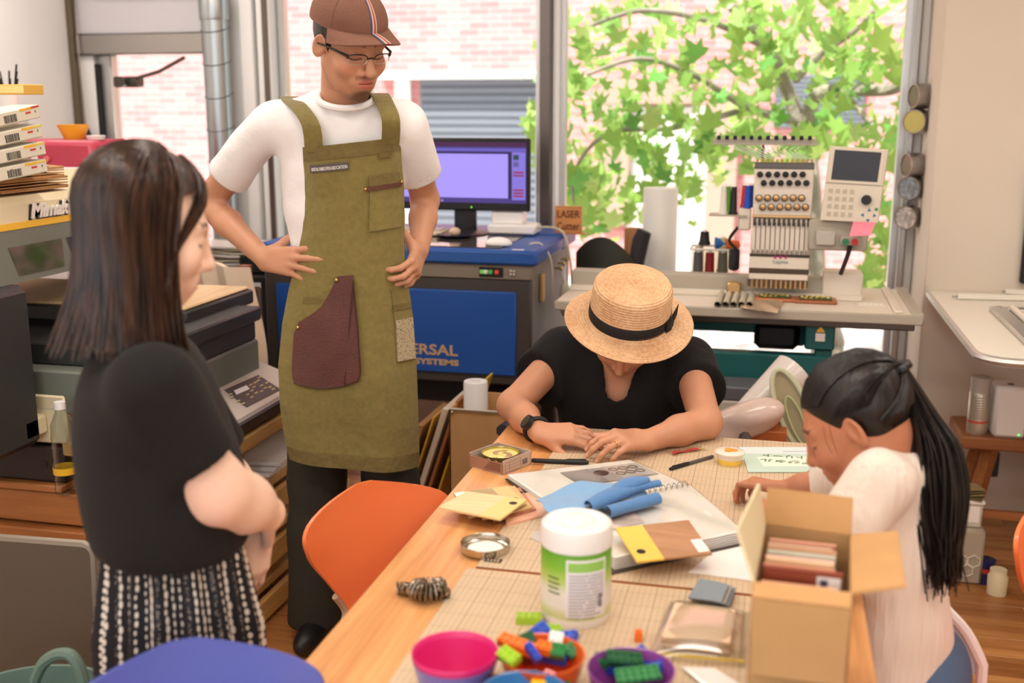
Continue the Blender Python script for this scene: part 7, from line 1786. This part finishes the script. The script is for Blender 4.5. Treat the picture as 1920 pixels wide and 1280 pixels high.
P = [(.151, .789), (.181, .789), (.166, .812)]; MB().add([(x-TB0.x, 3.8475-TB0.y, z) for x, z in P], [(0, 1, 2)]).build('warning_triangle', m_yel, ts)
MB().cyl((-.322-TB0.x, 3.86-TB0.y, .805), (-.322-TB0.x, 3.855-TB0.y, .805), .016).build('yellow_knob', m_yel, ts)
rl_ = thing('pantograph_rail', 'grey aluminium rail across the embroidery table', 'rail', (-.1, 4.1, EZ)); RB = Vector((-.1, 4.1, EZ))
eb('rail', -.75, .31, 4.06, 4.13, EZ+.012, EZ+.075, m_eg, .006, rl_, RB); eb('rail_foot', -.75, .31, 4.03, 4.06, EZ, EZ+.022, m_ew, .003, rl_, RB); eb('end_block', .17, .31, 4.05, 4.16, EZ+.0, EZ+.10, m_ew, .006, rl_, RB)
em = thing('embroidery_machine', 'twelve-needle embroidery machine head with thread rack above the table', 'machine', (.015, EY, EZ)); HB = Vector((.015, EY, EZ))
def hb2(nm, x0, x1, y0, y1, z0, z1, mt, bev=.004): return eb(nm, x0, x1, y0, y1, z0, z1, mt, bev, em, HB)
hb2('head_back', -.06, .10, EY+.03, EY+.22, .95, 1.30, m_ew, .01); hb2('arm', -.04, .08, EY+.1, EY+.2, EZ+.076, .96, m_ew)
hb2('front_panel', -.085, .118, EY, EY+.03, 1.165, 1.355, m_ew, .004); hb2('top_strip', -.085, .118, EY-.004, EY+.03, 1.338, 1.36, m_gun, .002)
hb2('needle_case', -.087, .118, EY, EY+.03, 1.05, 1.165, m_ew, .003); hb2('lower_case', -.089, .118, EY, EY+.03, .945, 1.05, m_ew, .003); hb2('black_band', -.089, .119, EY-.001, EY+.005, .968, .987, M('dark_band', (72, 60, 46), .5), 0); hb2('upper_black_band', -.089, .119, EY-.001, EY+.005, 1.028, 1.038, M('dark_band', (72, 60, 46), .5), 0)
hb2('lit_strip', -.086, .118, EY-.008, EY, 1.168, 1.178, m_gold, .002)
def px2(px, py): p = aty(px, py, EY-.004); return p.x-HB.x, p.z-HB.z
for r, (py, xs) in enumerate(((327, [1425, 1441, 1457, 1473, 1489, 1505]), (343, [1432, 1448, 1464, 1480, 1496, 1512]))):
    for px in xs: x, z = px2(px, py); MB().lathe([(.0105, 0), (.011, .006), (.006, .014), (.001, .015)], 12).build('tension_knob', m_gun if False else m_black, em, loc=(x, -.002, z)).rotation_euler = (PI/2, 0, 0)
for r, (py, xs) in enumerate(((371, [1423, 1439, 1455, 1471, 1487, 1503]), (388, [1430, 1446, 1462, 1478, 1494, 1510]))):
    for px in xs:
        x, z = px2(px, py); d = MB().lathe([(.0125, 0), (.0125, .008), (.0095, .009), (.0095, .006)], 16).build('tension_dial', m_gun, em, loc=(x, -.001, z)); d.rotation_euler = (PI/2, 0, 0)
        MB().lathe([(.0095, .007), (.004, .0085), (.003, .011), (.001, .011)], 14).build('dial_face', m_gold, d)
for k in range(12):
    x = -.078+k*.0168; hb2('needle_slot', x-.001+.0075, x+.0015+.0075, EY-.002, EY, 1.055, 1.15, m_gun, 0)
    MB().cyl((x-HB.x+.002, -.006, 1.14-HB.z), (x-HB.x+.002, -.006, 1.165-HB.z), .005, .004, 8).build('take_up_lever', m_gun, em); MB().cyl((x-HB.x+.002, -.006, 1.04-HB.z), (x-HB.x+.002, -.006, 1.052-HB.z), .006, .005, 8).build('needle_clamp', m_metal, em)
    MB().cyl((x-HB.x+.002, .0, .916-HB.z), (x-HB.x+.002, .0, .945-HB.z), .0045, None, 8).build('presser_foot', m_gold, em); MB().cyl((x-HB.x+.002, .012, 1.36-HB.z), (x-HB.x+.002, .012, 1.372-HB.z), .004, None, 8).build('thread_guide', m_gold, em)
hb2('foot_bar', -.092, .118, EY+.004, EY+.03, .92, .945, m_gun, .002)
for k in range(3):
    x, z = px2(1453+k*10, 482); vs = [(x-.004, -.0025, z-.006), (x+.004, -.0025, z-.006), (x+.005, -.0025, z), (x+.001, -.0025, z+.008)]; MB().add(vs, [(0, 1, 2, 3)]).build('logo_drop', M('magenta_print', (214, 30, 120), .5), em)
x, z = px2(1463, 494); tx = text('TAJIMA', .013, 'lettering', M('teal_print', (60, 128, 128), .5), em, (x, -.0022, z), (PI/2, 0, 0), .0003, 'CENTER', 1.35)
for k in range(4): x, z = px2(1427+k*23, 505); MB().add([(x-.002, -.0022, z), (x+.002, -.0022, z), (x, -.0022, z+.004)], [(0, 1, 2)]).build('red_mark', M('red_print', (196, 40, 60), .5), em)
# thread rack
zr = 1.437; hb2('rack_bar', -.235, .122, EY+.05, EY+.07, zr-.015, zr+.004, m_eg, .002); hb2('rack_lip', -.235, .128, EY+.03, EY+.05, zr-.018, zr-.012, m_eg, .001); hb2('rack_post', -.065, -.055, EY+.055, EY+.068, 1.3, zr-.012, m_gun, .001)
for k in range(12):
    x = -.215+k*.0285; MB().lathe([(.001, -.006), (.006, -.006), (.0075, 0), (.006, .008), (.001, .009)], 10).build('rack_knob', m_black, em, loc=(x-HB.x, .04, zr+.006-HB.z))
    MB().tube(spline([(x-HB.x, .038, zr-.014-HB.z), ((x*.6-.01)-HB.x, .03, 1.40-HB.z), (-.076+k*.0168-HB.x, .012, 1.372-HB.z)], 10), .0011, 4).build('thread', m_paper, em)
# spool shelf
sh_ = thing('spool_shelf', 'small steel shelf for thread cones at the left of the machine head', 'shelf', (-.165, EY+.06, 1.165)); MB().box(-.075, .06, -.03, .05, 0, .006, .001).build('plate', m_eg, sh_); MB().box(.03, .075, -.02, .04, -.05, .03, .006).build('bracket', m_ew, sh_); MB().tube(spline([(.03, 0, -.04), (.0, .01, -.09), (.03, .0, -.13), (.02, .0, -.2)], 12), .006, 6).build('cable', m_black, sh_); MB().box(.0, .04, .0, .04, -.2, -.12, .008).build('wiring_block', m_black, sh_); MB().box(.0, .05, -.02, .03, -.28, -.24, .006).build('lamp_block', m_gold, sh_)
for k, (px, c, l) in enumerate(((1356, (226, 224, 214), 'white'), (1364, (96, 160, 50), 'green'), (1375, (26, 26, 28), 'black'), (1395, (206, 40, 50), 'red'), (1401, (30, 80, 190), 'bright blue'), (1407, (30, 56, 140), 'dark blue'))):
    z0 = 1.171; p = aty(px, 400, EY+.07); h = .105 if k < 3 else .085
    if k > 2: z0 = 1.196
    o = thing('thread_cone', l+' thread cone on the shelf beside the machine head', 'thread', (p.x, EY+.055+.014*(k % 2), z0), 0, 'thread cones on the shelf'); MB().lathe([(.001, 0), (.0155, 0), (.0155, .006), (.013, .01), (.0095, h-.006), (.001, h-.006)], 18).build('thread', M('thread_%d_%d' % c[:2], c, .6, bump=(300, .3)), o); MB().cyl((0, 0, h-.006), (0, 0, h), .008, .007, 14).build('core', m_paper, o)
# clear bin of cones
cb_ = thing('clear_bin', 'clear plastic bin of thread cones behind the embroidery rail', 'bin', (-.235, 4.22, EZ)); zb = .155
for a in ((-.075, .075, -.06, -.057), (-.075, .075, .057, .06), (-.075, -.072, -.06, .06), (.072, .075, -.06, .06)): MB().box(*a, 0, zb).build('wall', glassy('bin_clear', (244, 246, 244), .4, .08), cb_)
MB().box(-.075, .075, -.06, .06, 0, .004).build('base', m_clear, cb_); MB().tube([(-.078, -.062, zb), (.078, -.062, zb), (.078, .062, zb), (-.078, .062, zb), (-.078, -.062, zb)], .004, 6).build('rim', M('bin_rim', (226, 226, 220), .4), cb_)
for k, (x, y, z, c, l, lay) in enumerate(((-.05, -.03, .01, (110, 104, 110), 'grey', 0), (-.005, -.03, .01, (166, 40, 44), 'red', 0), (.045, -.03, .01, (120, 116, 100), 'khaki', 0), (-.05, .025, .03, (210, 200, 170), 'cream', 0), (.04, .025, .06, (200, 190, 150), 'ivory', 0), (-.03, .01, .165, (20, 20, 22), 'black', 0), (.01, .02, .17, (40, 120, 200), 'sky blue', 1), (.05, .02, .165, (230, 110, 50), 'orange', 1))):
    o = thing('thread_cone', l+' thread cone in the clear plastic bin', 'thread', (-.235+x, 4.22+y, EZ+z), 0, 'thread cones in the clear bin', rot=(0, PI/2 if lay else 0, .2)); h = .13 if z < .1 else .05
    MB().lathe([(.001, 0), (.023, 0), (.023, .008), (.02, .012), (.016, h), (.001, h)], 16).build('thread', M('thread_%d_%d' % c[:2], c, .6), o); MB().cyl((0, 0, h), (0, 0, h+.006), .008, None, 12).build('core', m_paper, o)
# control unit
cu = thing('control_panel', 'cream control panel with dark screen, dial and arrow keys', 'control panel', (.25, 3.93, 1.28)); c4 = [aty(*q, y) for q, y in (((1538, 412), 3.93), ((1645, 418), 3.90), ((1665, 281), 3.90), ((1556, 274), 3.93))]; CB = Vector(cu.location); c4 = [q-CB for q in c4]
nn = (c4[1]-c4[0]).cross(c4[3]-c4[0]).normalized()
def cp(u, v, off=0.): return c4[0].lerp(c4[1], u).lerp(c4[3].lerp(c4[2], u), v)+nn*off
def cbx(nm, u0, u1, v0, v1, o0, o1, mt):
    vs = [cp(u0, v0, o0), cp(u1, v0, o0), cp(u1, v1, o0), cp(u0, v1, o0), cp(u0, v0, o1), cp(u1, v0, o1), cp(u1, v1, o1), cp(u0, v1, o1)]
    return MB().add(vs, [(0, 3, 2, 1), (4, 5, 6, 7), (0, 1, 5, 4), (1, 2, 6, 5), (2, 3, 7, 6), (3, 0, 4, 7)]).build(nm, mt, cu)
m_cu = M('control_cream', (222, 212, 192), .45)
cbx('case', 0, 1, 0, 1, -.05, 0, m_cu); cbx('screen_frame', .04, .96, .52, .99, 0, .004, m_cu); cbx('screen', .1, .9, .56, .96, .004, .006, M('dark_screen', (44, 40, 44), .25)); cbx('seam', 0, 1, .505, .513, 0, .001, m_eg)
MB().cyl(cp(.76, .31), cp(.76, .31, .014), .0165, None, 24).build('dial', m_black, cu)
m_bl = M('arrow_blue', (60, 104, 160), .5)
for u, v, a in ((.83, .17, PI/2), (.83, .03, -PI/2), (.73, .1, PI), (.93, .1, 0)):
    eu = (c4[1]-c4[0]).normalized(); ev = (c4[3]-c4[0]).normalized(); q = cp(u, v, .001); MB().add([q+(eu*math.cos(a+t)+ev*math.sin(a+t))*.0075 for t in (0, 2.1, -2.1)], [(0, 1, 2)]).build('arrow_key', m_bl, cu)
MB().cyl(cp(.95, .19), cp(.95, .19, .003), .005, None, 12).build('green_key', M('key_green', (40, 140, 70), .5), cu)
for r in range(4):
    for k in range(4): cbx('key', .08+.125*k+.02*(3-r)*.3, .155+.125*k+.02*(3-r)*.3, .06+.105*r, .12+.105*r, .0, .0012, M('key_outline', (190, 180, 160), .5))
MB().box(-.14, .06, .02, .12, -.22, -.115, .006).build('mount_arm', m_eg, cu); MB().box(-.115, -.05, .0, .02, -.2, -.15, .004).build('nameplate', m_lgrey, cu)
bq = aty(1595, 452, 3.93)-CB; MB().box(bq.x-.035, bq.x+.035, -.02, .02, bq.z-.013, bq.z+.018, .004).build('button_box', m_eg, cu)
for dx_, c in ((-.018, (40, 130, 80)), (.012, (200, 50, 40))): MB().cyl((bq.x+dx_, -.02, bq.z), (bq.x+dx_, -.03, bq.z), .0115, None, 14).build('push_button', M('btn_%d' % c[0], c, .4), cu)
MB().tube(spline([(bq.x, 0, bq.z-.01), (bq.x-.005, .02, bq.z-.05), (bq.x-.02, .1, EZ+.1-CB.z)], 10), .008, 8).build('cable', m_black, cu)
o = thing('sticky_note', 'pink sticky note curling from the control panel', 'note', CB); n0 = [aty(*q, 3.875)-CB for q in ((1600, 415), (1642, 417), (1632, 440), (1592, 442))]
MB().sheet(lambda u, v: n0[0].lerp(n0[1], u).lerp(n0[3].lerp(n0[2], u), v)+Vector((0, -.018*v*v, 0)), 4, 8, .0006).build('note', M('pink_paper', (248, 140, 160), .6), o)
# things on the embroidery table
rr = random.Random(31)
for k in range(5):
    a, b_ = atz(1345+k*15, 571, EZ+.012), atz(1357+k*14, 541, EZ+.012)
    o = thing('film_tube', '%s of the short pale tubes on the embroidery table' % ('leftmost', 'second from left', 'middle one', 'second from right', 'rightmost')[k], 'tube', a, 0, 'short tubes'); b = MB(); d = b_-a; b.tube([(0, 0, 0), d], .011, 12, False); b.tube([(0, 0, 0), d], .0085, 12, False); b.build('tube', M('tube_pale', (206, 200, 180), .4, .2), o)
P = four(EZ+.002, (1388, 578), (1458, 588), (1472, 560), (1400, 548)); o = thing('foil_packet', 'shiny clear packet hanging over the edge of the embroidery table', 'packet', P[0]); a, b_, c, d = [q-P[0] for q in P]
MB().sheet(lambda u, v: a.lerp(b_, u).lerp(d.lerp(c, u), v)+Vector((0, -.02*(1-v)*(1-v), .006+.005*math.sin(u*7+v*9)*math.sin(v*5))), 16, 12, .001).build('film', M('foil_film', (236, 206, 176), .22, .35, coat=.5), o)
for k, (px, py, lab) in enumerate(((1452, 562, 'wooden tray with an embroidered patch, partly under the shiny packet'), (1528, 566, 'wooden tray with a yellow and green embroidered patch'))):
    p = atz(px, py, EZ); o = thing('wooden_tray', lab, 'tray', p, 0, 'trays with patches'); MB().box(-.075, .075, -.05, .05, 0, .012, .006).build('tray', wood('tray_wood', (160, 92, 56), (186, 116, 74), 'x', 18.), o); MB().box(-.055, .058, -.036, .036, .012, .016, .003).build('patch', M('patch_dark', (84, 82, 44), .8), o)
    for i in range(16): MB().sphere((-.045+.006*i, .02*math.sin(i*2.3), .017), (.007, .008, .003), 8, 5).build('stitch', M('stitch_%d' % (i % 3), ((236, 220, 140), (60, 84, 40), (200, 170, 80))[i % 3], .8), o)
p = atz(1633, 573, EZ); o = thing('white_tile', 'small pale printed plate on the right of the embroidery table', 'plate', p); MB().box(-.05, .05, -.035, .035, 0, .005, .001).build('plate', m_ew, o)
for k in range(5): MB().box(-.04+.017*k, -.028+.017*k, -.01, .015, .005, .006).build('printed_mark', m_paper, o)
# ------------------------------------------------------------------ under the embroidery table
o = thing('translucent_sheet_roll', 'loosely rolled translucent plastic sheet leaning under the embroidery table', 'sheet', (-.05, 3.45, 0))
A = aty(1370, 810, 3.40)-Vector(o.location); B = aty(1490, 700, 3.55)-Vector(o.location)
m_tr = M('translucent_sheet', (214, 206, 198), .4, coat=.3)
b = MB(); ax_ = (B-A).normalized(); u_ = ax_.cross(Vector((0, 1, 0))).normalized(); w2 = ax_.cross(u_)
b.sheet(lambda u, v: A.lerp(B, v)+u_*((.045+.03*v)*math.cos(u*4.6))+w2*((.045+.03*v)*math.sin(u*4.6)), 20, 8, .002); b.build('sheet', m_tr, o, 60)
o = thing('plastic_bag_roll', 'crumpled pinkish clear plastic bag stuffed beside the rolled sheet', 'bag', (-.1, 3.32, 0)); q = aty(1395, 790, 3.32); G = Fld(V(-.25, -.12, .3), V(.25, .12, .75), .008); F = field(G, [ell((q.x+.1, 0, q.z), (.13, .06, .06), rot((0, 1, 0), -.4)), ell((q.x+.03, 0, q.z-.07), (.09, .06, .08))]); X_, Y_, Z_ = G.xyz(); F = F+folds(77, .008, (30, 30, 40))(X_, Y_, Z_); fobj('film', G, F, M('pinkish_film', (214, 190, 178), .3, coat=.4), o, (0, 0, 0))
o = thing('embroidery_hoop', 'pale green oval embroidery hoop in a clear sleeve leaning under the table', 'hoop', (.1, 3.38, 0)); q0, q1 = aty(1462, 705, 3.40), aty(1512, 835, 3.36); L_ = Vector(o.location)
cx_ = (q0+q1)/2-L_; ax_ = (q1-q0).normalized(); sd = Vector((.93, .1, .36)).normalized(); sd = (sd-ax_*sd.dot(ax_)).normalized()
b = MB(); b.tube([cx_+ax_*.135*math.cos(a)+sd*.045*math.sin(a) for a in [i*2*PI/32 for i in range(33)]], .009, 8); b.build('outer_ring', M('pale_green_plastic', (196, 200, 168), .4), o); b = MB(); b.tube([cx_+ax_*.08*math.cos(a)+ax_*.03+sd*.02*math.sin(a)-Vector((0, .012, 0)) for a in [i*2*PI/24 for i in range(25)]], .004, 6); b.build('inner_ring', M('lime_grey_plastic', (170, 180, 130), .4), o)
b = MB(); b.sheet(lambda u, v: cx_+ax_*(.132*math.cos(u*2*PI)*(v*.98+.02))+sd*(.044*math.sin(u*2*PI)*(v*.98+.02))+Vector((0, .004, 0)), 28, 3, .002); b.build('backing_card', M('olive_card', (156, 146, 112), .4, coat=.3), o)
o = thing('grey_case', 'flat grey case on the floor boxes under the embroidery table', 'case', (aty(1370, 740, 3.75).x, 3.75, 0)); z_ = aty(1370, 718, 3.75).z; MB().box(-.09, .10, -.05, .1, z_-.05, z_, .006).build('lid', M('slate_plastic', (96, 98, 104), .4), o); MB().box(-.09, .1, -.05, .1, .0, z_-.05, .006).build('crate', M('pale_crate', (190, 182, 170), .5), o)
o = thing('orange_plank', 'short orange-brown plank end under the embroidery table', 'plank', (aty(1437, 825, 3.3).x, 3.3, 0)); z_ = aty(1437, 808, 3.3).z; MB().box(-.06, .06, 0, .3, z_-.04, z_, .003).build('plank', M('orange_wood', (176, 96, 48), .5), o); MB().box(-.04, .04, .05, .25, 0, z_-.04).build('support', m_kraft, o)
# ------------------------------------------------------------------ right side
for k, (px, py, lens) in enumerate(((1722, 180, 0), (1716, 228, 1), (1708, 310, 0), (1706, 353, 2), (1700, 408, 3))):
    p = aty(px, py, 4.58); o = thing('magnetic_tin', '%s of the round steel tins stuck on the window frame' % ('topmost', 'second from the top', 'third from the top', 'second from the bottom', 'lowest')[k], 'tin', (p.x+.01, 4.60, p.z), 0, 'magnetic tins', rot=(PI/2, 0, -.55 if lens else -1.2))
    MB().lathe([(.001, -.03), (.048, -.03), (.048, .025), (.046, .03), (.043, .03), (.043, .026)], 28).build('tin_body', m_steel, o)
    MB().lathe([(.043, .0262), (.001, .0262)], 28).build('window_disc', M('tin_content_%d' % k, ((120, 112, 100), (206, 196, 120), (120, 112, 100), (150, 160, 170), (206, 200, 196))[k], .15, .2, vary=(60, .5) if k > 2 else None), o)
dk_ = thing('wall_desk', 'white desk with rounded corner mounted on the right wall', 'desk', (.567, 3.15, .88)); m_dw = M('desk_white', (232, 226, 212), .4)
R_ = .09; poly = [(1.4, 0), (1.4, 1.148), (.0, 1.148)]+[(0, R_)]+[(R_-R_*math.cos(a), R_-R_*math.sin(a)) for a in (.3, .6, .9, 1.2, 1.57)]
MB().prism(poly, -.028, 0).build('desk_top', m_dw, dk_)
b = MB(); b.tube([(0, 1.14, -.014)]+[(x, y, -.014) for x, y in poly[3:]]+[(1.4, 0, -.014)], .013, 8); b.build('edge_band', m_alu, dk_)
MB().box(1.2, 1.35, .2, 1.0, -.88, -.028, .004).build('pedestal', m_dw, dk_)
fr_ = thing('frame_panel', 'grey aluminium frame lying on the white desk', 'frame', (.80, 3.55, .88)); b = MB()
for a in ((-.09, -.04, -.25, .35), (-.04, .6, .30, .35), (-.04, .6, -.25, -.2)): b.box(a[0], a[1], a[2], a[3], 0, .016, .003)
b.build('bars', m_alu, fr_); b = MB(); b.cyl((-.025, -.2, .018), (-.025, .3, .018), .012, None, 12); b.build('roller', m_dw, fr_)
for x, y in ((-.065, -.23), (-.065, .33)): MB().cyl((x, y, .016), (x, y, .019), .008, None, 10).build('bolt', m_metal, fr_)
for k, (pa, pb_, lab) in enumerate((((1795, 556), (1960, 560), 'longer pale baton lying at the back of the white desk'), ((1885, 547), (1990, 552), 'shorter pale baton at the far right of the white desk'))):
    A, B = atz(*pa, .89), atz(*pb_, .89); o = thing('pale_baton', lab, 'baton', A, 0, 'batons'); d = B-A; MB().tube([(0, 0, 0), d], .011, 6).build('baton', m_dw, o); MB().tube([d*.02, d*-.06], .004, 6).build('pin', m_metal, o)
p = aty(1913, 500, 4.29); o = thing('wall_screen', 'black screen on the right wall cut by the picture edge', 'screen', (p.x, 4.295, aty(1915, 530, 4.29).z)); MB().box(0, .7, -.03, 0, 0, .42, .006).build('bezel', m_black, o); MB().box(.015, .685, -.031, -.03, .015, .405).build('display', M('display_dark', (30, 26, 24), .3), o)
# stool with spray can and router
sz = aty(1800, 812, 3.95).z; sxx = aty(1800, 812, 3.95).x
m_sw2 = wood('stool_wood', (140, 84, 44), (172, 110, 62), 'x', 9., .45)
so = thing('wooden_stool', 'brown wooden stool table below the white desk', 'stool', (sxx+.2, 4.05, 0)); MB().box(-.2, .3, -.14, .14, sz-.045, sz, .006).build('top', m_sw2, so)
for sx in (-1, 1):
    for sy in (-1, 1): MB().tube([(sx*.09+.0, sy*.08, sz-.045), (sx*.17, sy*.12, 0)], .028, 4).build('leg', m_sw2, so)
MB().box(-.12, .12, -.09, -.07, .12, .15).build('stretcher', m_sw2, so)
p = aty(1830, 818, 3.98); zt = aty(1830, 706, 3.98).z
o = thing('spray_can', 'silver spray can with grey cap and red line on the stool', 'can', (p.x, 3.98, sz)); h = zt-sz; MB().lathe([(.001, 0), (.034, 0), (.035, .006), (.035, h*.72), (.033, h*.74)], 28).build('can_body', M('can_silver', (196, 186, 168), .3, .5), o); MB().lathe([(.0335, h*.735), (.0335, h), (.03, h+.002), (.001, h+.002)], 28).build('cap', m_lgrey, o); MB().lathe([(.0356, h*.2), (.0356, h*.235)], 28).build('red_line', M('can_red', (206, 60, 50), .4), o)
for k in range(9): MB().sheet(lambda u, v: (.0357*math.cos(-2.2+u*.9), .0357*math.sin(-2.2+u*.9), h*(.29+.045*k)+.003*v), 6, 1, .0003).build('text_line', M('can_ink', (150, 142, 128), .5), o)
p = aty(1888, 822, 3.95); zt = aty(1888, 722, 3.95).z
o = thing('white_router', 'white upright router box with a green light on the stool', 'router', (p.x, 3.97, sz)); w_ = (aty(1920, 800, 3.95).x-aty(1856, 800, 3.95).x)/2; h = zt-sz; MB().box(-w_, w_, -.05, .07, 0, h, .012).build('case', m_wp, o); MB().sphere((w_*.55, -.05, .015), .004, 8, 6).build('status_light', M('led_green2', (90, 220, 90), .4, emit=((90, 220, 90), 1.5)), o); MB().cyl((.0, .0, h), (0, 0, h+.001), .012, None, 12).build('top_mark', m_black, o)
# plastic drawers with card samples
bx_ = aty(1800, 1020, 3.7); o = thing('clear_drawer_box', 'clear plastic box with a hexagon pattern on the floor behind the child', 'box', (aty(1790, 1020, 3.72).x, 3.72, 0)); zb = aty(1790, 975, 3.72).z
MB().box(-.08, .08, -.08, .08, 0, zb, .01).build('box', M('frosted_box', (176, 166, 148), .35, coat=.3), o); b = MB()
for k in range(7):
    cx_, cz_ = -.05+.04*(k % 3)+.02*(k//3 % 2), .05+.035*(k//3); b.tube([(cx_+.021*math.cos(a), -.082, cz_+.021*math.sin(a)) for a in [i*PI/3+.5 for i in range(7)]], .0022, 5)
b.build('hexagon', M('hex_pale', (226, 220, 206), .5), o)
z2 = aty(1790, 925, 3.72).z
o2 = thing('sample_tub', 'small clear tub of leaflets on top of the hexagon box', 'tub', (aty(1800, 960, 3.72).x, 3.72, zb)); MB().box(-.06, .06, -.06, .06, 0, z2-zb, .006).build('tub', M('tub_frost', (206, 204, 188), .3, coat=.3), o2); MB().box(-.045, .05, -.061, -.06, .02, z2-zb-.02).build('leaflet', m_paper, o2); MB().box(-.065, .065, -.065, .065, z2-zb-.012, z2-zb, .003).build('lid', m_whitef, o2)
for k in range(5):
    o3 = thing('swatch_card', '%s of the fanned swatch cards on the small clear tub' % ('lowest', 'second lowest', 'middle', 'second highest', 'topmost')[k], 'card', (o2.location.x-.01, 3.70, z2+.002+.006*k), .12*k-.2, 'swatch cards'); MB().sheet(lambda u, v: ((u-.5)*.14, (v-.5)*.07, .002+.004*math.sin(u*5+k)), 6, 2, .003).build('card', M('swatch_%d' % (k % 2), ((150, 130, 92), (110, 96, 66))[k % 2], .6), o3)
p = atz(1845, 1090, 0); o = thing('paint_tin', 'small dark blue tin on the floor beside the right orange chair', 'tin', p); MB().lathe([(.001, 0), (.03, 0), (.03, .075), (.032, .08), (.028, .082), (.001, .078)], 20).build('tin_body', M('navy_tin', (40, 44, 100), .35), o); MB().lathe([(.0305, .04), (.0305, .055)], 20).build('red_band', M('can_red', (206, 60, 50), .4), o)
p = atz(1868, 1112, 0); o = thing('white_jar', 'white jar on the floor under the right orange chair', 'jar', p); MB().lathe([(.001, 0), (.03, 0), (.032, .06), (.026, .07), (.026, .085), (.001, .085)], 20).build('jar_body', m_cream, o)
o = tag(MB().tube(spline([(.95, 3.98, .36), (1.0, 3.93, .2), (1.02, 3.95, .05), (1.2, 4.0, .012)], 16), .005, 6).build('cable', m_whitef, None), 'white power cable trailing behind the stool on the right', 'cable')
p = aty(1847, 870, 4.27); o = thing('wall_socket', 'dark socket with plug low on the right wall', 'socket', (p.x, 4.30, p.z)); MB().box(-.05, .05, -.03, 0, -.05, .05, .006).build('plate', m_char, o); MB().tube([(.0, -.03, .0), (-.02, -.06, -.06), (-.04, -.07, -.16)], [.016, .012, .008], 8).build('plug', m_black, o)
